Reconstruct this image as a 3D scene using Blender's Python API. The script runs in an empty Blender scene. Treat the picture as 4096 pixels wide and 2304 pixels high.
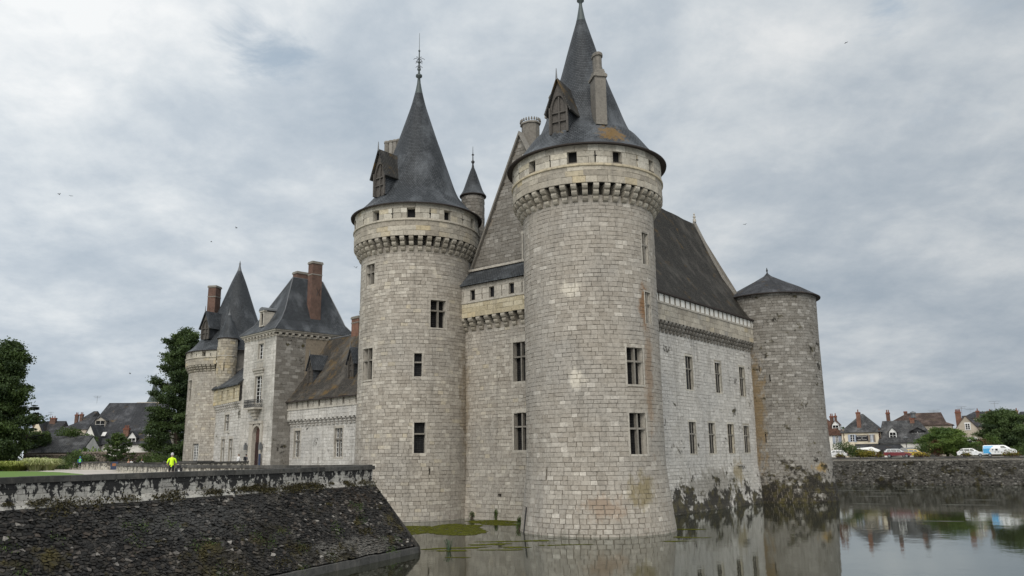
import bpy, bmesh, math, random
import numpy as np
from mathutils import Matrix, Vector

SC = bpy.context.scene
COL = SC.collection
RND = random.Random(11)
rad = math.radians

# ------------------------------------------------------------------ camera
EYE = 6.0                      # metres above the moat water (z = 0)
FPX, PITCH, ROLL = 3147.0, rad(11.9), rad(-0.70)
cam_d = bpy.data.cameras.new('camera'); cam = bpy.data.objects.new('camera', cam_d); COL.objects.link(cam)
cam_d.sensor_width = 36.0; cam_d.lens = FPX / 4096 * 36.0
cam_d.clip_start = 0.1; cam_d.clip_end = 6000
cam.matrix_world = (Matrix.Translation((0, 0, EYE)) @ Matrix.Rotation(math.pi / 2 + PITCH, 4, 'X')
                    @ Matrix.Rotation(ROLL, 4, 'Z'))
SC.camera = cam
SC.render.resolution_x, SC.render.resolution_y = 1024, 576
SC.view_settings.view_transform = 'Standard'; SC.view_settings.look = 'None'
SC.view_settings.gamma = 1.0; SC.view_settings.use_curve_mapping = False
SC.view_settings.exposure = 0.70
SC.cycles.max_bounces = 6; SC.cycles.diffuse_bounces = 3; SC.cycles.glossy_bounces = 3
SC.cycles.transparent_max_bounces = 6

# ------------------------------------------------------------------ node helpers
def nd(t, typ, props=None, **ins):
    n = t.nodes.new(typ)
    for k, v in (props or {}).items(): setattr(n, k, v)
    for k, v in ins.items():
        s = n.inputs[int(k[1:])] if k[0] == 'i' and k[1:].isdigit() else n.inputs[k.replace('_', ' ')]
        if isinstance(v, bpy.types.NodeSocket): t.links.new(v, s)
        else: s.default_value = v
    return n
def ma(t, op, a, b=0.0, c=0.0, clamp=False):
    n = nd(t, 'ShaderNodeMath', {'operation': op, 'use_clamp': clamp}, i0=a, i1=b, i2=c); return n.outputs[0]
def c4(c): return (c[0], c[1], c[2], 1.0)
def mix(t, fac, a, b, blend='MIX'):
    a = c4(a) if isinstance(a, tuple) and len(a) == 3 else a
    b = c4(b) if isinstance(b, tuple) and len(b) == 3 else b
    n = nd(t, 'ShaderNodeMix', {'data_type': 'RGBA', 'blend_type': blend}, i0=fac, i6=a, i7=b); return n.outputs[2]
def ramp(t, fac, stops, interp='LINEAR'):
    n = nd(t, 'ShaderNodeValToRGB', None, Fac=fac); r = n.color_ramp; r.interpolation = interp
    while len(r.elements) < len(stops): r.elements.new(0.5)
    for e, (p, c) in zip(r.elements, stops):
        e.position = p; e.color = c4(c) if not isinstance(c, (int, float)) else (c, c, c, 1)
    return n.outputs[0]
def noise(t, vec, scale, detail=4.0, rough=0.55, dist=0.0):
    return nd(t, 'ShaderNodeTexNoise', None, Vector=vec, Scale=scale, Detail=detail, Roughness=rough, Distortion=dist).outputs['Fac']
def vscale(t, vec, s):
    return nd(t, 'ShaderNodeVectorMath', {'operation': 'MULTIPLY'}, i0=vec, i1=s).outputs[0]
def sstep(t, v, a, b):
    return nd(t, 'ShaderNodeMapRange', {'interpolation_type': 'SMOOTHSTEP'}, Value=v, i1=a, i2=b, i3=0.0, i4=1.0).outputs[0]

# ------------------------------------------------------------------ sky and sun (thin overcast)
SUN = Vector((-0.14, -0.80, 0.68)).normalized()
elev = math.asin(SUN.z); sazi = math.atan2(SUN.x, SUN.y)
W = bpy.data.worlds.new('World'); SC.world = W; W.use_nodes = True
t = W.node_tree; t.nodes.clear()
tc = nd(t, 'ShaderNodeTexCoord').outputs['Generated']
sky = nd(t, 'ShaderNodeTexSky', {'sky_type': 'NISHITA', 'sun_disc': False, 'sun_elevation': elev, 'sun_rotation': sazi,
                                 'air_density': 1.0, 'dust_density': 2.0}).outputs[0]
sx = nd(t, 'ShaderNodeSeparateXYZ', None, Vector=tc)
zc = ma(t, 'ADD', ma(t, 'MAXIMUM', sx.outputs[2], 0.0), 0.30)
pl = nd(t, 'ShaderNodeCombineXYZ', None, X=ma(t, 'DIVIDE', sx.outputs[0], zc), Y=ma(t, 'DIVIDE', sx.outputs[1], zc), Z=0.0).outputs[0]
pl = nd(t, 'ShaderNodeVectorMath', {'operation': 'ADD'}, i0=pl, i1=(21.0, 6.5, 2.0)).outputs[0]
n1 = noise(t, pl, 1.0, 5.0, 0.5, 0.1)
n2 = noise(t, pl, 4.6, 8.0, 0.62, 0.12)
cl = ma(t, 'ADD', ma(t, 'MULTIPLY', n1, 0.58), ma(t, 'MULTIPLY', n2, 0.42))
cloud = ramp(t, cl, [(0.37, (0.46, 0.535, 0.615)), (0.46, (0.575, 0.64, 0.705)), (0.54, (0.725, 0.775, 0.815)), (0.63, (0.92, 0.94, 0.95))])
side = nd(t, 'ShaderNodeVectorMath', {'operation': 'DOT_PRODUCT'}, i0=tc, i1=(-0.80, -0.15, 0.58)).outputs['Value']
glow = nd(t, 'ShaderNodeMapRange', None, Value=side, i1=-1.0, i2=1.0, i3=0.66, i4=1.20).outputs[0]
cloud = mix(t, 1.0, cloud, nd(t, 'ShaderNodeCombineColor', None, Red=glow, Green=glow, Blue=glow).outputs[0], 'MULTIPLY')
gn = noise(t, pl, 6.5, 6.0, 0.62, 0.5)
gap = sstep(t, noise(t, pl, 1.3, 6.0, 0.6, 0.6), 0.66, 0.78)
for (gx, gy, gr) in ((-0.366, 1.116, 0.085), (-0.396, 1.054, 0.07), (0.541, 1.013, 0.05), (-1.5, -0.8, 0.15), (1.4, -0.5, 0.15)):       # thin breaks in the cloud
    dv = nd(t, 'ShaderNodeVectorMath', {'operation': 'DISTANCE'}, i0=pl, i1=(gx + 21.0, gy + 6.5, 2.0)).outputs['Value']
    gap = ma(t, 'MAXIMUM', gap, sstep(t, ma(t, 'ADD', ma(t, 'SUBTRACT', 1.0, ma(t, 'DIVIDE', dv, gr)), ma(t, 'MULTIPLY', ma(t, 'SUBTRACT', gn, 0.5), 4.5)), 0.0, 1.4))
skyb = mix(t, 1.0, sky, (0.055, 0.055, 0.055), 'MULTIPLY')
skyb = mix(t, 1.0, skyb, (0.30, 0.36, 0.40), 'ADD')
allsky = mix(t, ma(t, 'MULTIPLY', gap, 0.8), cloud, skyb)
bg = nd(t, 'ShaderNodeBackground', None, Color=allsky, Strength=0.575)
nd(t, 'ShaderNodeOutputWorld', None, Surface=bg.outputs[0])
sd = bpy.data.lights.new('sun', 'SUN'); sun = bpy.data.objects.new('sun', sd); COL.objects.link(sun)
sd.energy = 1.5; sd.angle = rad(50); sd.color = (1.0, 0.95, 0.87)
sun.rotation_euler = SUN.to_track_quat('Z', 'Y').to_euler(); sun.location = (-60, -30, 80)

# ------------------------------------------------------------------ pixel -> place (used for distant things)
def ray(u, v):
    x = (u - 2048) / FPX; y = (1152 - v) / FPX
    x, y = x * math.cos(ROLL) - y * math.sin(ROLL), x * math.sin(ROLL) + y * math.cos(ROLL)
    return x, math.cos(PITCH) - y * math.sin(PITCH), math.sin(PITCH) + y * math.cos(PITCH)
def at(u, v, Y):
    a, b, c = ray(u, v); return Vector((a * Y / b, Y, EYE + c * Y / b))
def atz(u, v, z):
    a, b, c = ray(u, v); k = (z - EYE) / c; return Vector((a * k, b * k, z))

# ------------------------------------------------------------------ materials
MATS = {}
def newmat(name):
    m = bpy.data.materials.new(name); m.use_nodes = True; MATS[name] = m
    tr = m.node_tree; tr.nodes.clear(); return m, tr
def finish(tr, col, rough=0.9, bump=None, bstr=0.3, bdist=0.03, **kw):
    b = nd(tr, 'ShaderNodeBsdfPrincipled', None, Base_Color=c4(col) if isinstance(col, tuple) and len(col) == 3 else col, Roughness=rough, **kw)
    if bump is not None:
        bn = nd(tr, 'ShaderNodeBump', None, Strength=bstr, Distance=bdist, Height=bump)
        tr.links.new(bn.outputs[0], b.inputs['Normal'])
    nd(tr, 'ShaderNodeOutputMaterial', None, Surface=b.outputs[0]); return b
def tone_of(tr):
    a = nd(tr, 'ShaderNodeAttribute', {'attribute_name': 'tone'}).outputs['Fac']
    o = nd(tr, 'ShaderNodeObjectInfo').outputs['Random']
    return ma(tr, 'FRACT', ma(tr, 'ADD', a, o))
def wpos(tr): return nd(tr, 'ShaderNodeNewGeometry').outputs['Position']

def stone_mat(name, stops, grey=0.35, greycol=(0.29, 0.275, 0.252), moss=None, drip=None, stains=(), warm=0.0, rough=0.92, patch=0.16, speck=0.5):
    m, tr = newmat(name); P = wpos(tr); tn = tone_of(tr)
    col = ramp(tr, tn, stops)
    g = sstep(tr, noise(tr, P, patch, 4, 0.6), 0.42, 0.68)
    col = mix(tr, ma(tr, 'MULTIPLY', g, grey), col, greycol)
    st = noise(tr, vscale(tr, P, (1.5, 1.5, 0.09)), 1.0, 5, 0.65)
    col = mix(tr, ma(tr, 'MULTIPLY', sstep(tr, st, 0.5, 0.72), 0.42), col, (0.165, 0.15, 0.128))
    g2 = sstep(tr, noise(tr, vscale(tr, P, (1, 1, .8)), .42, 5, .65, .3), .5, .68)
    col = mix(tr, ma(tr, 'MULTIPLY', g2, grey * .55), col, tuple(x * .78 for x in stops[1][1]))
    f = noise(tr, P, 4.2, 6, 0.78)
    col = mix(tr, speck, col, ramp(tr, f, [(0.32, 0.25), (0.48, 0.93), (0.70, 1.45)]), 'MULTIPLY')
    sz = nd(tr, 'ShaderNodeSeparateXYZ', None, Vector=P).outputs[2]
    for (cx, cy, cz, rx, ry, rz, sc, ss) in stains:
        q = nd(tr, 'ShaderNodeVectorMath', {'operation': 'SUBTRACT'}, i0=P, i1=(cx, cy, cz)).outputs[0]
        q = vscale(tr, q, (1 / rx, 1 / ry, 1 / rz))
        L = nd(tr, 'ShaderNodeVectorMath', {'operation': 'LENGTH'}, i0=q).outputs['Value']
        k = ma(tr, 'ADD', ma(tr, 'SUBTRACT', 1.0, L), ma(tr, 'MULTIPLY', ma(tr, 'SUBTRACT', noise(tr, vscale(tr, P, (1, 1, .6)), 1.6, 5, 0.7), 0.5), 2.2))
        col = mix(tr, ma(tr, 'MULTIPLY', sstep(tr, k, 0.1, 0.75), ss), col, sc)
    if drip:
        zt, zb, amt, dc = drip            # dark run-off that starts at zt and thins out down to zb
        dn = ma(tr, 'ADD', ma(tr, 'MULTIPLY', noise(tr, vscale(tr, P, (1.5, 1.5, .35)), 1.2, 4, .6), .45), ma(tr, 'MULTIPLY', noise(tr, vscale(tr, P, (1, 1, .85)), 4.2, 4, .62, .4), .55))
        hz = nd(tr, 'ShaderNodeMapRange', None, Value=sz, i1=zb, i2=zt, i3=-0.05, i4=0.085).outputs[0]
        dm = sstep(tr, ma(tr, 'ADD', dn, hz), 0.515, 0.545)
        col = mix(tr, ma(tr, 'MULTIPLY', dm, amt), col, dc)
    if moss:
        z0, z1, amt, thr = moss
        mn = ma(tr, 'ADD', ma(tr, 'MULTIPLY', noise(tr, vscale(tr, P, (.8, .8, 1.3)), 0.55, 2, 0.5), .62), ma(tr, 'MULTIPLY', noise(tr, P, 2.4, 4, 0.62), .38))
        hz = nd(tr, 'ShaderNodeMapRange', None, Value=sz, i1=z0, i2=z1, i3=0.085, i4=-0.13).outputs[0]
        mm = sstep(tr, ma(tr, 'ADD', mn, hz), thr - .01, thr + 0.07)
        mc = mix(tr, sstep(tr, noise(tr, P, 1.1, 4, 0.6), .42, .7), (0.010, 0.008, 0.004), (0.066, 0.054, 0.013))
        col = mix(tr, ma(tr, 'MULTIPLY', mm, amt), col, mc)
    finish(tr, col, rough, f, 0.6, 0.06); return m

LIME = [(0.0, (0.29, 0.257, 0.215)), (0.15, (0.322, 0.289, 0.245)), (0.5, (0.345, 0.312, 0.267)), (0.85, (0.372, 0.338, 0.291)), (0.94, (0.425, 0.39, 0.338)), (1.0, (0.52, 0.48, 0.42))]
LIMEB = [(0.0, (0.295, 0.262, 0.22)), (0.25, (0.345, 0.311, 0.264)), (0.55, (0.38, 0.345, 0.295)), (0.8, (0.42, 0.383, 0.33)), (0.94, (0.50, 0.463, 0.40)), (1.0, (0.44, 0.385, 0.29))]
PALE = [(0.0, (0.46, 0.435, 0.395)), (0.35, (0.515, 0.49, 0.45)), (0.75, (0.555, 0.53, 0.49)), (1.0, (0.62, 0.595, 0.55))]
GREY = [(0.0, (0.16, 0.146, 0.125)), (0.4, (0.195, 0.18, 0.158)), (0.8, (0.235, 0.22, 0.196)), (1.0, (0.34, 0.322, 0.292))]
YELL = [(0.0, (0.27, 0.24, 0.195)), (0.3, (0.355, 0.318, 0.258)), (0.6, (0.425, 0.384, 0.312)), (0.8, (0.48, 0.438, 0.362)), (0.92, (0.46, 0.385, 0.25)), (1.0, (0.30, 0.28, 0.25))]
CROWN = [(0.0, (0.30, 0.27, 0.22)), (0.3, (0.39, 0.36, 0.30)), (0.65, (0.48, 0.445, 0.375)), (0.9, (0.57, 0.535, 0.46)), (1.0, (0.46, 0.40, 0.28))]
C1 = Vector((6.648, 65.735)); C2 = Vector((-10.11, 81.17)); C3 = Vector((33.74, 101.43)); C4 = Vector((-44.784, 125.977))
OR = (0.20, 0.095, 0.030); OL = (0.17, 0.13, 0.04)
stone_mat('stone_near', LIME, 0.6, stains=((10.6, 61.7, 17.5, 1.0, 1.0, 2.2, OR, .85), (10.7, 61.8, 12, .9, .9, 7, (.21, .13, .07), .6),
          (6.6, 59.7, 2.0, 2.3, 2, 1.4, (.24, .155, .095), .55), (9.7, 60.6, 3.1, 1.8, 1.8, 1.7, OL, .65), (4.5, 60.5, 18.5, 1.3, 1.2, .9, (.62, .57, .48), .8),
          (4.9, 60.4, 11.6, .9, .9, 1.2, (.62, .57, .48), .8), (6.65, 65.7, .1, 7.5, 7.5, .7, (.10, .10, .075), .8)))
stone_mat('stone_mid', LIMEB, 0.5, stains=((-5.0, 79, 11, 1.0, 1.5, 8, (.20, .15, .09), .55), (-10.1, 81.2, .0, 7, 7, .5, (.13, .12, .09), .6)))
stone_mat('stone_far', GREY, 0.35, moss=(1.2, 5.2, .95, .46), stains=((29.7, 97.2, 11, 1.4, 2.2, 10, (.20, .14, .07), .85), (36.5, 96.5, 4.0, 1.6, 1.6, .9, (.30, .19, .05), .8)))
stone_mat('stone_right', PALE, 0.5, moss=(0.5, 4.4, .93, .475), greycol=(.40, .39, .375), stains=((21, 88, 2.6, 10, 13, 2.6, (.22, .205, .175), .8), (26, 92.5, 3.7, 2.2, 2.4, 2.0, (.24, .19, .09), .7),
          (16.9, 80, 11.9, 1, 1, .7, (.30, .17, .06), .9), (20.8, 85, 11.9, 1, 1, .7, (.30, .17, .06), .9), (25.5, 90.2, 11.9, 1, 1, .7, (.30, .17, .06), .9)))
stone_mat('stone_band', YELL, 0.5, greycol=(.33, .31, .27), stains=((-43.2, 118.4, 20, 3, 3, 3, (.44, .34, .18), .4),))
stone_mat('stone_gate', PALE, 0.8, greycol=(.26, .25, .225), patch=.22, stains=())
stone_mat('stone_gold', [(0, (.38, .325, .215)), (.5, (.48, .415, .285)), (.85, (.55, .49, .36)), (1, (.52, .41, .22))], .4, greycol=(.34, .31, .25))
stone_mat('stone_gable', GREY, 0.4, greycol=(.20, .18, .155))
stone_mat('stone_crown', CROWN, .45, greycol=(.30, .285, .25))
stone_mat('stone_corbel', [(0, (.27, .24, .19)), (.5, (.36, .325, .265)), (1, (.46, .42, .35))], .35)
stone_mat('stone_trim', [(0, (.38, .35, .30)), (1, (.48, .445, .385))], .3, greycol=(.33, .31, .28))
stone_mat('stone_dark', [(0, (.17, .155, .13)), (1, (.25, .23, .2))], .3)
stone_mat('stone_stack', [(0, (.165, .15, .128)), (1, (.20, .183, .158))], .5, greycol=(.12, .112, .10))
stone_mat('mortar', [(0, (.20, .175, .145)), (1, (.22, .19, .155))], .3)
stone_mat('mortar_pale', [(0, (.26, .24, .215)), (1, (.28, .26, .23))], .3, moss=(0.6, 4.6, .9, .5))
stone_mat('render_brown', [(0, (.24, .20, .15)), (1, (.25, .21, .16))], .5, greycol=(.19, .165, .13))
stone_mat('parapet_stone', [(0, (.38, .36, .33)), (.5, (.46, .44, .40)), (1, (.52, .50, .45))], .2, greycol=(.3, .29, .27), drip=(5.1, 4.15, .97, (.014, .014, .015)), patch=.35)
stone_mat('parapet_inner', [(0, (.44, .41, .35)), (1, (.55, .52, .45))], .2, drip=(5.4, 4.4, .85, (.05, .047, .04)), patch=.3)
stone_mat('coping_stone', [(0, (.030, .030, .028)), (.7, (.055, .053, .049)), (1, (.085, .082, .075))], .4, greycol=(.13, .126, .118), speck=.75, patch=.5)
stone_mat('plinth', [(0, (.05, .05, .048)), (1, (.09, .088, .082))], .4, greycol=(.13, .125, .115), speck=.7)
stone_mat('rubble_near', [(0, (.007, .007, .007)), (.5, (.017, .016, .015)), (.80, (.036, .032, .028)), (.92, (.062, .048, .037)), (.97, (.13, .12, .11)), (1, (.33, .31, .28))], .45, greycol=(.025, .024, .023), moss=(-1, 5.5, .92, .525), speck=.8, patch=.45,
          stains=((-8, 47, 3.6, 3.5, 6, 1.5, (.040, .024, .010), .75), (-10, 47, .8, 6, 7, .8, (.20, .19, .17), .5), (-15, 38, 3.2, 5, 7, 1.2, (.060, .060, .058), .6), (-12, 36, 1.2, 4, 5, 1.2, (.03, .024, .012), .7), (-7, 45, 1.8, 2, 3, 1.0, (.17, .16, .145), .45)))
stone_mat('rubble_gap', [(0, (.012, .012, .011)), (1, (.02, .019, .017))], .2)
stone_mat('rubble_quay', [(0, (.04, .037, .031)), (.4, (.075, .07, .06)), (.85, (.12, .113, .10)), (1, (.24, .23, .21))], .4, greycol=(.085, .08, .07), moss=(-2, 6.5, .9, .515))
stone_mat('rubble_garden', [(0, (.07, .055, .04)), (.5, (.14, .115, .085)), (1, (.24, .2, .16))], .3)
stone_mat('brick_pale', [(0, (.18, .14, .10)), (1, (.26, .2, .14))], .3)

def slate_mat(name, a, b, lichen=0.0, lich=(0.20, 0.115, 0.02), sx=1.0, sy=1.0, streak=0.3, stains=(), rough=.55):
    m, tr = newmat(name); P = wpos(tr)
    uv = nd(tr, 'ShaderNodeUVMap').outputs[0]
    br = nd(tr, 'ShaderNodeTexBrick', {'offset': 0.5}, Vector=vscale(tr, uv, (sx, sy, 1)), Color1=c4(a), Color2=c4(b), Mortar=c4(tuple(x * .22 for x in a)),
            Scale=1.0, Mortar_Size=0.03, Mortar_Smooth=0.2, Bias=0.0, Brick_Width=0.30, Row_Height=0.20)
    col = br.outputs['Color']
    l = noise(tr, vscale(tr, P, (.5, .5, .22)), 1.0, 5, .62)
    col = mix(tr, ma(tr, 'MULTIPLY', sstep(tr, l, .45, .7), .6), col, tuple(x * 1.75 + .01 for x in b))
    col = mix(tr, .55, col, ramp(tr, noise(tr, P, 3.2, 5, .75), [(.3, .45), (.5, 1.0), (.7, 1.5)]), 'MULTIPLY')
    st = noise(tr, vscale(tr, uv, (1.3, .07, 1)), 1.2, 4, .6)
    col = mix(tr, ma(tr, 'MULTIPLY', sstep(tr, st, .5, .72), streak), col, tuple(x * .4 for x in a))
    if lichen:
        ln = noise(tr, P, .55, 6, .7, .2)
        col = mix(tr, ma(tr, 'MULTIPLY', sstep(tr, ln, .62 - .25 * lichen, .80 - .25 * lichen), .8), col, mix(tr, noise(tr, P, 4, 3, .6), (.085, .06, .03), lich))
    for (cx, cy, cz, r, sc, ss) in stains:
        q = nd(tr, 'ShaderNodeVectorMath', {'operation': 'DISTANCE'}, i0=P, i1=(cx, cy, cz)).outputs['Value']
        k = ma(tr, 'ADD', ma(tr, 'SUBTRACT', 1.0, ma(tr, 'DIVIDE', q, r)), ma(tr, 'MULTIPLY', ma(tr, 'SUBTRACT', noise(tr, P, 2.2, 5, .7), .5), 2.4))
        col = mix(tr, ma(tr, 'MULTIPLY', sstep(tr, k, .15, .6), ss), col, sc)
    finish(tr, col, rough, br.outputs['Fac'], 0.7, -0.03, Specular_IOR_Level=.22); return m
slate_mat('slate', (.046, .051, .057), (.074, .080, .087), stains=((8.3, 60.7, 31.4, 1.7, (.19, .11, .028), .75), (3.9, 61.0, 32.5, .8, (.19, .125, .035), .7)))
slate_mat('slate_brown', (.034, .031, .026), (.055, .050, .042), .2, streak=.6, rough=.75)
slate_mat('slate_lichen', (.055, .05, .045), (.085, .075, .062), .5, lich=(.19, .115, .035), rough=.8)
slate_mat('slate_dormer', (.045, .043, .040), (.065, .062, .056), .5)
slate_mat('slate_town', (.042, .043, .047), (.066, .067, .072), .2, streak=.75, rough=.7)
slate_mat('slate_mottled', (.05, .05, .052), (.10, .10, .10), .25, lich=(.24, .24, .22), rough=.7)
slate_mat('tile_brown', (.068, .046, .038), (.10, .070, .058), .3, lich=(.16, .13, .07), rough=.85)
slate_mat('tile_red', (.085, .045, .033), (.13, .070, .048), .3, lich=(.10, .07, .04), rough=.85)
def brick_mat(name, a, b, mo):
    m, tr = newmat(name); P = wpos(tr); uv = nd(tr, 'ShaderNodeUVMap').outputs[0]
    br = nd(tr, 'ShaderNodeTexBrick', {'offset': .5}, Vector=uv, Color1=c4(a), Color2=c4(b), Mortar=c4(mo), Scale=1., Mortar_Size=.012, Brick_Width=.24, Row_Height=.08)
    n = noise(tr, P, 1.2, 5, .65)
    col = mix(tr, .6, br.outputs[0], ramp(tr, n, [(.3, .35), (.55, 1.0), (.7, 1.3)]), 'MULTIPLY')
    finish(tr, col, .9, br.outputs['Fac'], .5, -.02)
brick_mat('brick_red', (.105, .045, .030), (.16, .075, .052), (.14, .115, .095))
brick_mat('brick_orange', (.17, .066, .040), (.23, .10, .06), (.19, .15, .12))
def plain(name, col, rough=.7, var=.25, nscale=2.0, **kw):
    m, tr = newmat(name); P = wpos(tr)
    n = noise(tr, P, nscale, 4, .6)
    c = mix(tr, var, c4(col), ramp(tr, n, [(.3, .4), (.5, 1.), (.7, 1.4)]), 'MULTIPLY')
    finish(tr, c, rough, **kw); return m
plain('lead', (.12, .125, .13), .5); plain('copper', (.055, .07, .068), .55); plain('iron', (.018, .018, .02), .5)
plain('wood_grey', (.086, .077, .068), .85, .6, 6.0); plain('timber_dark', (.03, .022, .018), .8)
plain('door_wood', (.022, .007, .006), .6); plain('white_paint', (.72, .72, .70), .5, .1)
plain('plaster_white', (.70, .685, .64), .9, .25, .8); plain('plaster_cream', (.66, .585, .45), .9, .2, .8); plain('plaster_beige', (.42, .37, .30), .9, .45, .6)
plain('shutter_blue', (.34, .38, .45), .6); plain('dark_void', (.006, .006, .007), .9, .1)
plain('sign_black', (.006, .006, .010), .4, .1); plain('sign_letter', (.62, .60, .56), .6, .1); plain('sign_blue', (.018, .032, .075), .5)
plain('metal_grey', (.20, .21, .22), .45); plain('awning_grey', (.075, .08, .085), .7); plain('canvas_white', (.75, .74, .71), .7); plain('parasol_red', (.55, .03, .05), .7)
plain('orange_print', (.26, .095, .03), .6); plain('terracotta', (.17, .065, .04), .8); plain('carved_red', (.075, .035, .028), .8, .6, 5.0)
plain('gravel', (.50, .455, .40), .95, .3, 3.0); plain('earth', (.20, .18, .15), .95, .4, .6); plain('asphalt', (.055, .055, .057), .9)
plain('rubber', (.012, .012, .012), .7); plain('chrome', (.5, .5, .52), .25, .1, Metallic=1.0)
plain('skin', (.38, .22, .155), .6, .1); plain('hair_dark', (.025, .018, .014), .7); plain('hair_brown', (.12, .07, .035), .7)
plain('shirt_lime', (.62, .95, .015), .7, .12); plain('cloth_black', (.010, .010, .013), .8); plain('cloth_white', (.70, .70, .70), .8); plain('cloth_blue', (.04, .16, .42), .7); plain('cloth_green', (.16, .62, .10), .7)
plain('cloth_grey', (.10, .10, .11), .8); plain('helmet', (.42, .40, .44), .4); plain('bird_grey', (.10, .105, .12), .8)
def paint(name, col, rough=.3): 
    m, tr = newmat(name); finish(tr, c4(col), rough, Coat_Weight=.6, Coat_Roughness=.08)
paint('car_white', (.72, .73, .73)); paint('car_red', (.16, .025, .03)); paint('car_dark', (.03, .035, .04)); paint('car_silver', (.42, .44, .46)); paint('car_yellow', (.55, .38, .03)); paint('van_blue', (.05, .33, .62))
m, tr = newmat('glass'); 
gp = noise(tr, wpos(tr), .5, 3, .5)
finish(tr, mix(tr, gp, (.006, .006, .007), (.018, .018, .019)), .2, Specular_IOR_Level=.15)
m, tr = newmat('car_glass'); finish(tr, (.02, .03, .03), .06, IOR=1.6)
m, tr = newmat('lattice'); uv = nd(tr, 'ShaderNodeUVMap').outputs[0]
ck = nd(tr, 'ShaderNodeTexBrick', {'offset': .0}, Vector=uv, Color1=(.014, .014, .015, 1), Color2=(.035, .034, .033, 1), Mortar=(.004, .004, .004, 1), Scale=1., Mortar_Size=.025, Brick_Width=.16, Row_Height=.2)
finish(tr, ck.outputs[0], .4, Specular_IOR_Level=.12)
def leaf_mat(name, a, b, trans=.25):
    m, tr = newmat(name); tn = nd(tr, 'ShaderNodeAttribute', {'attribute_name': 'tone'}).outputs['Fac']
    col = mix(tr, tn, a, b)
    d = nd(tr, 'ShaderNodeBsdfPrincipled', None, Base_Color=col, Roughness=.65)
    tl = nd(tr, 'ShaderNodeBsdfTranslucent', None, Color=mix(tr, .5, col, (.12, .16, .02)))
    mx = nd(tr, 'ShaderNodeMixShader', None, i0=trans, i1=d.outputs[0], i2=tl.outputs[0])
    nd(tr, 'ShaderNodeOutputMaterial', None, Surface=mx.outputs[0])
leaf_mat('leaf_dark', (.020, .042, .013), (.080, .125, .034)); leaf_mat('leaf_mid', (.028, .056, .013), (.095, .145, .034)); leaf_mat('leaf_bright', (.045, .09, .016), (.14, .21, .04))
leaf_mat('leaf_cedar', (.006, .013, .008), (.018, .030, .020)); leaf_mat('grass_pale', (.26, .32, .09), (.72, .72, .40)); leaf_mat('grass_olive', (.20, .25, .05), (.46, .48, .13))
leaf_mat('leaf_yellow', (.16, .15, .02), (.34, .26, .03)); leaf_mat('leaf_red', (.06, .012, .008), (.14, .03, .015)); leaf_mat('moss_leaf', (.014, .011, .004), (.060, .050, .012), .05); leaf_mat('leaf_blue', (.02, .05, .03), (.06, .11, .06)); leaf_mat('leaf_pink', (.10, .04, .02), (.22, .10, .05))
m, tr = newmat('bark'); finish(tr, mix(tr, noise(tr, wpos(tr), 3, 5, .6), (.035, .026, .018), (.09, .07, .05)), .95)
m, tr = newmat('lawn'); P = wpos(tr); n = noise(tr, P, 6, 5, .7)
finish(tr, mix(tr, n, (.06, .12, .014), (.16, .27, .04)), .95, n, .6, .05)
# water: still, dark olive, with a skin of duckweed near the castle foot
m, tr = newmat('water'); P = wpos(tr)
wv = noise(tr, vscale(tr, P, (1, 1, 1)), 2.2, 3, .55); wv2 = noise(tr, P, .35, 2, .5)
hh = ma(tr, 'ADD', ma(tr, 'MULTIPLY', wv, .35), wv2)
bn = nd(tr, 'ShaderNodeBump', None, Strength=.16, Distance=.05, Height=hh)
gl = nd(tr, 'ShaderNodeBsdfGlossy', None, Color=(.90, .93, .92, 1), Roughness=.03, Normal=bn.outputs[0])
df = nd(tr, 'ShaderNodeBsdfDiffuse', None, Color=(.026, .026, .015, 1))
fr = nd(tr, 'ShaderNodeFresnel', None, IOR=2.8, Normal=bn.outputs[0]).outputs[0]
wm = nd(tr, 'ShaderNodeMixShader', None, i0=ma(tr, 'ADD', ma(tr, 'MULTIPLY', fr, .90), .11, clamp=True), i1=df.outputs[0], i2=gl.outputs[0])
nd(tr, 'ShaderNodeOutputMaterial', None, Surface=wm.outputs[0])
m, tr = newmat('scum'); finish(tr, mix(tr, noise(tr, wpos(tr), 3, 5, .7), (.09, .095, .075), (.26, .26, .22)), .7)
m, tr = newmat('duckweed'); P = wpos(tr)
n = noise(tr, P, 1.4, 6, .7)
d_ = nd(tr, 'ShaderNodeBsdfDiffuse', None, Color=mix(tr, n, (.042, .046, .011), (.135, .140, .028)))
k_ = sstep(tr, noise(tr, P, 2.2, 8, .75), .41, .49)
x_ = nd(tr, 'ShaderNodeMixShader', None, i0=k_, i1=nd(tr, 'ShaderNodeBsdfTransparent').outputs[0], i2=d_.outputs[0]); nd(tr, 'ShaderNodeOutputMaterial', None, Surface=x_.outputs[0])

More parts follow.
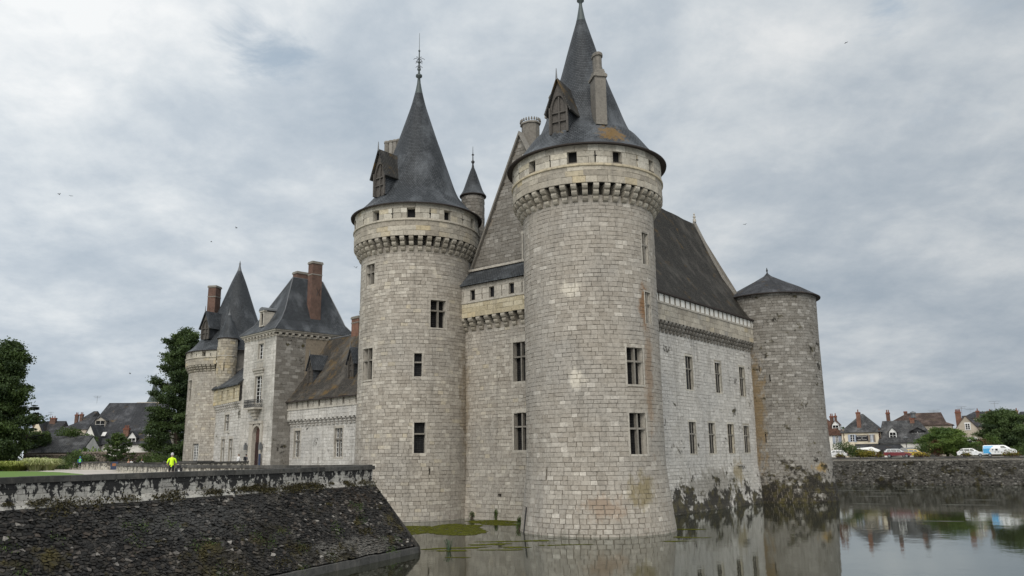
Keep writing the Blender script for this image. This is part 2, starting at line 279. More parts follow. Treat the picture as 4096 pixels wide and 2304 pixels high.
# ------------------------------------------------------------------ object helpers
ORG = {}
def thing(name, label, cat, loc, group=None, rz=0.0):
    o = bpy.data.objects.new(name, None); COL.objects.link(o); o.location = loc; o.rotation_euler = (0, 0, rz); o.empty_display_size = .3
    o['label'] = label; o['category'] = cat
    if group: o['group'] = group
    ORG[o] = Vector(loc); return o
def tag(o, label, cat, group=None):
    o['label'] = label; o['category'] = cat
    if group: o['group'] = group
    return o
class MB:
    def __init__(s): s.v = []; s.f = []; s.mi = []; s.tone = []; s.uv = {}
    def add(s, vs, fs, mi=0, tone=0.0, uvs=None):
        b = len(s.v); s.v.extend(vs)
        for k, f in enumerate(fs):
            if uvs: s.uv[len(s.f)] = uvs[k]
            s.f.append(tuple(b + i for i in f)); s.mi.append(mi); s.tone.append(tone)
    def hexa(s, p, mi=0, tone=0.0, uvw=None):   # 8 corners: bottom 0-3, top 4-7
        s.add(p, [(0, 1, 2, 3), (4, 5, 6, 7), (0, 1, 5, 4), (1, 2, 6, 5), (2, 3, 7, 6), (3, 0, 4, 7)], mi, tone)
    def box(s, c, sz, M=None, mi=0, tone=0.0, taper=1.0):
        x, y, z = sz[0] / 2, sz[1] / 2, sz[2] / 2
        p = [Vector((sx_ * x * (taper if k else 1), sy_ * y * (taper if k else 1), (z if k else -z))) for k in (0, 1) for sx_, sy_ in ((-1, -1), (1, -1), (1, 1), (-1, 1))]
        c = Vector(c)
        p = [(M @ (q + c)) if M else q + c for q in p]
        s.hexa(p, mi, tone)
    def tube(s, a, b, r0, r1=None, n=8, mi=0, cap=True):
        a = Vector(a); b = Vector(b); r1 = r0 if r1 is None else r1; d = (b - a)
        q = d.to_track_quat('Z', 'Y') if d.length > 1e-6 else Vector((0, 0, 1)).to_track_quat('Z', 'Y')
        vs = []
        for c, r in ((a, r0), (b, r1)):
            for i in range(n):
                an = 2 * math.pi * i / n; vs.append(c + q @ Vector((r * math.cos(an), r * math.sin(an), 0)))
        fs = [(i, (i + 1) % n, n + (i + 1) % n, n + i) for i in range(n)]
        if cap: fs += [tuple(range(n)), tuple(range(n, 2 * n))]
        s.add(vs, fs, mi)
    def lathe(s, c, prof, n=48, a0=0.0, a1=2 * math.pi, mi=0, z0=0.0):
        full = abs(a1 - a0 - 2 * math.pi) < 1e-6; m = n if full else n + 1
        vs = []; fs = []; uvs = []; ln = [0.0]
        for (ra, za), (rb, zb) in zip(prof, prof[1:]): ln.append(ln[-1] + math.hypot(rb - ra, zb - za))
        for r, z in prof:
            for i in range(m):
                an = a0 + (a1 - a0) * i / n; vs.append(Vector((c[0] + r * math.cos(an), c[1] + r * math.sin(an), z + z0)))
        for j in range(len(prof) - 1):
            rr = max(prof[j][0], prof[j + 1][0])
            for i in range(n):
                k = (i + 1) % m; fs.append((j * m + i, j * m + k, (j + 1) * m + k, (j + 1) * m + i))
                u0, u1 = (a1 - a0) * i / n * 5.0, (a1 - a0) * (i + 1) / n * 5.0
                uvs.append(((u0, ln[j]), (u1, ln[j]), (u1, ln[j + 1]), (u0, ln[j + 1])))
        s.add(vs, fs, mi, 0.0, uvs)
    def build(s, name, mats, parent=None, smooth=False, kind=None, loc=None, autouv=False):
        mats = mats if isinstance(mats, (list, tuple)) else [mats]
        og = ORG[parent] if parent is not None else (Vector(loc) if loc is not None else Vector((0, 0, 0)))
        me = bpy.data.meshes.new(name); me.from_pydata([tuple(Vector(v) - og) for v in s.v], [], s.f)
        for mt in mats: me.materials.append(MATS[mt])
        me.polygons.foreach_set('material_index', s.mi)
        if any(s.tone): me.attributes.new('tone', 'FLOAT', 'FACE').data.foreach_set('value', s.tone)
        if s.uv or autouv:
            ul = me.uv_layers.new(name='UVMap').data
            for p in me.polygons:
                if p.index in s.uv:
                    for li, q in zip(p.loop_indices, s.uv[p.index]): ul[li].uv = q
                else:
                    nx, ny, nz = p.normal; h = Vector((-ny, nx, 0))
                    h = h.normalized() if h.length > 1e-3 else Vector((1, 0, 0)); g = Vector((nx, ny, nz)).cross(h)
                    for li in p.loop_indices:
                        co = me.vertices[me.loops[li].vertex_index].co + og; ul[li].uv = (co.dot(h), co.dot(g))
        if smooth: me.polygons.foreach_set('use_smooth', [True] * len(me.polygons))
        me.update()
        o = bpy.data.objects.new(name, me); COL.objects.link(o)
        if parent is not None: o.parent = parent
        elif loc is not None: o.location = loc
        ORG[o] = og
        if kind: o['kind'] = kind
        return o
def struct(name, mb, mats, **kw):
    o = mb.build(name, mats, **kw); o['kind'] = 'structure'; return o

class Plane:
    """vertical or battered wall face: s along d, z up, o outward"""
    def __init__(s, p, d, n, off=None): s.p = Vector(p); s.d = Vector(d).normalized(); s.n = Vector(n).normalized(); s.off = off or (lambda z: 0.0); s.curved = False
    def P(s, a, z, o=0.0):
        q = s.p + s.d * a + s.n * (o + s.off(z)); return Vector((q.x, q.y, z))
class Cyl:
    """round tower face: s = arc length measured from the side that faces the camera, + to the right"""
    def __init__(s, c, prof): s.c = Vector(c); s.prof = prof; s.R0 = prof[len(prof) // 2][0]; s.base = math.atan2(-c[1], -c[0]); s.curved = True
    def r(s, z):
        p = s.prof
        if z <= p[0][1]: return p[0][0]
        for (ra, za), (rb, zb) in zip(p, p[1:]):
            if z <= zb: return ra + (rb - ra) * (z - za) / (zb - za)
        return p[-1][0]
    def P(s, a, z, o=0.0):
        th = s.base + a / s.R0; r = s.r(z) + o; return Vector((s.c.x + r * math.cos(th), s.c.y + r * math.sin(th), z))
def frame(S, a, z):
    e = .02
    t = (S.P(a + e, z) - S.P(a - e, z)).normalized(); u = (S.P(a, z + e) - S.P(a, z - e)).normalized()
    n = t.cross(u).normalized(); n0 = (S.P(a, z, .1) - S.P(a, z, 0))
    if n.dot(n0) < 0: n = -n
    return t, u, n
CAM = Vector((0, 0, EYE))
def sbox(mb, S, a0, a1, z0, z1, o0, o1, mi=0, tone=0.0, seg=None):
    k = seg or (max(1, int(abs(a1 - a0) / .9)) if S.curved else 1)
    for i in range(k):
        b0 = a0 + (a1 - a0) * i / k; b1 = a0 + (a1 - a0) * (i + 1) / k
        mb.hexa([S.P(b0, z0, o0), S.P(b1, z0, o0), S.P(b1, z0, o1), S.P(b0, z0, o1), S.P(b0, z1, o0), S.P(b1, z1, o0), S.P(b1, z1, o1), S.P(b0, z1, o1)], mi, tone)

STONE_MESH = {}
def stone_mesh(mat, k):
    key = (mat, k)
    if key not in STONE_MESH:
        r = random.Random(k * 7 + 1); mb = MB(); j = lambda: r.uniform(-.03, .03)
        a = [Vector((x * .5, 0, z * .5)) for x, z in ((-1, -1), (1, -1), (1, 1), (-1, 1))]
        back = [Vector((p.x, -1, p.z)) for p in a]
        midv = [Vector((p.x + j(), -.28, p.z + j())) for p in a]
        fr_ = [Vector((p.x * .93 + j(), r.uniform(-.1, .1), p.z * .90 + j())) for p in a]
        vs = back + midv + fr_
        fs = [(8, 9, 10, 11)] + [(b + i, b + (i + 1) % 4, b + 4 + (i + 1) % 4, b + 4 + i) for b in (0, 4) for i in range(4)]
        me = bpy.data.meshes.new('stone'); me.from_pydata([tuple(v) for v in vs], [], fs); me.materials.append(MATS[mat]); STONE_MESH[key] = me
    return STONE_MESH[key]
def place_stones(root, lst, mat, nparts, name='stone'):
    """lst: (score, centre, t, u, n, w, h, depth, out, corners). The largest in view become parts, the rest one joined part"""
    lst.sort(key=lambda q: -q[0]); og = ORG[root]
    for q in lst[:nparts]:
        _, c, t_, u_, n_, w, h, dep, out, _c = q
        o = bpy.data.objects.new(name, stone_mesh(mat, RND.randrange(6))); COL.objects.link(o); o.parent = root
        M = Matrix((t_ * w, n_ * (dep + out), u_ * h)).transposed().to_4x4(); M.translation = c + n_ * out - og
        o.matrix_local = M
    mb = MB()
    for q in lst[nparts:]:
        _, c, t_, u_, n_, w, h, dep, out, cs = q
        if cs is None:
            jj = lambda: RND.uniform(-.014, .014) * min(1, h / .3)
            cs = [c + t_ * (x * w / 2 + jj()) + u_ * (z * h / 2 + jj()) for x, z in ((-1, -1), (1, -1), (1, 1), (-1, 1))]
        fr_ = [p + n_ * out for p in cs]; bk = [p - n_ * dep for p in cs]
        mb.add(fr_ + bk, [(0, 1, 2, 3), (0, 1, 5, 4), (1, 2, 6, 5), (2, 3, 7, 6), (3, 0, 4, 7)], 0, RND.random() * .998 + .001)
    if mb.f: 
        o = mb.build('masonry', mat, root, kind='stuff')
def masonry(root, S, a0, a1, z0, z1, mat, core, ch=(.28, .36), ln=(.38, .72), ops=(), jt=.011, dep=.07, nparts=300, out=(.0, .022), name='stone', build_core=True, top=None):
    lst = []; z = z0
    while z < z1 - .02:
        h = RND.uniform(*ch)
        if z + h > z1 - ch[0] * .5: h = z1 - z
        zm = z + h / 2
        blk = sorted((o_[0], o_[1]) for o_ in ops if min(o_[3], z + h) - max(o_[2], z) > .30 * h)
        segs = []; x = a0
        for b0, b1 in blk:
            if b0 > x: segs.append((x, min(b0, a1)))
            x = max(x, b1)
        if x < a1: segs.append((x, a1))
        for (p, q) in segs:
            x = p; first = True
            while x < q - .03:
                w = RND.uniform(*ln) * (RND.uniform(.5, 1) if first else 1); first = False
                if x + w > q - ln[0] * .5: w = q - x
                if top is None or top(x + w / 2) > zm:
                    ca, cz = x + w / 2, zm
                    t_, u_, n_ = frame(S, ca, cz); c = S.P(ca, cz)
                    v = CAM - c; face = n_.dot(v.normalized())
                    if face > -.25:
                        sc_ = w * h * max(face, 0.0) / v.length_squared
                        hf = (S.P(ca, z + h) - S.P(ca, z)).length
                        jw = jt * RND.uniform(.35, 1.7); lst.append((sc_, c, t_, u_, n_, w - 2 * jw, hf - 2 * jw, dep, RND.uniform(*out), None))
                x += w
        z += h
    if build_core: core_mesh(root, S, a0, a1, z0, z1, core, ops, dep * .7, top)
    place_stones(root, lst, mat, nparts, name)
def core_mesh(root, S, a0, a1, z0, z1, mat, ops=(), back=.05, top=None, name='wall_core'):
    xs = {a0, a1}; zs = {z0, z1}
    for o_ in ops: xs |= {o_[0], o_[1]}; zs |= {o_[2], o_[3]}
    def fill(vals, lo, hi, step):
        v = sorted(x for x in vals if lo <= x <= hi); r = []
        for p, q in zip(v, v[1:]):
            k = max(1, int(math.ceil((q - p) / step))); r += [p + (q - p) * i / k for i in range(k)]
        return r + [v[-1]]
    X = fill(xs, a0, a1, .5 if S.curved else (1e9 if top is None else .3)); Z = fill(zs, z0, z1, 1.5 if top is None else .3)
    mb = MB(); vs = [S.P(x, z, -back) for z in Z for x in X]; fs = []
    for j in range(len(Z) - 1):
        for i in range(len(X) - 1):
            cx, cz = (X[i] + X[i + 1]) / 2, (Z[j] + Z[j + 1]) / 2
            if any(o_[0] < cx < o_[1] and o_[2] < cz < o_[3] for o_ in ops): continue
            if top is not None and top(cx) < cz: continue
            n = len(X); fs.append((j * n + i, j * n + i + 1, (j + 1) * n + i + 1, (j + 1) * n + i))
    mb.add(vs, fs); return mb.build(name, mat, root)

def window(root, S, a0, a1, z0, z1, kind='cross', trim='stone_trim', dep=.55, pane='glass', fw=.14, bar='stone_dark', nx=2, nz=(4,), trans=.62, deep=0.0):
    mb = MB(); q = [(a0, z0), (a1, z0), (a1, z1), (a0, z1)]
    fr_ = [S.P(a, z, .015) for a, z in q]; bk = [S.P(a, z, -dep - .25 - deep) for a, z in q]
    mb.add(fr_ + bk, [(0, 1, 5, 4), (1, 2, 6, 5), (2, 3, 7, 6), (3, 0, 4, 7)])
    if fw:
        f_ = fw
        for (x0, x1, y0, y1) in ((a0 - f_, a0, z0, z1), (a1, a1 + f_, z0, z1), (a0 - f_ * 1.6, a1 + f_ * 1.6, z1, z1 + f_ * 1.8), (a0 - f_ * 1.3, a1 + f_ * 1.3, z0 - f_ * 1.1, z0)):
            sbox(mb, S, x0, x1, y0, y1, -.06, .028, 0, RND.random())
    w = mb.build('window' if kind != 'slit' else 'arrow_slit', trim, root)
    mb = MB(); mb.add([S.P(a, z, -dep - .02 - deep) for a, z in q], [(0, 1, 2, 3)], 0, 0., [[(0, 0), (a1 - a0, 0), (a1 - a0, z1 - z0), (0, z1 - z0)]])
    mb.build('pane' if kind not in ('slit', 'hole') else 'opening', pane if kind not in ('slit', 'hole') else 'dark_void', w)
    am = (a0 + a1) / 2; zt = z0 + (z1 - z0) * trans; b = .07
    if kind in ('cross', 'crossglazed'):
        mb = MB(); sbox(mb, S, am - b, am + b, z0, z1, -dep + .12, -.10, seg=1); mb.build('mullion', bar, w)
        mb = MB(); sbox(mb, S, a0, a1, zt - b, zt + b, -dep + .10, -.08, seg=1); mb.build('transom', bar, w)
    if kind == 'transom':
        mb = MB(); sbox(mb, S, a0, a1, zt - b, zt + b, -dep + .10, -.08, seg=1); mb.build('transom', bar, w)
    if kind in ('glazed', 'crossglazed'):
        mb = MB(); t_ = .03
        for i in range(nx + 1):
            x = a0 + (a1 - a0) * i / nx; k = t_ * (1.8 if i in (0, nx) or (nx % 2 == 0 and i == nx // 2) else .8); sbox(mb, S, x - k, x + k, z0, z1, -dep, -dep + .06, seg=1)
        for j in range(nz[0] + 1):
            zz = z0 + (z1 - z0) * j / nz[0]; k = t_ * (1.8 if j in (0, nz[0]) else .8); sbox(mb, S, a0, a1, zz - k, zz + k, -dep, -dep + .055, seg=1)
        mb.build('sash', 'white_paint', w)
    return w

CORB = {}
def corbel_mesh(mat, w, h, out):
    key = (mat, w, h, out)
    if key not in CORB:
        mb = MB(); r = random.Random(5)
        for k in range(3):                       # three stepped courses with rounded noses, tallest reach on top
            z0 = h * k / 3 + .012; z1 = h * (k + 1) / 3 - .012; y = out * (.36 + .32 * k); x = w / 2 * (.94 + .03 * k)
            pr = [(-.62, z0), (y - .24, z0), (y - .10, z0 + (z1 - z0) * .16), (y, z0 + (z1 - z0) * .5), (y, z1 - .05), (y - .05, z1 - .01), (-.62, z1)]
            vs = [Vector((-x, p, z)) for p, z in pr] + [Vector((x, p, z)) for p, z in pr]; n = len(pr)
            mb.add(vs, [tuple(range(n)), tuple(range(n, 2 * n))] + [(i, (i + 1) % n, n + (i + 1) % n, n + i) for i in range(n)], 0, .2 + .25 * k)
        me = bpy.data.meshes.new('corbel'); me.from_pydata([tuple(v) for v in mb.v], [], mb.f); me.materials.append(MATS[mat])
        me.attributes.new('tone', 'FLOAT', 'FACE').data.foreach_set('value', mb.tone); CORB[key] = me
    return CORB[key]
def corbels(root, S, positions, zb, mat, w, h, out):
    me = corbel_mesh(mat, w, h, out); og = ORG[root]
    for a in positions:
        t_, u_, n_ = frame(S, a, zb + .1); n_ = Vector((n_.x, n_.y, 0)).normalized(); t_ = Vector((t_.x, t_.y, 0)).normalized()
        o = bpy.data.objects.new('corbel', me); COL.objects.link(o); o.parent = root
        M = Matrix((t_, n_, Vector((0, 0, 1)))).transposed().to_4x4(); M.translation = S.P(a, zb, 0) - og; o.matrix_local = M

def local(c, rz):   # frame at c: x right, y outward(front), z up, rotated so that +y points along angle rz
    return Matrix.Translation(c) @ Matrix.Rotation(rz - math.pi / 2, 4, 'Z')
def chimney(root, M, w, d, h, mat='brick_red', cap='stone_dark', pots=0, band=True, name='chimney', octo=False, capo=.10):
    mb = MB()
    if octo:
        n = 8; pr = [(w / 2, 0), (w / 2, h)]; vs = [M @ Vector((w / 2 * math.cos(2 * math.pi * (i + .5) / n), d / 2 * math.sin(2 * math.pi * (i + .5) / n), z)) for z in (0, h) for i in range(n)]
        mb.add(vs, [(i, (i + 1) % n, n + (i + 1) % n, n + i) for i in range(n)] + [tuple(range(n, 2 * n))])
    else: mb.box((0, 0, h / 2), (w, d, h), M)
    o = mb.build(name, mat, root, autouv=True)
    mb = MB()
    if octo:
        n = 8
        for z, k in ((h - .05, 1.16), (h + .12, 1.16), (h + .22, .9)): mb.v += [M @ Vector((k * w / 2 * math.cos(2 * math.pi * (i + .5) / n), k * d / 2 * math.sin(2 * math.pi * (i + .5) / n), z)) for i in range(n)]
        fs = [(j * n + i, j * n + (i + 1) % n, (j + 1) * n + (i + 1) % n, (j + 1) * n + i) for j in (0, 1) for i in range(n)] + [tuple(range(2 * n, 3 * n)), tuple(range(n))]
        for f in fs: mb.f.append(f); mb.mi.append(0); mb.tone.append(.3)
    else:
        mb.box((0, 0, h + .08), (w + 2 * capo, d + 2 * capo, .22), M, 0, .2); mb.box((0, 0, h + .25), (w + capo, d + capo, .12), M, 0, .5)
        if band: mb.box((0, 0, h - max(.5, h * .17)), (w + capo * .9, d + capo * .9, .14), M, 0, .3)
    mb.build('cap', cap, o)
    for k in range(pots):
        mb = MB(); x = (k - (pots - 1) / 2) * w / max(pots, 1) * .9; mb.tube(M @ Vector((x, 0, h + .25)), M @ Vector((x, 0, h + .85)), .13, .10, 8); mb.build('chimney_pot', 'terracotta', o)
    return o

def gothic_dormer(root, c, rz, w, hw, hg, dep, roofmat='slate_dormer', k=1.0):
    """wooden lucarne: tall pointed gable, arched light with a cross of boards, slate cheeks and a steep little roof"""
    M = local(c, rz); x = w / 2; ov = .28 * k
    def arch(xx, z): return [Vector((xx * s_, 0, z)) for s_ in (-1, 1)]
    mb = MB(); ai = x - .20 * k; zs = hw * .80; za = hw + hg * .42           # arched opening
    outer = [(-x, 0), (-x, hw), (0, hw + hg - .1), (x, hw), (x, 0)]
    n_ = 7; ap = [(-ai, 0), (-ai, zs)] + [(-ai * (1 - (i / n_) ** 1.7), zs + (za - zs) * math.sin(i / n_ * math.pi / 2)) for i in range(1, n_)] + [(0, za)]
    ap = ap + [(-p, z) for p, z in reversed(ap[:-1])]
    op = []
    for (p, z) in ap:                                                         # matching point on the outer outline
        if z <= hw * .999 and abs(p) > ai * .6: op.append((math.copysign(x, p), z))
        else:
            zz = hw + (hg - .1) * (z - zs) / (za - zs) if za > zs else hw; zz = min(hw + hg - .1, max(hw, zz)); op.append(((hw + hg - .1 - zz) / (hg - .1) * x * (1 if p > 0 else -1), zz))
    for yy in (0.0,):
        L = len(ap)
        vs = [M @ Vector((p, 0.03, z)) for p, z in ap] + [M @ Vector((p, 0.03, z)) for p, z in op] + [M @ Vector((p, -.22, z)) for p, z in ap]
        fs = [(i, i + 1, L + i + 1, L + i) for i in range(L - 1)] + [(i, i + 1, 2 * L + i + 1, 2 * L + i) for i in range(L - 1)]
        mb.add(vs, fs)
    for s_ in (-1, 1): mb.box((s_ * (x - .07), .06, hw / 2), (.16 * k, .16, hw), M)
    o = mb.build('dormer', 'wood_grey', root)
    mb = MB(); L = len(ap); mb.add([M @ Vector((p, -.18, z)) for p, z in ap], [tuple(range(L))]); mb.build('shutter', 'wood_grey', o)
    mb = MB(); mb.box((0, -.10, (za) / 2), (.12 * k, .14, za - .1), M); mb.build('mullion', 'wood_grey', o)
    for zz in (zs * .58, zs): 
        mb = MB(); mb.box((0, -.09, zz), (2 * ai, .15, .12 * k), M); mb.build('transom', 'wood_grey', o)
    for s_ in (-1, 1):
        mb = MB(); mb.hexa([M @ Vector(p) for p in ((s_ * (x - .05), -.02, 0), (s_ * x * 1.0, -.02, 0), (s_ * x * 1.0, -dep, 0), (s_ * (x - .05), -dep, 0), (s_ * (x - .05), -.02, hw + .05), (s_ * x, -.02, hw + .05), (s_ * x, -dep, hw + .05), (s_ * (x - .05), -dep, hw + .05))])
        mb.build('cheek', 'slate', o, autouv=True)
        xx = x + ov; ze = hw - ov * hg / x * .85; zr = hw + hg + .08
        tip = Vector((0, .32 * k, zr)); e = Vector((s_ * xx, .32 * k, ze)); tb = Vector((0, -dep - .4, zr)); eb = Vector((s_ * xx, -dep, ze)); th = Vector((s_ * .10, 0, .08))
        mb = MB(); mb.hexa([M @ p for p in (tip, e, eb, tb, tip + Vector((0, 0, .14)), e + th, eb + th, tb + Vector((0, 0, .14)))]); mb.build('roof_slope', roofmat, o, autouv=True)
    mb = MB(); mb.tube(M @ Vector((0, .28 * k, hw + hg)), M @ Vector((0, .28 * k, hw + hg + 1.0 * k)), .09 * k, .03, 6); mb.build('spike', 'lead', o)
    return o

def cone_roof(root, c, prof, eave_r, wall_r, ze, mat='slate', n=72, soff='timber_dark', name='roof'):
    mb = MB(); mb.lathe(c, prof, n); o = mb.build(name, mat, root, smooth=True)
    mb = MB(); mb.lathe(c, [(prof[0][0], prof[0][1]), (prof[0][0] - .02, prof[0][1] - .10), (wall_r - .15, ze - .02)], n); mb.build('eave_soffit', soff, o, smooth=False)
    return o
def smooth_prof(pts, k=6):
    """Catmull-Rom through measured silhouette points"""
    r = []
    P = [pts[0]] + list(pts) + [pts[-1]]
    for i in range(1, len(P) - 2):
        for j in range(k):
            t_ = j / k; q = []
            for d in (0, 1):
                a, b, c, e = P[i - 1][d], P[i][d], P[i + 1][d], P[i + 2][d]
                q.append(.5 * (2 * b + (c - a) * t_ + (2 * a - 5 * b + 4 * c - e) * t_ ** 2 + (3 * b - a - 3 * c + e) * t_ ** 3))
            r.append(tuple(q))
    return r + [pts[-1]]

# ================================================================== ground, water, moat walls
GZ = 4.5
MD = Vector((math.sin(rad(25)), math.cos(rad(25)))); MN = Vector((MD.y, -MD.x))     # near moat wall: direction away from us, outward normal
MT = Vector((-9.36, 53.28))                                                           # its far corner, at coping level
QL, QR = Vector((57.6, 147.0)), Vector((84.5, 131.5)); QD = (QR - QL).normalized(); QN = Vector((QD.y, -QD.x))  # far quay wall
if QN.dot(Vector((0, -1))) < 0: QN = -QN
IP = [Vector((-9.6, 53.35)), Vector((-14.4, 54.6)), Vector((-24.9, 63.7)), Vector((-36.0, 78.5)), Vector((-44.3, 90.0)), Vector((-46.2, 93.6))]   # inner parapet line
mb = MB()
a = MT - MD * 110
q0 = QL - QD * 95; q1 = QR + QD * 120
pts = [MT - MN * .1] + [a - MN * .1] + [Vector((-700, a.y - 40)), Vector((-1500, 400)), Vector((-1500, 2500)), Vector((1500, 2500)), Vector((1500, 120)), q1, q0, Vector((-62, 165)), Vector((-66, 118)), Vector((-48, 96))] + list(reversed(IP))[1:-1]
mb.add([Vector((p.x, p.y, GZ)) for p in pts], [tuple(range(len(pts)))]); struct('ground', mb, 'earth')
mb = MB(); mb.add([Vector(p) for p in ((-260, -80, 0), (260, -80, 0), (260, 230, 0), (-260, 230, 0))], [(0, 1, 2, 3)]); struct('water', mb, 'water')
mb = MB(); L_ = [atz(-900, 1905, GZ), atz(-900, 1884, GZ), atz(0, 1885, GZ), atz(150, 1886, GZ), atz(250, 1890, GZ), atz(330, 1897, GZ), atz(360, 1903, GZ), atz(200, 1925, GZ), atz(-300, 1960, GZ)]
mb.add([Vector((p.x, p.y, GZ + .012)) for p in L_], [tuple(range(len(L_)))]); struct('lawn', mb, 'lawn')
mb = MB(); L_ = [atz(150, 1886, GZ), atz(230, 1878, GZ), atz(330, 1876.5, GZ), atz(480, 1877.5, GZ), atz(520, 1885, GZ), atz(760, 1893, GZ), atz(1100, 1888, GZ), atz(1100, 1925, GZ), atz(500, 1960, GZ), atz(200, 1930, GZ), atz(360, 1903, GZ), atz(330, 1897, GZ), atz(250, 1890, GZ)]
mb.add([Vector((p.x, p.y, GZ + .006)) for p in L_], [tuple(range(len(L_)))]); struct('gravel_path', mb, 'gravel')
mb = MB(); b_ = QL - QD * 60 - QN * .6; e_ = QR + QD * 60 - QN * .6
mb.add([Vector((p.x, p.y, GZ + .006)) for p in (b_, e_, e_ - QN * 7.5, b_ - QN * 7.5)], [(0, 1, 2, 3)]); struct('road', mb, 'asphalt')

# duckweed: irregular thin mats floating on the water
def weed(name, label, c, rx, ry, seed, rot=0.0, n=90, ragged=.5, mat='duckweed'):
    r = random.Random(seed); ph = [r.uniform(0, 6.28) for _ in range(6)]; mb = MB(); vs = []
    for i in range(n):
        an = 2 * math.pi * i / n; k = 1 + ragged * sum(math.sin((j + 2) * an + ph[j]) / (j + 1.5) for j in range(6)) * .8 + r.uniform(-.06, .06)
        x, y = rx * k * math.cos(an), ry * k * math.sin(an); vs.append(Vector((c[0] + x * math.cos(rot) - y * math.sin(rot), c[1] + x * math.sin(rot) + y * math.cos(rot), .012)))
    vs.append(Vector((c[0], c[1], .02))); mb.add(vs, [(i, (i + 1) % n, n) for i in range(n)])
    o = mb.build(name, mat); o['kind'] = 'stuff'; tag(o, label, 'duckweed'); return o
w_ = atz(1740, 2118, 0); weed('duckweed_mat', 'large yellow-green duckweed mat between wall corner and castle foot', (w_.x, w_.y), 3.7, 5.6, 3, -.35)
w_ = atz(1985, 2090, 0); weed('duckweed_mat', 'thin duckweed band along the foot of the curtain wall', (w_.x, w_.y), 3.3, 2.2, 5, -.4)
for i, (u, v, rx, ry) in enumerate([(1960, 2178, 1.5, .5), (2080, 2165, 2.4, .45), (1800, 2193, 2.0, .35), (1885, 2192, .9, .3), (1800, 2203, 1.6, .3), (2010, 2200, 1.3, .3), (2060, 2190, 1.2, .35), (1830, 2230, .9, .16), (2250, 2180, 1.6, .3), (2740, 2118, 1.6, .5), (2760, 2150, 1.3, .35), (2705, 2165, 1.0, .3)]):
    w_ = atz(u, v, 0); o = weed('duckweed_patch', '', (w_.x, w_.y), rx, ry, 20 + i, RND.uniform(-.2, .2), 34, .5)
    o['label'] = ['long sliver of duckweed near main tower foot', 'bright duckweed streak at left foot of main tower', 'narrow duckweed streak beside the reed tuft', 'small duckweed patch right of reed tuft', 'thin duckweed streak below the reed tuft', 'faint duckweed streak in the castle reflection', 'pale duckweed fleck before main tower', 'small floating duckweed scrap near bottom edge', 'faint duckweed line before main tower base', 'duckweed patch by right foot of main tower', 'lower duckweed patch right of main tower', 'lowest duckweed streak right of main tower'][i]; o['group'] = 'duckweed scraps on the moat'
# pale floating scum lines near the far quay
for i, (u, v, rx) in enumerate([(3420, 1962, 3.2), (3560, 1972, 2.4), (3500, 1985, 2.0), (3870, 2020, 2.2), (3640, 1958, 1.6), (3480, 2016, 1.5), (3930, 2000, 1.4), (3760, 2085, 1.6)]):
    w_ = atz(u, v, 0); o = weed('duckweed_patch', '', (w_.x, w_.y), rx, .22, 60 + i, -.3, 30, .6, 'scum')
    o['label'] = 'thin line of floating weed on open water before the far quay'; o['group'] = 'weed lines by the far quay'

def rubble(root, S, a0, a1, z0, z1, mat, step, rise, nparts, seed, out=(.0, .09), core='rubble_gap', rows_by=None):
    """irregular fieldstones: a jittered grid, every cell its own raised block with rounded edges"""
    r = random.Random(seed); mb = MB(); objs = []; J = {}
    nz = max(2, int((z1 - z0) / rise)); rise = (z1 - z0) / nz; nx = int((a1 - a0) / step) + 1
    def vj(x, z):                                   # shared jittered corner
        k = (round(x / step * 4), round((z - z0) / rise * 6))
        if k not in J: J[k] = (r.uniform(-.44, .44) * step, r.uniform(-.46, .46) * rise)
        return (x + J[k][0], min(z1, max(z0, z + J[k][1])))
    for j in range(nz):
        for i in range(nx):
            x = a0 + (i + .5 * (j % 2)) * step; z = z0 + (j + .5) * rise
            q = [vj(x, z - rise * .66), vj(x + step * .5, z - rise * .34), vj(x + step * .5, z + rise * .34), vj(x, z + rise * .66), vj(x - step * .5, z + rise * .34), vj(x - step * .5, z - rise * .34)]
            cx = sum(p[0] for p in q) / 6; cz = sum(p[1] for p in q) / 6
            if cx < a0 or cx > a1: continue
            if r.random() < .06: continue
            o = r.uniform(*out) * (1.8 if r.random() < .10 else 1) + .05 * (1 + math.sin(cx * .9 + cz * 1.7) * math.sin(cx * .37 - cz * 2.3)); sh = r.uniform(.74, 1.12); s2 = r.uniform(.45, .78); tx, tz = r.uniform(-.5, .5), r.uniform(-.5, .5)
            c = S.P(cx, cz); v = CAM - c; t_, u_, n_ = frame(S, cx, cz); f_ = n_.dot(v.normalized())
            if f_ < -.1: continue
            inframe = c.y > 5 and abs(c.x / c.y) < .75
            k = [[S.P(cx + (p[0] - cx) * sh, cz + (p[1] - cz) * sh, -.05) for p in q], [S.P(cx + (p[0] - cx) * sh * .95, cz + (p[1] - cz) * sh * .95, o * .5) for p in q], [S.P(cx + (p[0] - cx) * s2, cz + (p[1] - cz) * s2, o * (1 + tx * (p[0] - cx) / step + tz * (p[1] - cz) / rise) + .012) for p in q]]
            objs.append((sh * (.6 + s2) * f_ / v.length_squared * (1 if inframe else .001), k))
    objs.sort(key=lambda e: -e[0]); fs = [tuple(range(12, 18))] + [(b + i, b + (i + 1) % 6, b + 6 + (i + 1) % 6, b + 6 + i) for b in (0, 6) for i in range(6)]
    for n_, (sc_, k) in enumerate(objs):
        vs = k[0] + k[1] + k[2]
        if n_ < nparts:
            m1 = MB(); m1.add(vs, fs, 0, r.random() * .99 + .005); m1.build('stone', mat, root)
        else: mb.add(vs, fs, 0, r.random() * .99 + .005)
    if mb.f: mb.build('rubble', mat, root, kind='stuff')
    core_mesh(root, S, a0 - .1, a1 + .1, z0, z1, core, (), .03)

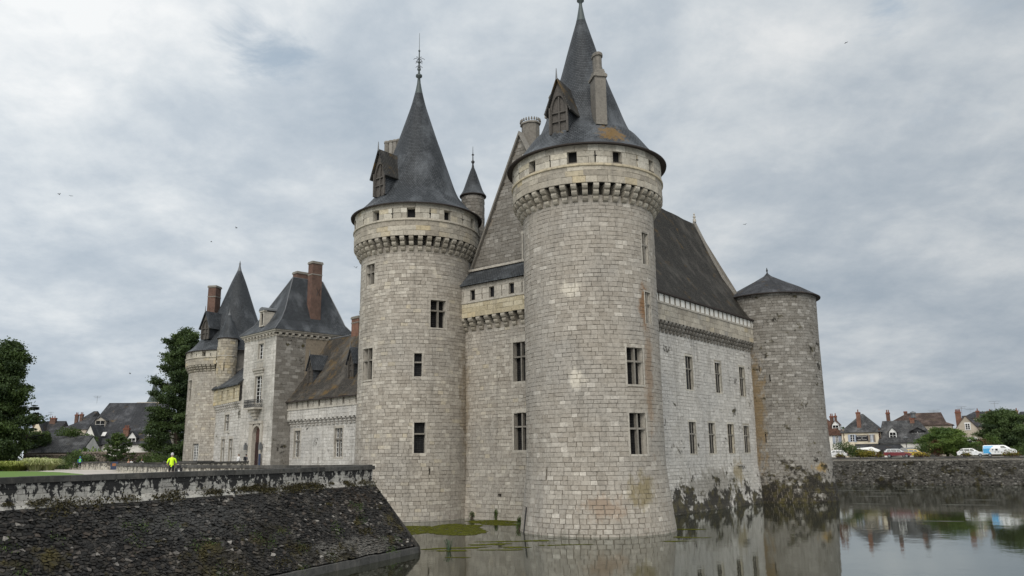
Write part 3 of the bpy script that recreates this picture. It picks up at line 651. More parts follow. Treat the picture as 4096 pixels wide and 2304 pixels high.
def leaves(name, pts, size, mat, parent=None, kind=None, squash=1.0, seed=1, toner=None, loc=None, aspect=.6):
    rs = np.random.RandomState(seed); n = len(pts); pts = np.asarray(pts, float)
    d1 = rs.normal(size=(n, 3)); d1[:, 2] *= squash; d1 /= np.linalg.norm(d1, axis=1, keepdims=True)
    d2 = np.cross(d1, rs.normal(size=(n, 3))); d2 /= np.linalg.norm(d2, axis=1, keepdims=True) + 1e-9
    s = size * rs.uniform(.6, 1.35, (n, 1)); a = d1 * s; b = d2 * s * aspect
    v = np.stack([pts - a, pts - b * .9, pts + a, pts + b * .9], 1).reshape(-1, 3)
    og = np.array(ORG[parent]) if parent is not None else np.array(loc if loc is not None else (0, 0, 0))
    v = v - og; me = bpy.data.meshes.new(name)
    me.vertices.add(4 * n); me.vertices.foreach_set('co', v.ravel()); me.loops.add(4 * n); me.loops.foreach_set('vertex_index', np.arange(4 * n, dtype=np.int32))
    me.polygons.add(n); me.polygons.foreach_set('loop_start', np.arange(0, 4 * n, 4, dtype=np.int32))
    me.materials.append(MATS[mat]); tn = rs.uniform(0, 1, n) if toner is None else np.clip(toner + rs.uniform(-.2, .2, n), 0.002, 1)
    me.attributes.new('tone', 'FLOAT', 'FACE').data.foreach_set('value', tn); me.update(); me.validate()
    o = bpy.data.objects.new(name, me); COL.objects.link(o)
    if parent is not None: o.parent = parent
    elif loc is not None: o.location = loc
    ORG[o] = Vector(og)
    if kind: o['kind'] = kind
    return o

# ---- near moat wall: dark battered rubble, ashlar parapet with black run-off, dark coping slabs
BAT = 3.74
def moff(z): return BAT * min(1.0, max(0.0, (4.42 - z) / 4.42)) if z < 4.42 else 0.0
moat = thing('moat_wall', 'long dark battered rubble moat wall with pale parapet in the left foreground', 'wall', (MT.x - 8, MT.y - 18, 0))
SM = Plane(MT, -MD, MN, moff)
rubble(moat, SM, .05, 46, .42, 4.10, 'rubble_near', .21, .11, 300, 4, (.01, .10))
masonry(moat, SM, 0, 46, 4.10, 4.42, 'parapet_stone', 'rubble_gap', (.15, .17), (.30, .6), jt=.006, dep=.06, nparts=60, out=(.0, .03))
masonry(moat, SM, 0, 46, 4.42, 5.10, 'parapet_stone', 'rubble_gap', (.20, .26), (.30, .6), jt=.006, dep=.06, nparts=120, out=(.0, .03))
mb = MB(); 
for i in range(8): sbox(mb, SM, -.02 + i * 6, 5.98 + i * 6, 4.5, 5.08, -.75, -.07)
mb.build('parapet_core', 'parapet_inner', moat)
x = -.12
while x < 46:
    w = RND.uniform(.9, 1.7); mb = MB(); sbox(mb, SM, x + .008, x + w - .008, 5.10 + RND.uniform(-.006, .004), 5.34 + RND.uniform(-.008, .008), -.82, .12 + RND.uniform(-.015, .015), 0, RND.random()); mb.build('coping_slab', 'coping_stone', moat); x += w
SMp = Plane(MT + MN * (BAT - .22), -MD, MN); x = -.1                                       # plinth course at the waterline
while x < 40:
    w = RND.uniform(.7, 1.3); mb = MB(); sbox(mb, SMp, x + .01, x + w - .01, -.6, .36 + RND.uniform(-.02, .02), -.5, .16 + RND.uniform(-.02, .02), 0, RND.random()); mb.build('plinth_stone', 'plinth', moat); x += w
# the wall's end, turning away towards the castle
SE = Plane(MT, Vector((-MN.x, -MN.y)), MD)
mb = MB(); prof = [(-BAT - .15, -.6), (-BAT, .4), (0, 4.42), (0, 5.1), (.75, 5.1), (.75, -.6)]
mb.add([SE.P(-p if False else p * 1.0, z, -.03) for p, z in prof], [tuple(range(len(prof)))]); mb.build('end_face', 'rubble_gap', moat)
# moss cushions on the ledge and mossy clumps over the batter
r_ = random.Random(8); P_ = []
for i in range(70):
    a_ = r_.uniform(.5, 34) if i > 18 else r_.uniform(.3, 12); z_ = 4.30 + r_.uniform(-.12, .10) if i < 52 else r_.uniform(.6, 4.2); rad_ = r_.uniform(.12, .48)
    for _ in range(int(rad_ * 420)): P_.append(SM.P(a_ + r_.gauss(0, rad_), z_ + r_.gauss(0, rad_ * .28), .06 + abs(r_.gauss(0, .07))))
leaves('moss', [tuple(p) for p in P_], .055, 'moss_leaf', moat, 'stuff', seed=3)
P_ = []
for i in range(46):
    a_ = r_.uniform(0, 32); z_ = r_.uniform(.4, 3.2)
    for _ in range(60): P_.append(SM.P(a_ + r_.gauss(0, .22), z_ + r_.gauss(0, .14), .1 + abs(r_.gauss(0, .07))))
leaves('wall_weeds', [tuple(p) for p in P_], .06, 'leaf_mid', moat, 'stuff', seed=5, aspect=.25)

# ---- inner parapet of the terrace (facing the path), pale with dark run-off
inner = thing('terrace_parapet', 'pale streaked stone parapet running behind the cyclist in yellow', 'parapet', (IP[2].x, IP[2].y, GZ))
for p, q in zip(IP, IP[1:]):
    d_ = (q - p); L = d_.length; d_.normalize(); n_ = Vector((-d_.y, d_.x)); 
    if n_.dot(-p) < 0: n_ = -n_
    S_ = Plane(p, d_, n_)
    masonry(inner, S_, 0, L, GZ - .1, 5.20, 'parapet_inner', 'mortar', (.3, .36), (.6, 1.1), jt=.006, dep=.05, nparts=18)
    mb = MB(); sbox(mb, S_, 0, L, GZ - .1, 5.18, -.45, -.06); mb.build('parapet_core', 'mortar', inner)
    x = 0
    while x < L - .05:
        w = min(RND.uniform(1.1, 1.9), L - x); mb = MB(); sbox(mb, S_, x + .006, x + w - .006, 5.20, 5.41 + RND.uniform(-.006, .006), -.55, .09, 0, RND.random()); mb.build('coping_slab', 'coping_stone', inner); x += w
# lower moat-side face of the terrace
mb = MB()
for p, q in zip(IP, IP[1:]): mb.add([Vector((p.x, p.y, GZ)), Vector((q.x, q.y, GZ)), Vector((q.x, q.y, -.5)), Vector((p.x, p.y, -.5))], [(0, 1, 2, 3)])
mb.build('retaining_face', 'rubble_gap', inner)

# ---- far quay wall
quay = thing('quay_wall', 'grey mossy rubble quay wall across the moat on the right', 'wall', (70, 139, 0))
SQ = Plane(QL - QD * 22, QD, QN, lambda z: .8 * max(0., (4.0 - z) / 4.0))
rubble(quay, SQ, 0, 84, -.3, 4.02, 'rubble_quay', .36, .16, 300, 9, (.01, .10))
masonry(quay, SQ, 0, 84, 4.02, 4.36, 'stone_dark', 'rubble_gap', (.16, .18), (.5, .9), nparts=60, dep=.06)
x = 0
while x < 84:
    w = RND.uniform(1.2, 2.0); mb = MB(); sbox(mb, SQ, x + .008, x + w - .008, 4.36, 4.58, -.7, .1, 0, RND.random()); mb.build('coping_slab', 'coping_stone', quay); x += w
mb = MB(); mb.add([Vector((p.x, p.y, z)) for p in (q0, q1) for z in (-.5, GZ)], [(0, 1, 3, 2)]); mb.build('wall_core', 'rubble_gap', quay)

# ================================================================== castle: keep
aR = rad(38.84); eR = Vector((math.sin(aR), math.cos(aR))); eL = Vector((-math.cos(aR), math.sin(aR)))
def KW(a, b): return eR * (58.5 + a) + eL * (38.21 + b)
def KP(a, b, z): p = KW(a, b); return Vector((p.x, p.y, z))

def round_tower(name, label, C, prof, zc0, zc1, ringr, zs, ze, roofp, wins, holes, slits, mats, step=8.18, a0=-118, a1=118, corb=None, nparts=300, ch=(.30, .40), ln=(.42, .80), group=None, extra=None, ringa=None):
    root = thing(name, label, 'tower', (C.x, C.y, 0), group); S = Cyl(C, prof); k = rad(1) * S.R0
    ops = [(w[0] * k, w[1] * k, w[2], w[3]) for w in wins] + [(w[0] * k - .07, w[0] * k + .07, w[1], w[2]) for w in slits]
    masonry(root, S, a0 * k, a1 * k, prof[0][1], zc0, mats[0], mats[2], ch, ln, ops, nparts=nparts)
    for w in wins: window(root, S, w[0] * k, w[1] * k, w[2], w[3], *w[4:5], **(w[5] if len(w) > 5 else {}))
    for w in slits: window(root, S, w[0] * k - .07, w[0] * k + .07, w[1], w[2], 'slit', mats[0], fw=0, dep=.5)
    if not corb: return root, S
    SU = Cyl(C, [(S.r(zc0), zc0), (S.r(zc0), zc1 + .2)])
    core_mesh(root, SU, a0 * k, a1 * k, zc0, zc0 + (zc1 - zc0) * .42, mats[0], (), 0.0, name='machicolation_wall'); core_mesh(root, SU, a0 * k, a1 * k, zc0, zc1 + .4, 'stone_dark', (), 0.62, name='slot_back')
    r0, r1 = ringa or (a0, a1)
    corbels(root, SU, [a * rad(1) * SU.R0 for a in np.arange(r0 - (r0 - corb[3]) % step + step, r1, step)], zc0, 'stone_corbel', corb[0], zc1 - zc0, corb[1])
    SR = Cyl(C, [(ringr, zc1), (ringr, (zc1 + ze) / 2), (ringr, ze)]); kr = rad(1) * ringr
    ro = [(h[0] * kr - h[3] / 2, h[0] * kr + h[3] / 2, h[1], h[2]) for h in holes]
    so = [(s_[0] * kr - .05, s_[0] * kr + .05, s_[1], s_[2]) for s_ in corb[2]]
    masonry(root, SR, r0 * kr, r1 * kr, zc1, zs, mats[1], mats[2], (.44, .58), (.8, 1.5), [], jt=.006, dep=.05, nparts=90, out=(0, .012))
    masonry(root, SR, r0 * kr, r1 * kr, zs + .22, ze, mats[3], mats[2], (.44, .58), (.7, 1.4), ro + so, jt=.006, dep=.05, nparts=70, out=(0, .012))
    b = SR.base
    mb = MB(); mb.lathe(C, [(ringr - .05, zs - .05), (ringr + .13, zs + .02), (ringr + .13, zs + .16), (ringr + .02, zs + .24)], 60, b + rad(r0), b + rad(r1)); mb.build('string_course', mats[1], root, smooth=False)
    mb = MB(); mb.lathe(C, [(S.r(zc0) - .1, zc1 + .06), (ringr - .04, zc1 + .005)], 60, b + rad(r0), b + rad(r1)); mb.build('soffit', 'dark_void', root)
    for h in holes: window(root, SR, h[0] * kr - h[3] / 2, h[0] * kr + h[3] / 2, h[1], h[2], 'hole', mats[3], fw=0, dep=.55)
    for s_ in corb[2]:
        w = window(root, SR, s_[0] * kr - .05, s_[0] * kr + .05, s_[1], s_[2], 'slit', mats[3], fw=0, dep=.2)
        mb = MB(); zm = s_[1] + (s_[2] - s_[1]) * .55; sbox(mb, SR, s_[0] * kr - .13, s_[0] * kr + .13, zm - .05, zm + .05, -.1, .017, seg=1); mb.build('cross_slot', 'dark_void', w)
    return root, S

def finial(root, C, zb, parts, mat='copper', n=14, name='finial'):
    mb = MB(); mb.lathe(C, parts, n, z0=zb); return mb.build(name, mat, root, smooth=True)

# --- nearest tower
T1, S1 = round_tower('round_tower', 'tallest nearest round tower rising from the water, dormer and chimney on its slate cone', C1,
    [(6.25, -.6), (6.20, 0.1), (6.02, 1.5), (5.80, 3.3), (5.63, 5.0), (5.59, 9), (5.59, 20), (5.59, 25.66)], 25.66, 27.0, 6.46, 28.38, 30.22, None,
    [(28.2, 44.6, 11.12, 14.02, 'cross', dict(pane='lattice')), (28.2, 44.6, 5.86, 8.95, 'cross', dict(pane='lattice')), (50.3, 60.5, 20.9, 23.55, 'cross', dict(fw=.1)), (51, 59.6, 16.05, 18.6, 'cross', dict(fw=.1))],
    [(a, 28.74, 29.80, .80) for a in (-76.5, -43.3, -9.8, 23.2, 56.2, 89)], [(-41.4, 4.15, 4.78), (54.2, 3.33, 3.74)],
    ('stone_near', 'stone_band', 'mortar', 'stone_crown'), corb=(.44, .87, [(a, 28.72, 29.66) for a in (-93, -60.3, -26.4, 6.8, 40.0, 73)], 6.9))
pr = smooth_prof([(6.97, 30.20), (6.1, 30.85), (4.78, 32.62), (3.93, 33.65), (2.98, 36.25), (2.11, 38.80), (1.30, 41.75), (.42, 44.86)])
rf = cone_roof(T1, C1, pr, 6.97, 6.46, 30.22)
finial(rf, C1, 0, [(.45, 44.8), (.36, 45.2), (.22, 46.0), (.15, 46.45), (.15, 46.7), (.33, 46.85), (.33, 47.1), (.12, 47.3), (.12, 48.2), (.2, 48.4), (.06, 48.6), (.04, 51.5), (.0, 51.6)], name='spire_cap')
th = S1.base
def tw(C, base, deg, r, z): an = base + rad(deg); return Vector((C.x + r * math.cos(an), C.y + r * math.sin(an), z)), an
p, an = tw(C1, th, -23.6, 5.25, 31.95); gothic_dormer(T1, p, an, 1.72, 2.35, 2.35, 2.6)
def stone_stack(root, C, base, deg, r, z0, z1, z2, w, d, lab=None):
    p, an = tw(C, base, deg, r, z0); M = local(p, an)
    o = chimney(root, M, w, d, z1 - z0, 'stone_stack', 'stone_dark', band=False, capo=.12)
    M2 = local(Vector((p.x, p.y, z1 + .3)), an); mb = MB(); mb.box((0, 0, .12), (w * .94, d * .94, .24), M2); mb.box((0, 0, .33), (w * .86, d * .86, .18), M2); mb.build('plinth', 'stone_stack', o)
    mb = MB(); n = 10; h = z2 - z1 - .3
    for zz, k in ((.3, .78), (h - .22, .78), (h - .2, .95), (h, .98), (h + .12, .8)): mb.v += [M2 @ Vector((k * w / 2 * math.cos(2 * math.pi * (i + .5) / n), k * d * .55 * math.sin(2 * math.pi * (i + .5) / n), zz)) for i in range(n)]
    for f in [(j * n + i, j * n + (i + 1) % n, (j + 1) * n + (i + 1) % n, (j + 1) * n + i) for j in range(4) for i in range(n)] + [tuple(range(4 * n, 5 * n))]: mb.f.append(f); mb.mi.append(0); mb.tone.append(.4)
    mb.build('flue', 'stone_stack', o); return o
stone_stack(T1, C1, th, 17.0, 4.25, 32.6, 36.9, 39.1, .95, 1.35)
stone_stack(T1, C1, th, -138, 3.95, 32.6, 36.9, 39.0, 1.1, 1.5)
mb = MB()                                                                              # lead pipe down the left flank
mb.tube(S1.P(-6.5, -.2, .08), S1.P(-6.45, 1.9, .08), .05); mb.build('drain_pipe', 'iron', T1)

# --- second tower
T2, S2 = round_tower('round_tower', 'second large round tower left of the nearest, with lightning rod on its slate cone', C2,
    [(6.0, -.6), (5.95, 0), (5.87, 4.7), (5.83, 9.3), (5.79, 13), (5.76, 19), (5.73, 25.76)], 25.76, 27.18, 6.55, 28.72, 30.55, None,
    [(-61.5, -46.2, 22.7, 24.9, 'cross', dict(fw=.1)), (14.3, 30.8, 18.15, 20.9, 'cross', dict(pane='lattice', fw=.12)), (-62.3, -45.7, 13.25, 16.35, 'cross', {}), (-1.0, 6.6, 13.3, 15.6, 'transom', dict(pane='lattice')), (-.2, 10.3, 6.12, 9.07, 'transom', dict(pane='lattice'))],
    [(a, 29.0, 29.98, .82) for a in (-77, -38.6, -5.3, 27.9, 61.2)], [(14.6, 4.2, 4.75), (55, 6.2, 7.5)],
    ('stone_mid', 'stone_band', 'mortar', 'stone_crown'), corb=(.44, .82, [(a, 28.98, 29.8) for a in (-90, -55.2, -21.8, 11.4, 44.8)], 3.1), step=8.1)
pr = smooth_prof([(6.98, 30.5), (6.1, 31.1), (4.9, 32.4), (4.2, 33.6), (3.28, 36.25), (2.5, 38.55), (2.12, 39.65), (1.43, 41.8), (.82, 43.75), (.44, 45.3)])
rf = cone_roof(T2, C2, pr, 6.98, 6.55, 30.55)
fo = finial(rf, C2, 0, [(.46, 45.25), (.34, 45.8), (.2, 46.6), (.15, 47.2), (.36, 47.35), (.36, 47.55), (.14, 47.7), (.10, 48.1), (.22, 48.2), (.1, 48.35), (.09, 49.0), (.2, 49.1), (.08, 49.25), (.06, 50.4), (.13, 50.5), (.03, 50.7), (.018, 52.7)], name='spire_cap')
mb = MB()
for z_, r__ in ((48.3, .38), (48.9, .42), (49.3, .62)):
    for i in range(6):
        an = i * math.pi / 3 + z_; c_, s__ = math.cos(an), math.sin(an); last = None
        for j in range(6):
            f = j / 5; q = Vector((C2.x + c_ * r__ * f, C2.y + s__ * r__ * f, z_ + .30 * math.sin(f * 2.6) )); 
            if last is not None: mb.tube(last, q, .028, n=5)
            last = q
mb.build('wrought_ornament', 'iron', fo)
th2 = S2.base
p, an = tw(C2, th2, -46.5, 5.35, 32.1); gothic_dormer(T2, p, an, 1.72, 2.45, 2.35, 2.7)
for i in range(4):                                                                     # row of round flues behind the cone
    an = th2; lt = Vector((-math.sin(th2), math.cos(th2))); q = C2 - lt * (3.42 - .44 * i) - Vector((math.cos(th2), math.sin(th2))) * 1.3; M = local(Vector((q.x, q.y, 34.0)), an)
    chimney(T2, M, .60, .60, 5.85 + .10 * i, 'stone_gable', 'stone_dark', octo=True)

# --- right-hand far tower
T3, S3 = round_tower('round_tower', 'plain round tower with low conical slate roof at the right end', C3,
    [(6.35, -.6), (6.3, .2), (6.09, 1.8), (5.86, 4.4), (5.76, 5.9), (5.64, 10), (5.62, 15), (5.62, 20), (5.70, 25.2)], 25.2, 25.2, 0, 0, 0, None,
    [(74, 80, 7.0, 11.0, 'hole', dict(fw=0, trim='stone_far'))], [], [(-6.7, 14.3, 15.1), (-17.1, 7.0, 7.95), (-19, 15.6, 16.3)], ('stone_far', 'stone_far', 'mortar', 'stone_far'), a0=-112, a1=112)
cone_roof(T3, C3, [(6.28, 25.2), (4.11, 26.55), (1.82, 27.75), (.5, 28.5), (.12, 28.9)], 6.28, 5.7, 25.15, 'slate_town')
finial(T3, C3, 28.8, [(.14, 0), (.06, .3), (.13, .45), (.02, .9)], 'iron')

# --- curtain wall between the two big towers
cw = thing('curtain_wall', 'recessed curtain wall between the two big towers, slate walk roof on top', 'wall', (KW(0, 9).x, KW(0, 9).y, 0))
SL = Plane(KW(0, 0), eL, -eR, lambda z: .40 * max(0., (4.6 - z) / 4.6))
ops = [(7.05, 8.84, 12.7, 16.46), (7.05, 8.85, 6.33, 9.78), (10.3, 10.75, 2.0, 2.35)]
masonry(cw, SL, 2.0, 15.6, -.5, 18.1, 'stone_mid', 'mortar', (.30, .40), (.42, .8), ops, nparts=300)
window(cw, SL, 7.05, 8.84, 12.7, 16.46, 'cross', pane='lattice', fw=.2); window(cw, SL, 7.05, 8.85, 6.33, 9.78, 'cross', pane='lattice', fw=.2); window(cw, SL, 10.3, 10.75, 2.0, 2.35, 'hole', 'stone_mid', fw=0)
SLu = Plane(KW(0, 0), eL, -eR); core_mesh(cw, SLu, 2, 15.6, 18.1, 18.65, 'stone_mid', (), 0, name='machicolation_wall'); core_mesh(cw, SLu, 2, 15.6, 18.1, 19.8, 'stone_dark', (), .62, name='slot_back')
corbels(cw, SLu, [3.2 + 1.06 * i for i in range(12)], 18.1, 'stone_corbel', .5, 1.30, .74)
SLp = Plane(KW(-.70, 0), eL, -eR); sq = [(13.1, 13.76, 21.15, 22.13), (10.58, 11.26, 21.15, 22.13), (8.08, 8.73, 21.15, 22.13), (5.5, 6.16, 21.15, 22.13)]
sl = [(x - .05, x + .05, 21.12, 22.0) for x in (14.71, 12.17, 9.63, 7.09)]
masonry(cw, SLp, 2.5, 15.4, 19.4, 20.85, 'stone_gold', 'mortar', (.44, .52), (.8, 1.4), [], jt=.006, dep=.05, nparts=60, out=(0, .012))
masonry(cw, SLp, 2.5, 15.4, 21.05, 22.65, 'stone_trim', 'mortar', (.44, .58), (.7, 1.3), sq + sl, jt=.006, dep=.05, nparts=60, out=(0, .012))
mb = MB(); sbox(mb, SLp, 2.5, 15.45, 20.84, 21.06, -.05, .09); mb.build('string_course', 'stone_trim', cw)
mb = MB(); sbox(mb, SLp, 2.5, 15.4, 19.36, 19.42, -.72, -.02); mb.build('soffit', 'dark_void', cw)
for o_ in sq: window(cw, SLp, *o_, kind='pane', trim='stone_trim', fw=0, dep=.25)
for o_ in sl: window(cw, SLp, *o_, kind='slit', trim='stone_trim', fw=0, dep=.2)
mb = MB(); e0, e1 = (-1.05, 22.62), (1.15, 24.45)
mb.hexa([KP(e0[0], 2, e0[1]), KP(e0[0], 15.75, e0[1]), KP(e1[0], 15.5, e1[1]), KP(e1[0], 2, e1[1]), KP(e0[0], 2, e0[1] + .16), KP(e0[0], 15.75, e0[1] + .16), KP(e1[0], 15.5, e1[1] + .16), KP(e1[0], 2, e1[1] + .16)])
mb.build('walk_roof', 'slate', cw, autouv=True)
mb = MB(); sbox(mb, Plane(KW(1.1, 0), eL, -eR), 2, 15.5, 24.55, 24.78, -.3, .25); mb.build('roof_flashing', 'stone_trim', cw)

# --- great hall: gable, steep roof, chimney
hall = thing('great_hall', 'great hall with tall stone gable and huge steep dark slate roof', 'building', (KW(18, 8).x, KW(18, 8).y, 0))
SG = Plane(KW(1.3, 0), eL, -eR); gtop = lambda b: 38.1 - 2.02 * abs(b - 8.55)
masonry(hall, SG, .8, 15.9, 22, 38.1, 'stone_gable', 'mortar', (.32, .42), (.45, .9), [(6.6, 8.45, 24.9, 27.5)], nparts=200, top=gtop)
window(hall, SG, 6.6, 8.45, 24.9, 27.5, 'cross', fw=.15)
for s_ in (-1, 1):
    mb = MB(); bb = 8.55 + s_ * 7.9
    mb.hexa([KP(.95, 8.55, 38.0), KP(.95, bb, gtop(bb) - .1), KP(1.75, bb, gtop(bb) - .1), KP(1.75, 8.55, 38.0), KP(.95, 8.55, 38.42), KP(.95, bb, gtop(bb) + .32), KP(1.75, bb, gtop(bb) + .32), KP(1.75, 8.55, 38.42)]); mb.build('gable_coping', 'stone_gable', hall)
M = Matrix.Translation(KP(2.6, 8.25, 35.0)) @ Matrix.Rotation(-aR, 4, 'Z')
ch = chimney(hall, M, 2.0, 1.7, 4.5, 'stone_gable', 'stone_dark', octo=True)
mb = MB()
for i in range(22):
    an = 2 * math.pi * i / 22; q = M @ Vector((1.08 * math.cos(an), .92 * math.sin(an), 4.72)); mb.tube(q, q + Vector((0, 0, .30)), .11, .06, 5)
mb.build('crown_crest', 'stone_stack', ch)
prR = [(-.45, 22.02), (.85, 24.0), (2.0, 25.8), (3.48, 28.25), (4.96, 31.4), (7.0, 36.25)]; 
mb = MB(); na = 24
def hp(a, k, side):
    f = (a - 1.5) / (37.2 - 1.5); rb, rz = 8.4 + (7.0 - 8.4) * f, 37.6 + (36.25 - 37.6) * f
    b, z = prR[k]; g = (b + .45) / 7.45; h = (z - 22.02) / (36.25 - 22.02)
    b2 = -.45 + g * (rb + .45) if side > 0 else 16.6 - g * (16.6 - rb); return KP(a, b2, 22.02 + h * (rz - 22.02) + .04 * math.sin(a * 1.3 + k * 2))
for side in (1, -1):
    vs = [hp(1.5 + 35.9 * i / na, k, side) for k in range(6) for i in range(na + 1)]; m_ = na + 1
    mb.add(vs, [(k * m_ + i, k * m_ + i + 1, (k + 1) * m_ + i + 1, (k + 1) * m_ + i) for k in range(5) for i in range(na)])
mb.build('roof', 'slate_brown', hall, autouv=True, smooth=True)
mb = MB()
for k in range(5):
    A = [hp(37.2, k, 1), hp(37.75, k, 1), hp(37.75, k + 1, 1), hp(37.2, k + 1, 1)]; up = Vector((0, 0, .45)); mb.hexa(A + [p + up for p in A])
    A = [hp(37.2, k, -1), hp(37.75, k, -1), hp(37.75, k + 1, -1), hp(37.2, k + 1, -1)]; mb.hexa(A + [p + up for p in A])
mb.build('gable_coping', 'stone_gable', hall)
mb = MB(); mb.add([hp(37.5, 0, 1), hp(37.5, 5, 1), hp(37.5, 0, -1)], [(0, 1, 2)]); mb.build('far_gable', 'stone_gable', hall)
p = hp(37.45, 5, 1); mb = MB(); mb.lathe((p.x, p.y), [(.24, .3), (.22, .7), (.1, .8), (.2, 1.0), (.2, 1.1), (.06, 1.25), (.13, 1.4), (.0, 1.65)], 10, z0=p.z); mb.build('finial', 'stone_trim', hall)

# --- right curtain wall of the hall
rw = thing('curtain_wall', 'long right-hand hall wall with seven mullioned windows above the moat', 'wall', (KW(20, 0).x, KW(20, 0).y, 0))
SRW = Plane(KW(0, 0), eR, -eL, lambda z: .62 * max(0., (4.5 - z) / 4.5))
wn = [(18.22, 19.86, 12.47, 16.03), (25.5, 27.1, 12.5, 16.0), (32.24, 33.8, 12.45, 15.94), (18.26, 19.78, 5.8, 9.07), (22.9, 24.5, 5.8, 9.06), (27.88, 29.48, 5.8, 9.04), (32.34, 33.87, 5.8, 8.99)]
rs_ = [(17.6, 17.8, 3.0, 4.3), (25.6, 25.8, 3.2, 4.4), (35.6, 35.75, 14.2, 15.6), (35.6, 35.75, 11.5, 12.6), (35.9, 36.05, 9.2, 10.2)]
masonry(rw, SRW, 9.0, 37.4, -.5, 18.0, 'stone_right', 'mortar_pale', (.30, .40), (.42, .8), wn + rs_, nparts=300)
for o_ in wn: window(rw, SRW, *o_, kind='cross', fw=.12, bar='stone_dark', dep=.26, trim='stone_crown')
for o_ in rs_: window(rw, SRW, *o_, kind='slit', trim='stone_right', fw=0)
SRu = Plane(KW(0, 0), eR, -eL); core_mesh(rw, SRu, 9, 37.4, 18.0, 18.5, 'stone_right', (), 0, name='machicolation_wall'); core_mesh(rw, SRu, 9, 37.4, 18.0, 19.5, 'stone_dark', (), .6, name='slot_back')
corbels(rw, SRu, [9.3 + .82 * i for i in range(35)], 17.95, 'stone_gable', .40, 1.25, .64)
SRp = Plane(KW(0, -.6), eR, -eL)
masonry(rw, SRp, 9.0, 37.0, 19.14, 20.85, 'stone_band', 'mortar', (.44, .56), (.8, 1.5), [], jt=.006, dep=.05, nparts=90, out=(0, .012))
mer = [(10.6 + 1.18 * i, 10.6 + 1.18 * i + .34, 21.05, 21.8) for i in range(23)]
masonry(rw, SRp, 9.0, 37.0, 21.02, 21.85, 'plaster_white', 'mortar_pale', (.8, .84), (.8, 1.2), mer, jt=.006, dep=.05, nparts=40, out=(0, .012))
mb = MB(); sbox(mb, SRp, 9, 37, 20.84, 21.03, -.05, .08); mb.build('string_course', 'stone_trim', rw)
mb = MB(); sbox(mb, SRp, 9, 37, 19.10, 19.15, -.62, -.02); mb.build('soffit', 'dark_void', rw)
for o_ in mer: window(rw, SRp, *o_, kind='hole', trim='stone_trim', fw=0, dep=.3)
mb = MB(); sbox(mb, SRp, 9, 37.2, 21.86, 22.02, -.5, .28); mb.build('eave_board', 'timber_dark', rw)
mb = MB(); sbox(mb, SRW, 29.8, 31.4, 4.35, 4.5, 0, .35); mb.build('drip_ledge', 'stone_gable', rw)

# --- slim turret beside the gable
A_ = rad(-2.89); Dt = 85.0; CT = Vector((Dt * math.sin(A_), Dt * math.cos(A_)))
tur = thing('stair_turret', 'slim stair turret with pointed slate cone beside the hall gable', 'turret', (CT.x, CT.y, 18))
STt = Cyl(CT, [(1.28, 22), (1.28, 28), (1.28, 34.4)]); masonry(tur, STt, -3.9, 3.9, 24, 34.35, 'stone_gable', 'mortar', (.32, .4), (.4, .7), nparts=60, dep=.05)
rf = cone_roof(tur, CT, smooth_prof([(1.52, 34.5), (1.15, 35.1), (.8, 36.1), (.4, 37.3), (.13, 38.0)]), 1.52, 1.28, 34.45, n=28)
finial(rf, CT, 37.9, [(.16, 0), (.08, .5), (.2, .7), (.2, .8), (.07, .95), (.05, 1.5), (.16, 1.6), (.04, 1.75), (.02, 2.6)], 'iron')

# ================================================================== castle: entrance side
aG = rad(-44.2); dG = Vector((math.sin(aG), math.cos(aG))); dP = Vector((math.cos(aG), -math.sin(aG)))
GK = Vector((-30.996, 102.379))
def GP(s, t_, z): q = GK + dG * s + dP * t_; return Vector((q.x, q.y, z))
gate = thing('gatehouse', 'square gatehouse with arched red door, balcony and steep hipped slate roof', 'building', (GK.x, GK.y, GZ))
SD = Plane(GK, dG, -dP); SF = Plane(GK, dP, -dG)
ops = [(3.45, 4.92, 18.85, 20.95), (3.45, 5.35, 13.0, 16.62), (3.05, 5.15, 4.4, 10.0)]
masonry(gate, SD, 0.02, 9.1, 3.5, 21.9, 'stone_gate', 'mortar_pale', (.36, .46), (.6, 1.1), ops, jt=.007, dep=.05, nparts=220)
masonry(gate, SF, 0.02, 4.3, 0, 21.9, 'stone_far', 'mortar_pale', (.36, .46), (.6, 1.1), [], jt=.007, dep=.05, nparts=120)
mb = MB(); sbox(mb, SF, 4.3, 11.2, 0, 21.9, -.4, .012); mb.build('rendered_wall', 'render_brown', gate)
mb = MB(); mb.hexa([GP(9.1, .1, 0), GP(9.1, 11.2, 0), GP(9.0, 11.2, 0), GP(9.0, .1, 0), GP(9.1, .1, 21.9), GP(9.1, 11.2, 21.9), GP(9.0, 11.2, 21.9), GP(9.0, .1, 21.9)]); mb.build('left_wall', 'stone_gate', gate)
window(gate, SD, 3.45, 4.92, 18.85, 20.95, 'glazed', fw=.2, dep=.3, nx=2, nz=(4,)); window(gate, SD, 3.45, 5.35, 13.0, 16.62, 'glazed', fw=.2, dep=.3, nx=2, nz=(7,))
mb = MB(); sbox(mb, SD, 2.9, 6.0, 17.35, 17.6, -.1, .28); sbox(mb, SD, 3.1, 5.8, 17.0, 17.35, -.1, .14); mb.build('pediment', 'stone_trim', gate)
mb = MB(); sbox(mb, SD, 3.35, 5.05, 17.7, 18.4, -.1, .09); mb.build('carved_panel', 'stone_trim', gate)
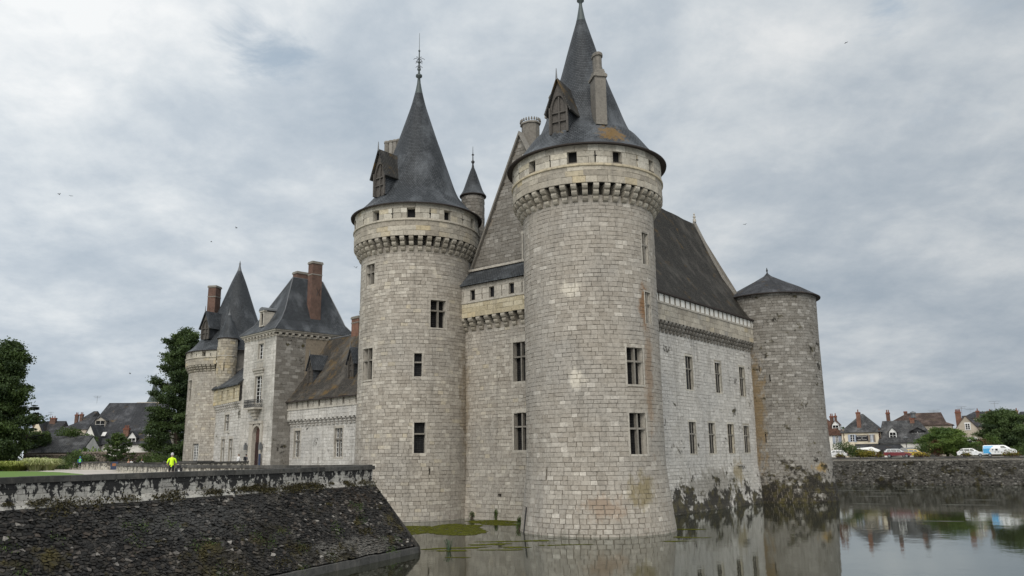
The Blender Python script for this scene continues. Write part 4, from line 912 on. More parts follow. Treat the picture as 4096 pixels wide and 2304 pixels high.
# cornice with brackets
mb = MB()
for z_, o_ in ((21.6, .06), (22.05, .34), (22.25, .5)):
    sbox(mb, SD, -o_, 9.1 + o_, z_, z_ + .2, -.3, o_); sbox(mb, SF, -o_ + .35, 11.2 + o_, z_ + .003, z_ + .197, -.3, o_ + .002)
mb.build('cornice', 'stone_trim', gate)
br = bpy.data.meshes.new('bracket'); mb = MB(); mb.box((0, .15, .14), (.34, .36, .26)); mb.box((0, .08, -.08), (.30, .22, .2)); br.from_pydata([tuple(v) for v in mb.v], [], mb.f); br.materials.append(MATS['stone_trim'])
for S_, n_ in ((SD, 10), (SF, 12)):
    for i in range(n_):
        t_, u_, nn = frame(S_, .4 + i * .92, 21.85); o = bpy.data.objects.new('bracket', br); COL.objects.link(o); o.parent = gate
        M = Matrix((t_, nn, Vector((0, 0, 1)))).transposed().to_4x4(); M.translation = S_.P(.4 + i * .92, 21.80, 0) - ORG[gate]; o.matrix_local = M
# portal: jambs, arch, sculpted tympanum, red door
mb = MB()
for (x0, x1) in ((2.45, 3.05), (5.15, 6.15)): sbox(mb, SD, x0, x1, 4.4, 10.35, -.15, .16)
sbox(mb, SD, 2.45, 6.15, 10.30, 10.62, -.15, .24); po = mb.build('portal', 'stone_trim', gate)
mb = MB(); n_ = 10; cx_, cz_, R_ = 4.1, 8.95, 1.06
ring = [[SD.P(cx_ + k * math.cos(math.pi * i / n_), cz_ + k * math.sin(math.pi * i / n_), o_) for i in range(n_ + 1)] for k, o_ in ((R_, .1), (R_ + .32, .1), (R_, -.42))]
vs = sum(ring, []); L = n_ + 1; mb.add(vs, [(i, i + 1, L + i + 1, L + i) for i in range(n_)] + [(i, i + 1, 2 * L + i + 1, 2 * L + i) for i in range(n_)])
for s_ in (-1, 1):                                                   # spandrels close the square head around the arch
    q = [SD.P(cx_ + R_ * math.cos(math.pi * (i / n_)) * s_, cz_ + R_ * math.sin(math.pi * i / n_), .02) for i in range(n_ // 2 + 1)] + [SD.P(cx_ + s_ * 1.06, 10.1, .02)]
    k_ = len(q) - 1; mb.add(q, [(i, i + 1, k_) for i in range(k_ - 1)])
    mb.add([SD.P(cx_, cz_ + R_, .02), SD.P(cx_ + s_ * 1.06, 10.1, .02), SD.P(cx_, 10.1, .02)], [(0, 1, 2)])
for x_ in (3.04, 5.16): mb.add([SD.P(x_, 4.4, .1), SD.P(x_, 4.4, -.45), SD.P(x_, cz_, -.45), SD.P(x_, cz_, .1)], [(0, 1, 2, 3)])
mb.build('arch', 'stone_trim', po)
mb = MB(); mb.add([SD.P(x, z, -.42) for x, z in ((3.05, 7.9), (5.15, 7.9), (5.15, 10.0), (3.05, 10.0))], [(0, 1, 2, 3)]); 
for i in range(9): sbox(mb, SD, 3.3 + .18 * i, 3.42 + .18 * i, 8.1, 8.4 + .9 * math.sin((i + .5) / 9 * math.pi), -.42, -.32)
mb.build('tympanum', 'carved_red', po)
mb = MB(); sbox(mb, SD, 3.05, 5.15, 4.4, 7.9, -.45, -.38)
for i in range(3):
    for j in range(4): sbox(mb, SD, 3.12 + i * .69, 3.70 + i * .69, 4.5 + j * .86, 5.2 + j * .86, -.38, -.35)
mb.build('door', 'door_wood', po)
for x_ in (2.2, 6.4):
    mb = MB(); sbox(mb, SD, x_ - .18, x_ + .18, 6.9, 7.6, .2, .55); sbox(mb, SD, x_ - .1, x_ + .1, 7.6, 7.85, .27, .48); sbox(mb, SD, x_ - .03, x_ + .03, 7.3, 7.36, 0, .3); mb.build('wall_lantern', 'lead', gate)
mb = MB(); sbox(mb, SD, 2.1, 2.6, 4.7, 6.4, .3, .36); tag(mb.build('notice_board', 'sign_blue', gate), 'dark blue notice panel', '') if False else mb.build('notice_panel', 'sign_blue', gate)
# balcony
mb = MB(); sbox(mb, SD, 2.9, 6.1, 12.15, 12.38, 0, 1.15); sbox(mb, SD, 3.5, 5.5, 11.75, 12.15, 0, .8); sbox(mb, SD, 3.8, 5.2, 11.3, 11.75, 0, .5); sbox(mb, SD, 4.0, 5.0, 10.95, 11.3, 0, .3)
bo = mb.build('balcony', 'stone_trim', gate); mb = MB()
pt_ = [(2.95, .0), (2.95, 1.1), (6.05, 1.1), (6.05, .0)]
for (x0, o0), (x1, o1) in zip(pt_, pt_[1:]):
    for z_ in (12.5, 13.38): mb.tube(SD.P(x0, z_, o0), SD.P(x1, z_, o1), .03, n=5)
    k_ = max(3, int(math.hypot(x1 - x0, o1 - o0) / .13))
    for i in range(k_ + 1):
        f = i / k_; a_ = x0 + (x1 - x0) * f; b_ = o0 + (o1 - o0) * f; mb.tube(SD.P(a_, 12.4, b_), SD.P(a_, 13.4, b_), .016, n=4)
        if i < k_: mb.tube(SD.P(a_, 12.55 + .3 * (i % 2), b_), SD.P(a_ + (x1 - x0) / k_, 12.85 - .3 * (i % 2), b_ + (o1 - o0) / k_), .016, n=4); mb.tube(SD.P(a_, 12.95 + .3 * (i % 2), b_), SD.P(a_ + (x1 - x0) / k_, 13.25 - .3 * (i % 2), b_ + (o1 - o0) / k_), .016, n=4)
mb.build('railing', 'iron', bo)
# hipped roof with flared eaves
def rect(s0, s1, t0, t1, z): return [GP(s0, t0, z), GP(s1, t0, z), GP(s1, t1, z), GP(s0, t1, z)]
mb = MB(); R1 = rect(-.62, 9.72, -.62, 11.85, 22.43); R2 = rect(.75, 8.35, .95, 10.75, 24.05); R3 = rect(1.5, 7.6, 1.85, 10.35, 25.6); rd = [GP(4.35, 4.3, 30.8), GP(4.35, 9.05, 30.8)]
vs = R1 + R2 + R3 + rd
fs = [(b + i, b + (i + 1) % 4, b + 4 + (i + 1) % 4, b + 4 + i) for b in (0, 4) for i in range(4)] + [(8, 9, 12), (9, 10, 13, 12), (10, 11, 13), (11, 8, 12, 13), (0, 1, 2, 3)]
mb.add(vs, fs); gr = mb.build('roof', 'slate', gate, autouv=True)
mb = MB()
for a_, b_ in ((R1[0], R2[0]), (R2[0], R3[0]), (R3[0], rd[0]), (R1[1], R2[1]), (R2[1], R3[1]), (R3[1], rd[0]), (rd[0], rd[1]), (R3[3], rd[1]), (R2[3], R3[3]), (R1[3], R2[3])): mb.tube(a_, b_, .07, n=6)
mb.build('ridge_lead', 'lead', gr)
M = Matrix.Translation(GP(1.55, 6.17, 23.2)) @ Matrix.Rotation(math.atan2(dP.y, dP.x), 4, 'Z'); cb = chimney(gate, M, 1.55, 1.15, 9.25, 'brick_red', 'stone_dark')
mb = MB(); q = M @ Vector((.25, -.60, 5.2))
for s_ in (-1, 1):
    for k_ in (-1, 1): mb.tube(q + (M.to_3x3() @ Vector((.05 * s_, -.03, 0))), q + (M.to_3x3() @ Vector((.28 * s_, -.03, .55 * k_))), .03, n=5)
mb.build('wall_anchor', 'iron', cb)
M = Matrix.Translation(GP(5.3, 6.6, 28.5)) @ Matrix.Rotation(math.atan2(dP.y, dP.x), 4, 'Z'); chimney(gate, M, 3.0, 1.2, 3.1, 'brick_red', 'stone_dark', band=False)
# stone dormer with rounded head on the door side
M = local(GP(4.7, .25, 23.35), math.atan2(-dP.y, -dP.x))
mb = MB()
for s_ in (-1, 1): mb.box((s_ * .5, 0, 1.0), (.22, .3, 2.0), M)
mb.box((0, 0, .08), (1.2, .34, .16), M); mb.box((0, -.9, 1.95), (1.25, 1.9, .2), M); mb.box((0, .02, 2.12), (1.5, .42, .16), M)
for s_ in (-1, 1): mb.box((s_ * .55, -1.0, 1.0), (.12, 1.8, 2.0), M)
do = mb.build('dormer', 'stone_trim', gate)
mb = MB(); n_ = 8; vs = [M @ Vector((.8 * math.cos(math.pi * i / n_), y_, 2.2 + .5 * math.sin(math.pi * i / n_))) for y_ in (.25, -2.4) for i in range(n_ + 1)]
mb.add(vs, [(i, i + 1, n_ + 2 + i, n_ + 1 + i) for i in range(n_)] + [tuple(range(n_ + 1))]); mb.build('curved_roof', 'lead', do)
mb = MB(); mb.box((0, -.1, 1.05), (.8, .05, 1.8), M); mb.build('pane', 'glass', do)

# --- low range right of the gatehouse
RP = Vector((-18.495, 93.182))
def RG(s, o, z): q = RP + dG * s + dP * o; return Vector((q.x, q.y, z))
rng = thing('castle_range', 'low castle range with orange lichen roof and two wooden dormers', 'building', (RP.x, RP.y, 0))
SRg = Plane(RP, dG, -dP); wn = [(12.6, 14.1, 5.92, 9.24), (2.7, 4.4, 5.87, 9.27)]
masonry(rng, SRg, -7, 15.2, 0, 9.7, 'stone_right', 'mortar_pale', (.32, .42), (.5, .95), wn + [(7.9, 8.15, 4.8, 5.8)], jt=.008, nparts=220)
for o_ in wn: window(rng, SRg, *o_, kind='crossglazed', fw=.18, dep=.35, nx=4, nz=(6,))
window(rng, SRg, 7.9, 8.15, 4.8, 5.8, 'slit', 'stone_right', fw=0)
core_mesh(rng, SRg, -7, 15.3, 9.7, 10.05, 'stone_right', (), 0, name='machicolation_wall'); core_mesh(rng, SRg, -7, 15.3, 9.7, 10.9, 'stone_dark', (), .6, name='slot_back')
corbels(rng, SRg, [-6.5 + .93 * i for i in range(24)], 9.7, 'stone_gate', .48, .92, .5)
SRg2 = Plane(RP - dP * .46, dG, -dP); sq = [(x - .22, x + .22, 12.2, 12.78) for x in (15.6, 13.0, 10.25, 7.5, 4.75, 2.0, -.8)]; sl = [(x - .05, x + .05, 12.12, 12.75) for x in (14.3, 11.6, 8.9, 6.1, 3.4, .6)]
masonry(rng, SRg2, -7, 15.9, 10.6, 11.82, 'stone_right', 'mortar_pale', (.4, .44), (.8, 1.4), [], nparts=60, dep=.05, jt=.006)
masonry(rng, SRg2, -7, 15.9, 11.98, 12.95, 'stone_trim', 'mortar_pale', (.46, .5), (.8, 1.4), sq + sl, nparts=50, dep=.05, jt=.006)
mb = MB(); sbox(mb, SRg2, -7, 15.9, 11.82, 12.0, -.05, .1); mb.build('string_course', 'stone_trim', rng)
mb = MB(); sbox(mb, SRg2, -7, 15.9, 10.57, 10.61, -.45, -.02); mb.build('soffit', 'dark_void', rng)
for o_ in sq: window(rng, SRg2, *o_, kind='hole', trim='stone_trim', fw=0, dep=.3)
for o_ in sl: window(rng, SRg2, *o_, kind='slit', trim='stone_trim', fw=0, dep=.2)
mb = MB(); pf = [(-.85, 12.98), (.3, 14.3), (1.6, 16.1), (3.4, 18.9), (5.25, 21.7)]; xs = [15.9 - 1.13 * i for i in range(22)]; m_ = len(xs)
mb.add([RG(x, o_, z_ + .05 * math.sin(x * 1.7 + o_)) for o_, z_ in pf for x in xs], [(k * m_ + i, k * m_ + i + 1, (k + 1) * m_ + i + 1, (k + 1) * m_ + i) for k in range(len(pf) - 1) for i in range(m_ - 1)])
mb.add([RG(15.9, 5.25, 21.7), RG(-7.8, 5.25, 21.7), RG(-7.8, 11, 13), RG(15.9, 11, 13)], [(0, 1, 2, 3)])
ro = mb.build('roof', 'slate_lichen', rng, autouv=True, smooth=True)
mb = MB(); mb.hexa([RG(15.9, -.86, 12.82), RG(-7.8, -.86, 12.82), RG(-7.8, -.3, 12.9), RG(15.9, -.3, 12.9), RG(15.9, -.86, 12.96), RG(-7.8, -.86, 12.96), RG(-7.8, -.3, 13.2), RG(15.9, -.3, 13.2)]); mb.build('eave_board', 'timber_dark', ro)
mb = MB(); mb.tube(RG(15.3, 5.25, 21.72), RG(-7.8, 5.25, 21.72), .12, n=6); mb.build('ridge_lead', 'lead', ro)
for s_ in (12.35, 2.75): gothic_dormer(rng, RG(s_, .95, 15.35), math.atan2(-dP.y, -dP.x), 1.25, 2.0, 1.5, 2.4, 'slate', .8)
M = Matrix.Translation(RG(8.6, 5.6, 20.6)) @ Matrix.Rotation(math.atan2(dP.y, dP.x), 4, 'Z'); chimney(rng, M, 1.1, 1.6, 3.2, 'brick_orange', 'stone_dark')

# --- wall between gatehouse and the left tower
JP = GK + dG * 9.1; dJ = Vector((math.sin(rad(-35)), math.cos(rad(-35)))); nJ = Vector((-dJ.y, dJ.x))
def JW(s, o, z): q = JP + dJ * s - nJ * o; return Vector((q.x, q.y, z))
lw = thing('castle_range', 'short castle range with golden parapet left of the gatehouse', 'building', (JP.x, JP.y, GZ))
SJ = Plane(JP, dJ, nJ); wn = [(5.5, 7.7, 9.63, 12.0), (7.1, 8.8, 5.3, 8.55), (3.2, 4.9, 5.3, 8.53)]
masonry(lw, SJ, 0, 13.5, 3.5, 12.5, 'stone_right', 'mortar_pale', (.34, .44), (.6, 1.1), wn, nparts=120)
for o_ in wn: window(lw, SJ, *o_, kind='crossglazed', fw=.2, dep=.3, nx=4, nz=(6,))
core_mesh(lw, SJ, 0, 13.5, 12.4, 13.7, 'stone_right', (), 0, name='machicolation_wall'); corbels(lw, SJ, [.3 + 1.0 * i for i in range(13)], 12.45, 'stone_gate', .5, 1.1, .45)
SJ2 = Plane(JP + nJ * .42, dJ, nJ); yw = [(8.1, 8.9, 14.12, 15.5), (5.2, 6.1, 14.1, 15.5), (2.0, 2.8, 14.08, 15.45)]
masonry(lw, SJ2, 0, 13.3, 13.55, 15.8, 'stone_gold', 'mortar', (.4, .5), (.8, 1.4), yw, nparts=80, dep=.05)
for o_ in yw: window(lw, SJ2, *o_, kind='hole', trim='stone_gold', fw=0, dep=.3)
mb = MB(); mb.hexa([JW(-.3, -.75, 15.75), JW(13.6, -.75, 15.95), JW(13.6, 5, 20.6), JW(-.3, 5, 20.6), JW(-.3, -.75, 15.95), JW(13.6, -.75, 16.15), JW(13.6, 5, 20.8), JW(-.3, 5, 20.8)]); mb.build('roof', 'slate', lw, autouv=True)

# --- left tower of the entrance side
T4, S4 = round_tower('round_tower', 'left round tower of the entrance side with brick chimney and broad slate cone', C4,
    [(6.62, 3.5), (6.60, 8), (6.60, 12), (6.58, 18.82)], 18.82, 19.85, 7.15, 20.85, 22.0, None,
    [(-78, -64, 14.43, 17.7, 'cross', {}), (-51, -40, 5.3, 8.1, 'glazed', dict(nx=4, nz=(7,), dep=.3)), (-86, -73, 9.6, 12.5, 'cross', {})],
    [(-60.5, 21.1, 21.75, .6), (-38.2, 21.1, 21.76, .65), (-82, 21.1, 21.75, .6)], [(-13.5, 9.1, 10.8), (-13.8, 5.5, 7.6)],
    ('stone_mid', 'stone_band', 'mortar', 'stone_crown'), corb=(.55, .56, [(-71, 21.05, 21.7), (-49.9, 21.05, 21.7), (-28.5, 21.05, 21.7)], -37.3), step=6.1, a0=-110, a1=20, nparts=220, ringa=(-110, -21))
rf = cone_roof(T4, C4, smooth_prof([(7.36, 22.03), (6.2, 23.0), (4.6, 25.2), (3.6, 27.2), (2.76, 29.4), (1.95, 31.7), (1.13, 34.0), (.34, 35.96)]), 7.36, 7.1, 22.0)
finial(rf, C4, 0, [(.36, 35.9), (.2, 36.5), (.12, 36.9), (.16, 37.2), (.1, 37.3), (.02, 37.7)], 'lead', name='spire_cap')
mb = MB(); mb.lathe(C4, [(6.55, 15), (6.55, 22.0)], 40, S4.base + rad(-20), S4.base + rad(95)); mb.build('rear_wall', 'stone_gable', T4)
p, an = tw(C4, S4.base, -48.5, 5.95, 23.95); gothic_dormer(T4, p, an, 1.75, 2.1, 2.1, 2.8, 'slate')
p = Vector((134.5 * math.sin(rad(-21.12)), 134.5 * math.cos(rad(-21.12)), 24.0)); chimney(T4, local(p, rad(-90 - 10)), 1.35, 1.6, 9.0, 'brick_red', 'stone_dark')
# corbelled stair turret at its side
A_ = rad(-20.05); CU = Vector((126 * math.sin(A_), 126 * math.cos(A_)))
tu = thing('stair_turret', 'squat stone stair turret with slate cone on the left entrance tower', 'turret', (CU.x, CU.y, 12))
SU_ = Cyl(CU, [(.9, 15.2), (1.36, 17.5), (1.38, 20), (1.38, 23.6)]); masonry(tu, SU_, -3.6, 3.6, 15.4, 23.5, 'stone_band', 'mortar', (.36, .44), (.5, .9), [(-.4, -.28, 18.6, 19.6)], nparts=60, dep=.05)
mb = MB(); mb.lathe(CU, [(1.36, 20.78), (1.48, 20.84), (1.48, 20.95), (1.38, 21.0)], 28); mb.build('string_course', 'stone_trim', tu)
cone_roof(tu, CU, smooth_prof([(1.6, 23.6), (1.2, 24.3), (.8, 25.5), (.3, 27.2)]), 1.6, 1.38, 23.6, n=28); finial(tu, CU, 27.1, [(.32, 0), (.15, .35), (.05, .6), (.02, 1.2)], 'lead')
mb = MB(); v0 = Vector((C4.x, C4.y, 0)); a_ = Vector((CU.x, CU.y, 27.1)); b_ = Vector((CU.x, CU.y, 0)).lerp(v0, .62); b_.z = 27.1
sd_ = (v0 - Vector((CU.x, CU.y, 0))).normalized(); pp = Vector((-sd_.y, sd_.x, 0)) * 1.5
mb.add([a_, b_, Vector((CU.x, CU.y, 23.6)) + pp, Vector((b_.x, b_.y, 23.6)) + pp, Vector((CU.x, CU.y, 23.6)) - pp, Vector((b_.x, b_.y, 23.6)) - pp], [(0, 1, 3, 2), (0, 1, 5, 4)]); mb.build('saddle_roof', 'slate', tu, autouv=True)

# --- bridge parapets and forecourt in front of the gate
mb = MB(); q = [GP(8.3, -.2, GZ), GP(.2, -.2, GZ), GP(.2, -17, GZ), Vector((-46.2, 93.6, GZ)), Vector((-66, 112, GZ)), GP(12, -8, GZ)]
bq = [GP(1.0, 0, 4.6), GP(8.6, 0, 4.6), Vector((-52, 103, 4.6)), Vector((-57, 98, 4.52)), Vector((-47.4, 94.2, 4.52)), Vector((-39.5, 93.5, 4.6))]
mb.hexa(bq[:2] + [bq[2], bq[5]] + [p + Vector((0, 0, .02)) for p in bq[:2] + [bq[2], bq[5]]]); mb.add(bq, [tuple(range(6))]); struct('bridge_deck', mb, 'gravel')
def low_wall(name, label, pts, z0, z1, face='parapet_inner', cop='coping_stone', nparts=10):
    root = thing(name, label, 'parapet', (pts[0][0], pts[0][1], z0))
    for p, q in zip(pts, pts[1:]):
        p = Vector(p); q = Vector(q); d_ = q - p; L = d_.length; d_.normalize(); n_ = Vector((-d_.y, d_.x))
        if n_.dot(-p) < 0: n_ = -n_
        S_ = Plane(p, d_, n_); masonry(root, S_, 0, L, z0, z1 - .2, face, 'mortar', (.3, .38), (.7, 1.2), jt=.006, dep=.05, nparts=nparts)
        mb = MB(); sbox(mb, S_, 0, L, z0, z1 - .22, -.4, -.06); mb.build('parapet_core', 'mortar', root)
        x = 0
        while x < L - .05:
            w = min(RND.uniform(1.4, 2.2), L - x); mb = MB(); sbox(mb, S_, x + .006, x + w - .006, z1 - .2, z1 + RND.uniform(-.006, .006), -.5, .08, 0, RND.random()); mb.build('coping_slab', cop, root); x += w
    return root
low_wall('bridge_parapet', 'grey bridge parapet crossing in front of the gatehouse', [(-46.0, 94.2), (-42.5, 93.5), (-37.5, 95.2), (-32.8, 99.5)], 4.4, 5.52)
p1 = atz(286, 1878, GZ); p2 = atz(425, 1879.5, GZ); p3 = GP(9.6, -.2, 0)
low_wall('bridge_parapet', 'curved pale parapet behind the cyclist on the path', [(p1.x, p1.y), (p2.x, p2.y), (p2.x + 2.6, p2.y + 2.0)], GZ, 5.62)
p0_ = atz(245, 1877, GZ); low_wall('bridge_parapet', 'short low shaded parapet at the path\'s left end', [(p0_.x, p0_.y), (p1.x - .3, p1.y + .6)], GZ, 5.25)
low_wall('bridge_parapet', 'far bridge parapet with two stone balls before the garden gate', [(p2.x + 6.5, p2.y + 3.0), (-41.5, 110.5)], 4.4, 5.55)

# ================================================================== vegetation
def limb(mb, a, b, r0, r1, seg=4, wob=.06, rs=None):
    rs = rs or RND; last = Vector(a); L = (Vector(b) - last).length
    for i in range(1, seg + 1):
        f = i / seg; q = Vector(a).lerp(Vector(b), f) + (Vector((rs.uniform(-1, 1), rs.uniform(-1, 1), rs.uniform(-.5, .5))) * wob * L if i < seg else Vector((0, 0, 0)))
        mb.tube(last, q, r0 + (r1 - r0) * (i - 1) / seg, r0 + (r1 - r0) * i / seg, 7, cap=False); last = q
def tree(name, label, base, H, env, nclump, nleaf, spread, size, mat, trunk=.3, crown0=.15, seed=1, cat='tree', layered=False, group=None, squash=1.0, droop=0.0, sx=1.0, lean=0.0, boughs=None, reach=(.62, 1.22)):
    """env(h in 0..1) gives crown radius in metres; leaves sit in clumps with gaps between"""
    rs = random.Random(seed); base = Vector(base); root = thing(name, label, cat, base, group); mb = MB()
    limb(mb, base, base + Vector((lean * .6, 0, H * .92)), trunk, trunk * .18, 8, .012, rs); P_, T_ = [], []
    nb = boughs or max(14, nclump // 9); B = []
    for k in range(nb):
        h = crown0 + (1 - crown0) * ((k + rs.random()) / nb) ** .9; an = k * 2.39996 + rs.uniform(-.5, .5); B.append((h, an, env(h) * rs.uniform(*reach), rs.random()))
    for k, (h, an, rc, tn) in enumerate(B):
        tip = base + Vector((rc * math.cos(an) * sx + lean * h, rc * math.sin(an), h * H - droop * rc)); st_ = base + Vector((lean * h * .6, 0, min(.88 * H, max(.3, h * H - rc * .30))))
        limb(mb, st_, tip, trunk * (.26 * (1 - h) + .06), .012, 3, .05, rs)
        for c in range(max(2, nclump // nb)):
            f = rs.uniform(.15, 1.0) ** .7; sp = spread * rs.uniform(.55, 1.15) * (1.05 - .4 * f); ct = st_.lerp(tip, f) + Vector((rs.gauss(0, .35), rs.gauss(0, .35), rs.gauss(0, .28))) * sp
            kt = min(1, max(0, tn + rs.uniform(-.25, .25)))
            for _ in range(int(nleaf * rs.uniform(.6, 1.3))):
                v = Vector((rs.gauss(0, 1), rs.gauss(0, 1), rs.gauss(0, .55 * squash))); P_.append(tuple(ct + v * sp * .5 - Vector((0, 0, droop * .25 * abs(v.x))))); T_.append(kt)
    mb.build('trunk', 'bark', root); leaves('crown', P_, size, mat, root, None, squash, seed, np.array(T_)); return root
def bush(name, label, c, rx, ry, h, n, size, mat, seed=1, cat='bush', lumps=9, group=None, aspect=.6):
    rs = random.Random(seed); c = Vector(c); P_, T_ = [], []; L_ = [(rs.uniform(-.6, .6), rs.uniform(-.6, .6), rs.uniform(.35, .8), rs.random()) for _ in range(lumps)]
    for _ in range(n):
        l = rs.choice(L_); d = Vector((rs.gauss(0, 1), rs.gauss(0, 1), rs.gauss(0, 1))).normalized() * (rs.random() ** .33) * .48
        P_.append((c.x + (l[0] + d.x) * rx, c.y + (l[1] + d.y) * ry, c.z + max(.03, (l[2] + d.z * .9) * h * .8))); T_.append(l[3])
    root = thing(name, label, cat, c, group); leaves('foliage', P_, size, mat, root, None, 1, seed, np.array(T_), aspect=aspect)
    mb = MB()
    for i in range(5): mb.tube(c + Vector((rs.uniform(-.3, .3) * rx, rs.uniform(-.3, .3) * ry, -.05)), c + Vector((rs.uniform(-.5, .5) * rx, rs.uniform(-.5, .5) * ry, h * .6)), .04, .01, 5)
    mb.build('stem', 'bark', root); return root
def blades(name, label, c, r, h, n, mat, seed, w=.03, cat='ornamental grass', bend=.8, group=None):
    rs = random.Random(seed); mb = MB(); c = Vector(c)
    for i in range(n):
        an = rs.uniform(0, 6.283); q = c + Vector((math.cos(an), math.sin(an), 0)) * r * .35 * rs.random(); d = Vector((math.cos(an), math.sin(an), 0)); sd_ = Vector((-d.y, d.x, 0)) * w; hh = h * rs.uniform(.55, 1.1); b_ = r * bend * rs.uniform(.25, 1.05)
        p1 = q + d * b_ * .3 + Vector((0, 0, hh * .62)); p2 = q + d * b_ * .75 + Vector((0, 0, hh * .97)); p3 = q + d * b_ * 1.15 + Vector((0, 0, hh * .72))
        mb.add([q - sd_, q + sd_, p1 + sd_, p1 - sd_, p2 + sd_ * .7, p2 - sd_ * .7, p3], [(0, 1, 2, 3), (3, 2, 4, 5), (5, 4, 6)], 0, rs.uniform(.05, 1))
    root = thing(name, label, cat, c, group); mb.build('blades', mat, root); return root

b = at(-10, 1850, 120); b.z = GZ
tree('conifer_tree', 'tall dark broad conifer at the left edge of the photo', b, (at(0, 1352, 120).z - GZ) * .97, lambda h: 6.3 * (1 - max(0, h - .25) / .80) ** .8 * (.80 + .2 * math.sin(h * 31)), 1000, 110, 1.45, .19, 'leaf_dark', .5, .02, 3, droop=.08, boughs=60, reach=(.5, 1.25))
b = at(95, 1840, 128); b.z = GZ
tree('cedar_tree', 'dark cedar with flat layered boughs behind the left conifer', b, at(95, 1612, 128).z - GZ, lambda h: 3.9 * (1 - h * .55), 110, 90, .55, .15, 'leaf_cedar', .3, .35, 5, squash=.3, boughs=16)
b = at(705, 1835, 152); b.z = GZ
tree('swamp_cypress', 'tall dark green tree directly left of the left entrance tower', b, at(690, 1316, 152).z - GZ, lambda h: (7.6 - 3.6 * h) * (1.0 if h < .9 else (1.02 - h) * 8) * (.86 + .14 * math.sin(h * 41)), 1150, 115, 1.4, .19, 'leaf_dark', .55, .03, 7, droop=.08, boughs=80, reach=(.58, 1.22))
b = at(466, 1838, 118); b.z = GZ
tree('garden_tree', 'small round-headed garden tree before the white cottage', b, at(466, 1733, 118).z - GZ, lambda h: 2.0 * math.sin(max(.02, (1.02 - h)) ** .75 * math.pi * .78), 170, 75, .5, .10, 'leaf_mid', .12, .25, 9, boughs=40)
b = at(1440, 1800, 150); b.z = GZ
tree('courtyard_tree', 'treetop showing between second tower and lichen roof', b, at(1430, 1222, 150).z - GZ, lambda h: 3.0 * (1 - max(0, h - .6) / .42), 130, 60, .6, .2, 'leaf_mid', .4, .6, 11)
for i, (u, v0, v1, Y, r, m_, lab) in enumerate([(275, 1760, 1700, 138, 2.6, 'leaf_mid', 'leafy tree crown behind the long barn'), (120, 1790, 1712, 132, 2.2, 'leaf_mid', 'leafy bush beside the left conifer'), (160, 1790, 1718, 134, 1.8, 'leaf_mid', 'lighter bush in front of the gabled house'),
        (350, 1800, 1725, 140, 1.6, 'leaf_bright', 'light green creeper bush at the barn\'s right end')]):
    b = at(u, v0, Y); bush('tree_crown', lab, (b.x, b.y, min(b.z, GZ + 4)), r, r, at(u, v1, Y).z - min(b.z, GZ + 4), 2400, .16, m_, 40 + i, 'tree')
for i, (u, Y, rx, h, m_, lab) in enumerate([(265, 122, 2.6, 2.3, 'leaf_dark', 'dark laurel hedge left of the garden wall'), (300, 120, 2.0, 2.9, 'leaf_mid', 'loose green shrub before the barn'), (330, 119, 1.8, 2.4, 'leaf_mid', 'low shrub at the garden wall\'s left end'), (230, 122, 2.2, 1.8, 'leaf_dark', 'dark shrub behind the pampas grass'),
        (600, 121, 2.6, 2.6, 'leaf_mid', 'ivy bush along the garden wall by the tall tree'), (660, 126, 2.6, 2.2, 'leaf_dark', 'dark undergrowth at the foot of the tall tree'), (555, 126, 1.6, 2.7, 'leaf_mid', 'clipped hedge behind the garden wall')]):
    b = at(u, 1850, Y); bush('garden_shrub', lab, (b.x, b.y, GZ), rx, 1.4, h, 1700, .12, m_, 50 + i)
for i, (u, lab) in enumerate([(322, 'left banana plant with broad bright leaves'), (352, 'tallest banana plant behind the garden wall'), (383, 'right banana plant beside the round tree')]):
    b = at(u, 1835, 124); blades('banana_plant', lab, (b.x, b.y, GZ + .4), 1.6, 2.6 + .4 * (i == 1), 26, 'leaf_bright', 70 + i, .16, 'plant', .9, 'banana plants')
for i, (u, v, r, h, m_, lab) in enumerate([(60, 1886, 2.6, 1.35, 'grass_olive', 'wide olive green grass clump at left edge'), (-30, 1886, 2.0, 1.3, 'grass_olive', 'olive grass clump cut by the left frame edge'), (142, 1885, 1.55, 1.75, 'grass_pale', 'left pale pampas grass tussock'), (192, 1884, 1.4, 1.6, 'grass_pale', 'right pale pampas grass tussock beside the path')]):
    b = atz(u, v - 2, GZ); k = b.length / 100; blades('grass_tussock', lab, b, r * k * 1.15, h * k * .74, 1100, m_, 80 + i, .045)
b = atz(1795, 2203, 0); blades('reed_tuft', 'small tuft of reeds standing in the water', (b.x, b.y, -.05), .4, .75, 26, 'leaf_blue', 90, .02, 'reeds', .7)
for i, (u, v, h) in enumerate([(1731, 2082, .8), (1745, 2080, .7), (1887, 2075, .8), (1983, 2080, 1.2), (2076, 2100, .9), (2078, 2118, .6)]):
    b = atz(u, v, 0); bush('wall_plant', ['tuft of weeds at second tower foot', 'smaller tuft right of the first at second tower foot', 'weeds in the corner of curtain wall', 'leafy weed in the middle of curtain wall foot', 'weeds at left flank of nearest tower', 'low weed at nearest tower waterline'][i], (b.x, b.y - .1, 0), .35, .25, h, 260, .05, 'leaf_mid', 95 + i, 'plant', 4)
for i, (u, v, h) in enumerate([(2760, 2045, .7), (2790, 2040, .9), (2990, 2010, .8), (3010, 2005, .6), (2815, 2038, .4)]):
    b = atz(u, v, 0); bush('wall_plant', ['left tuft of waterside grass under hall wall', 'taller waterside grass under hall wall', 'green weeds where hall wall meets far tower', 'weeds at the far tower corner', 'tiny tuft under hall wall'][i], (b.x, b.y - .1, 0), .5, .25, h, 200, .06, 'leaf_bright', 105 + i, 'plant', 4)
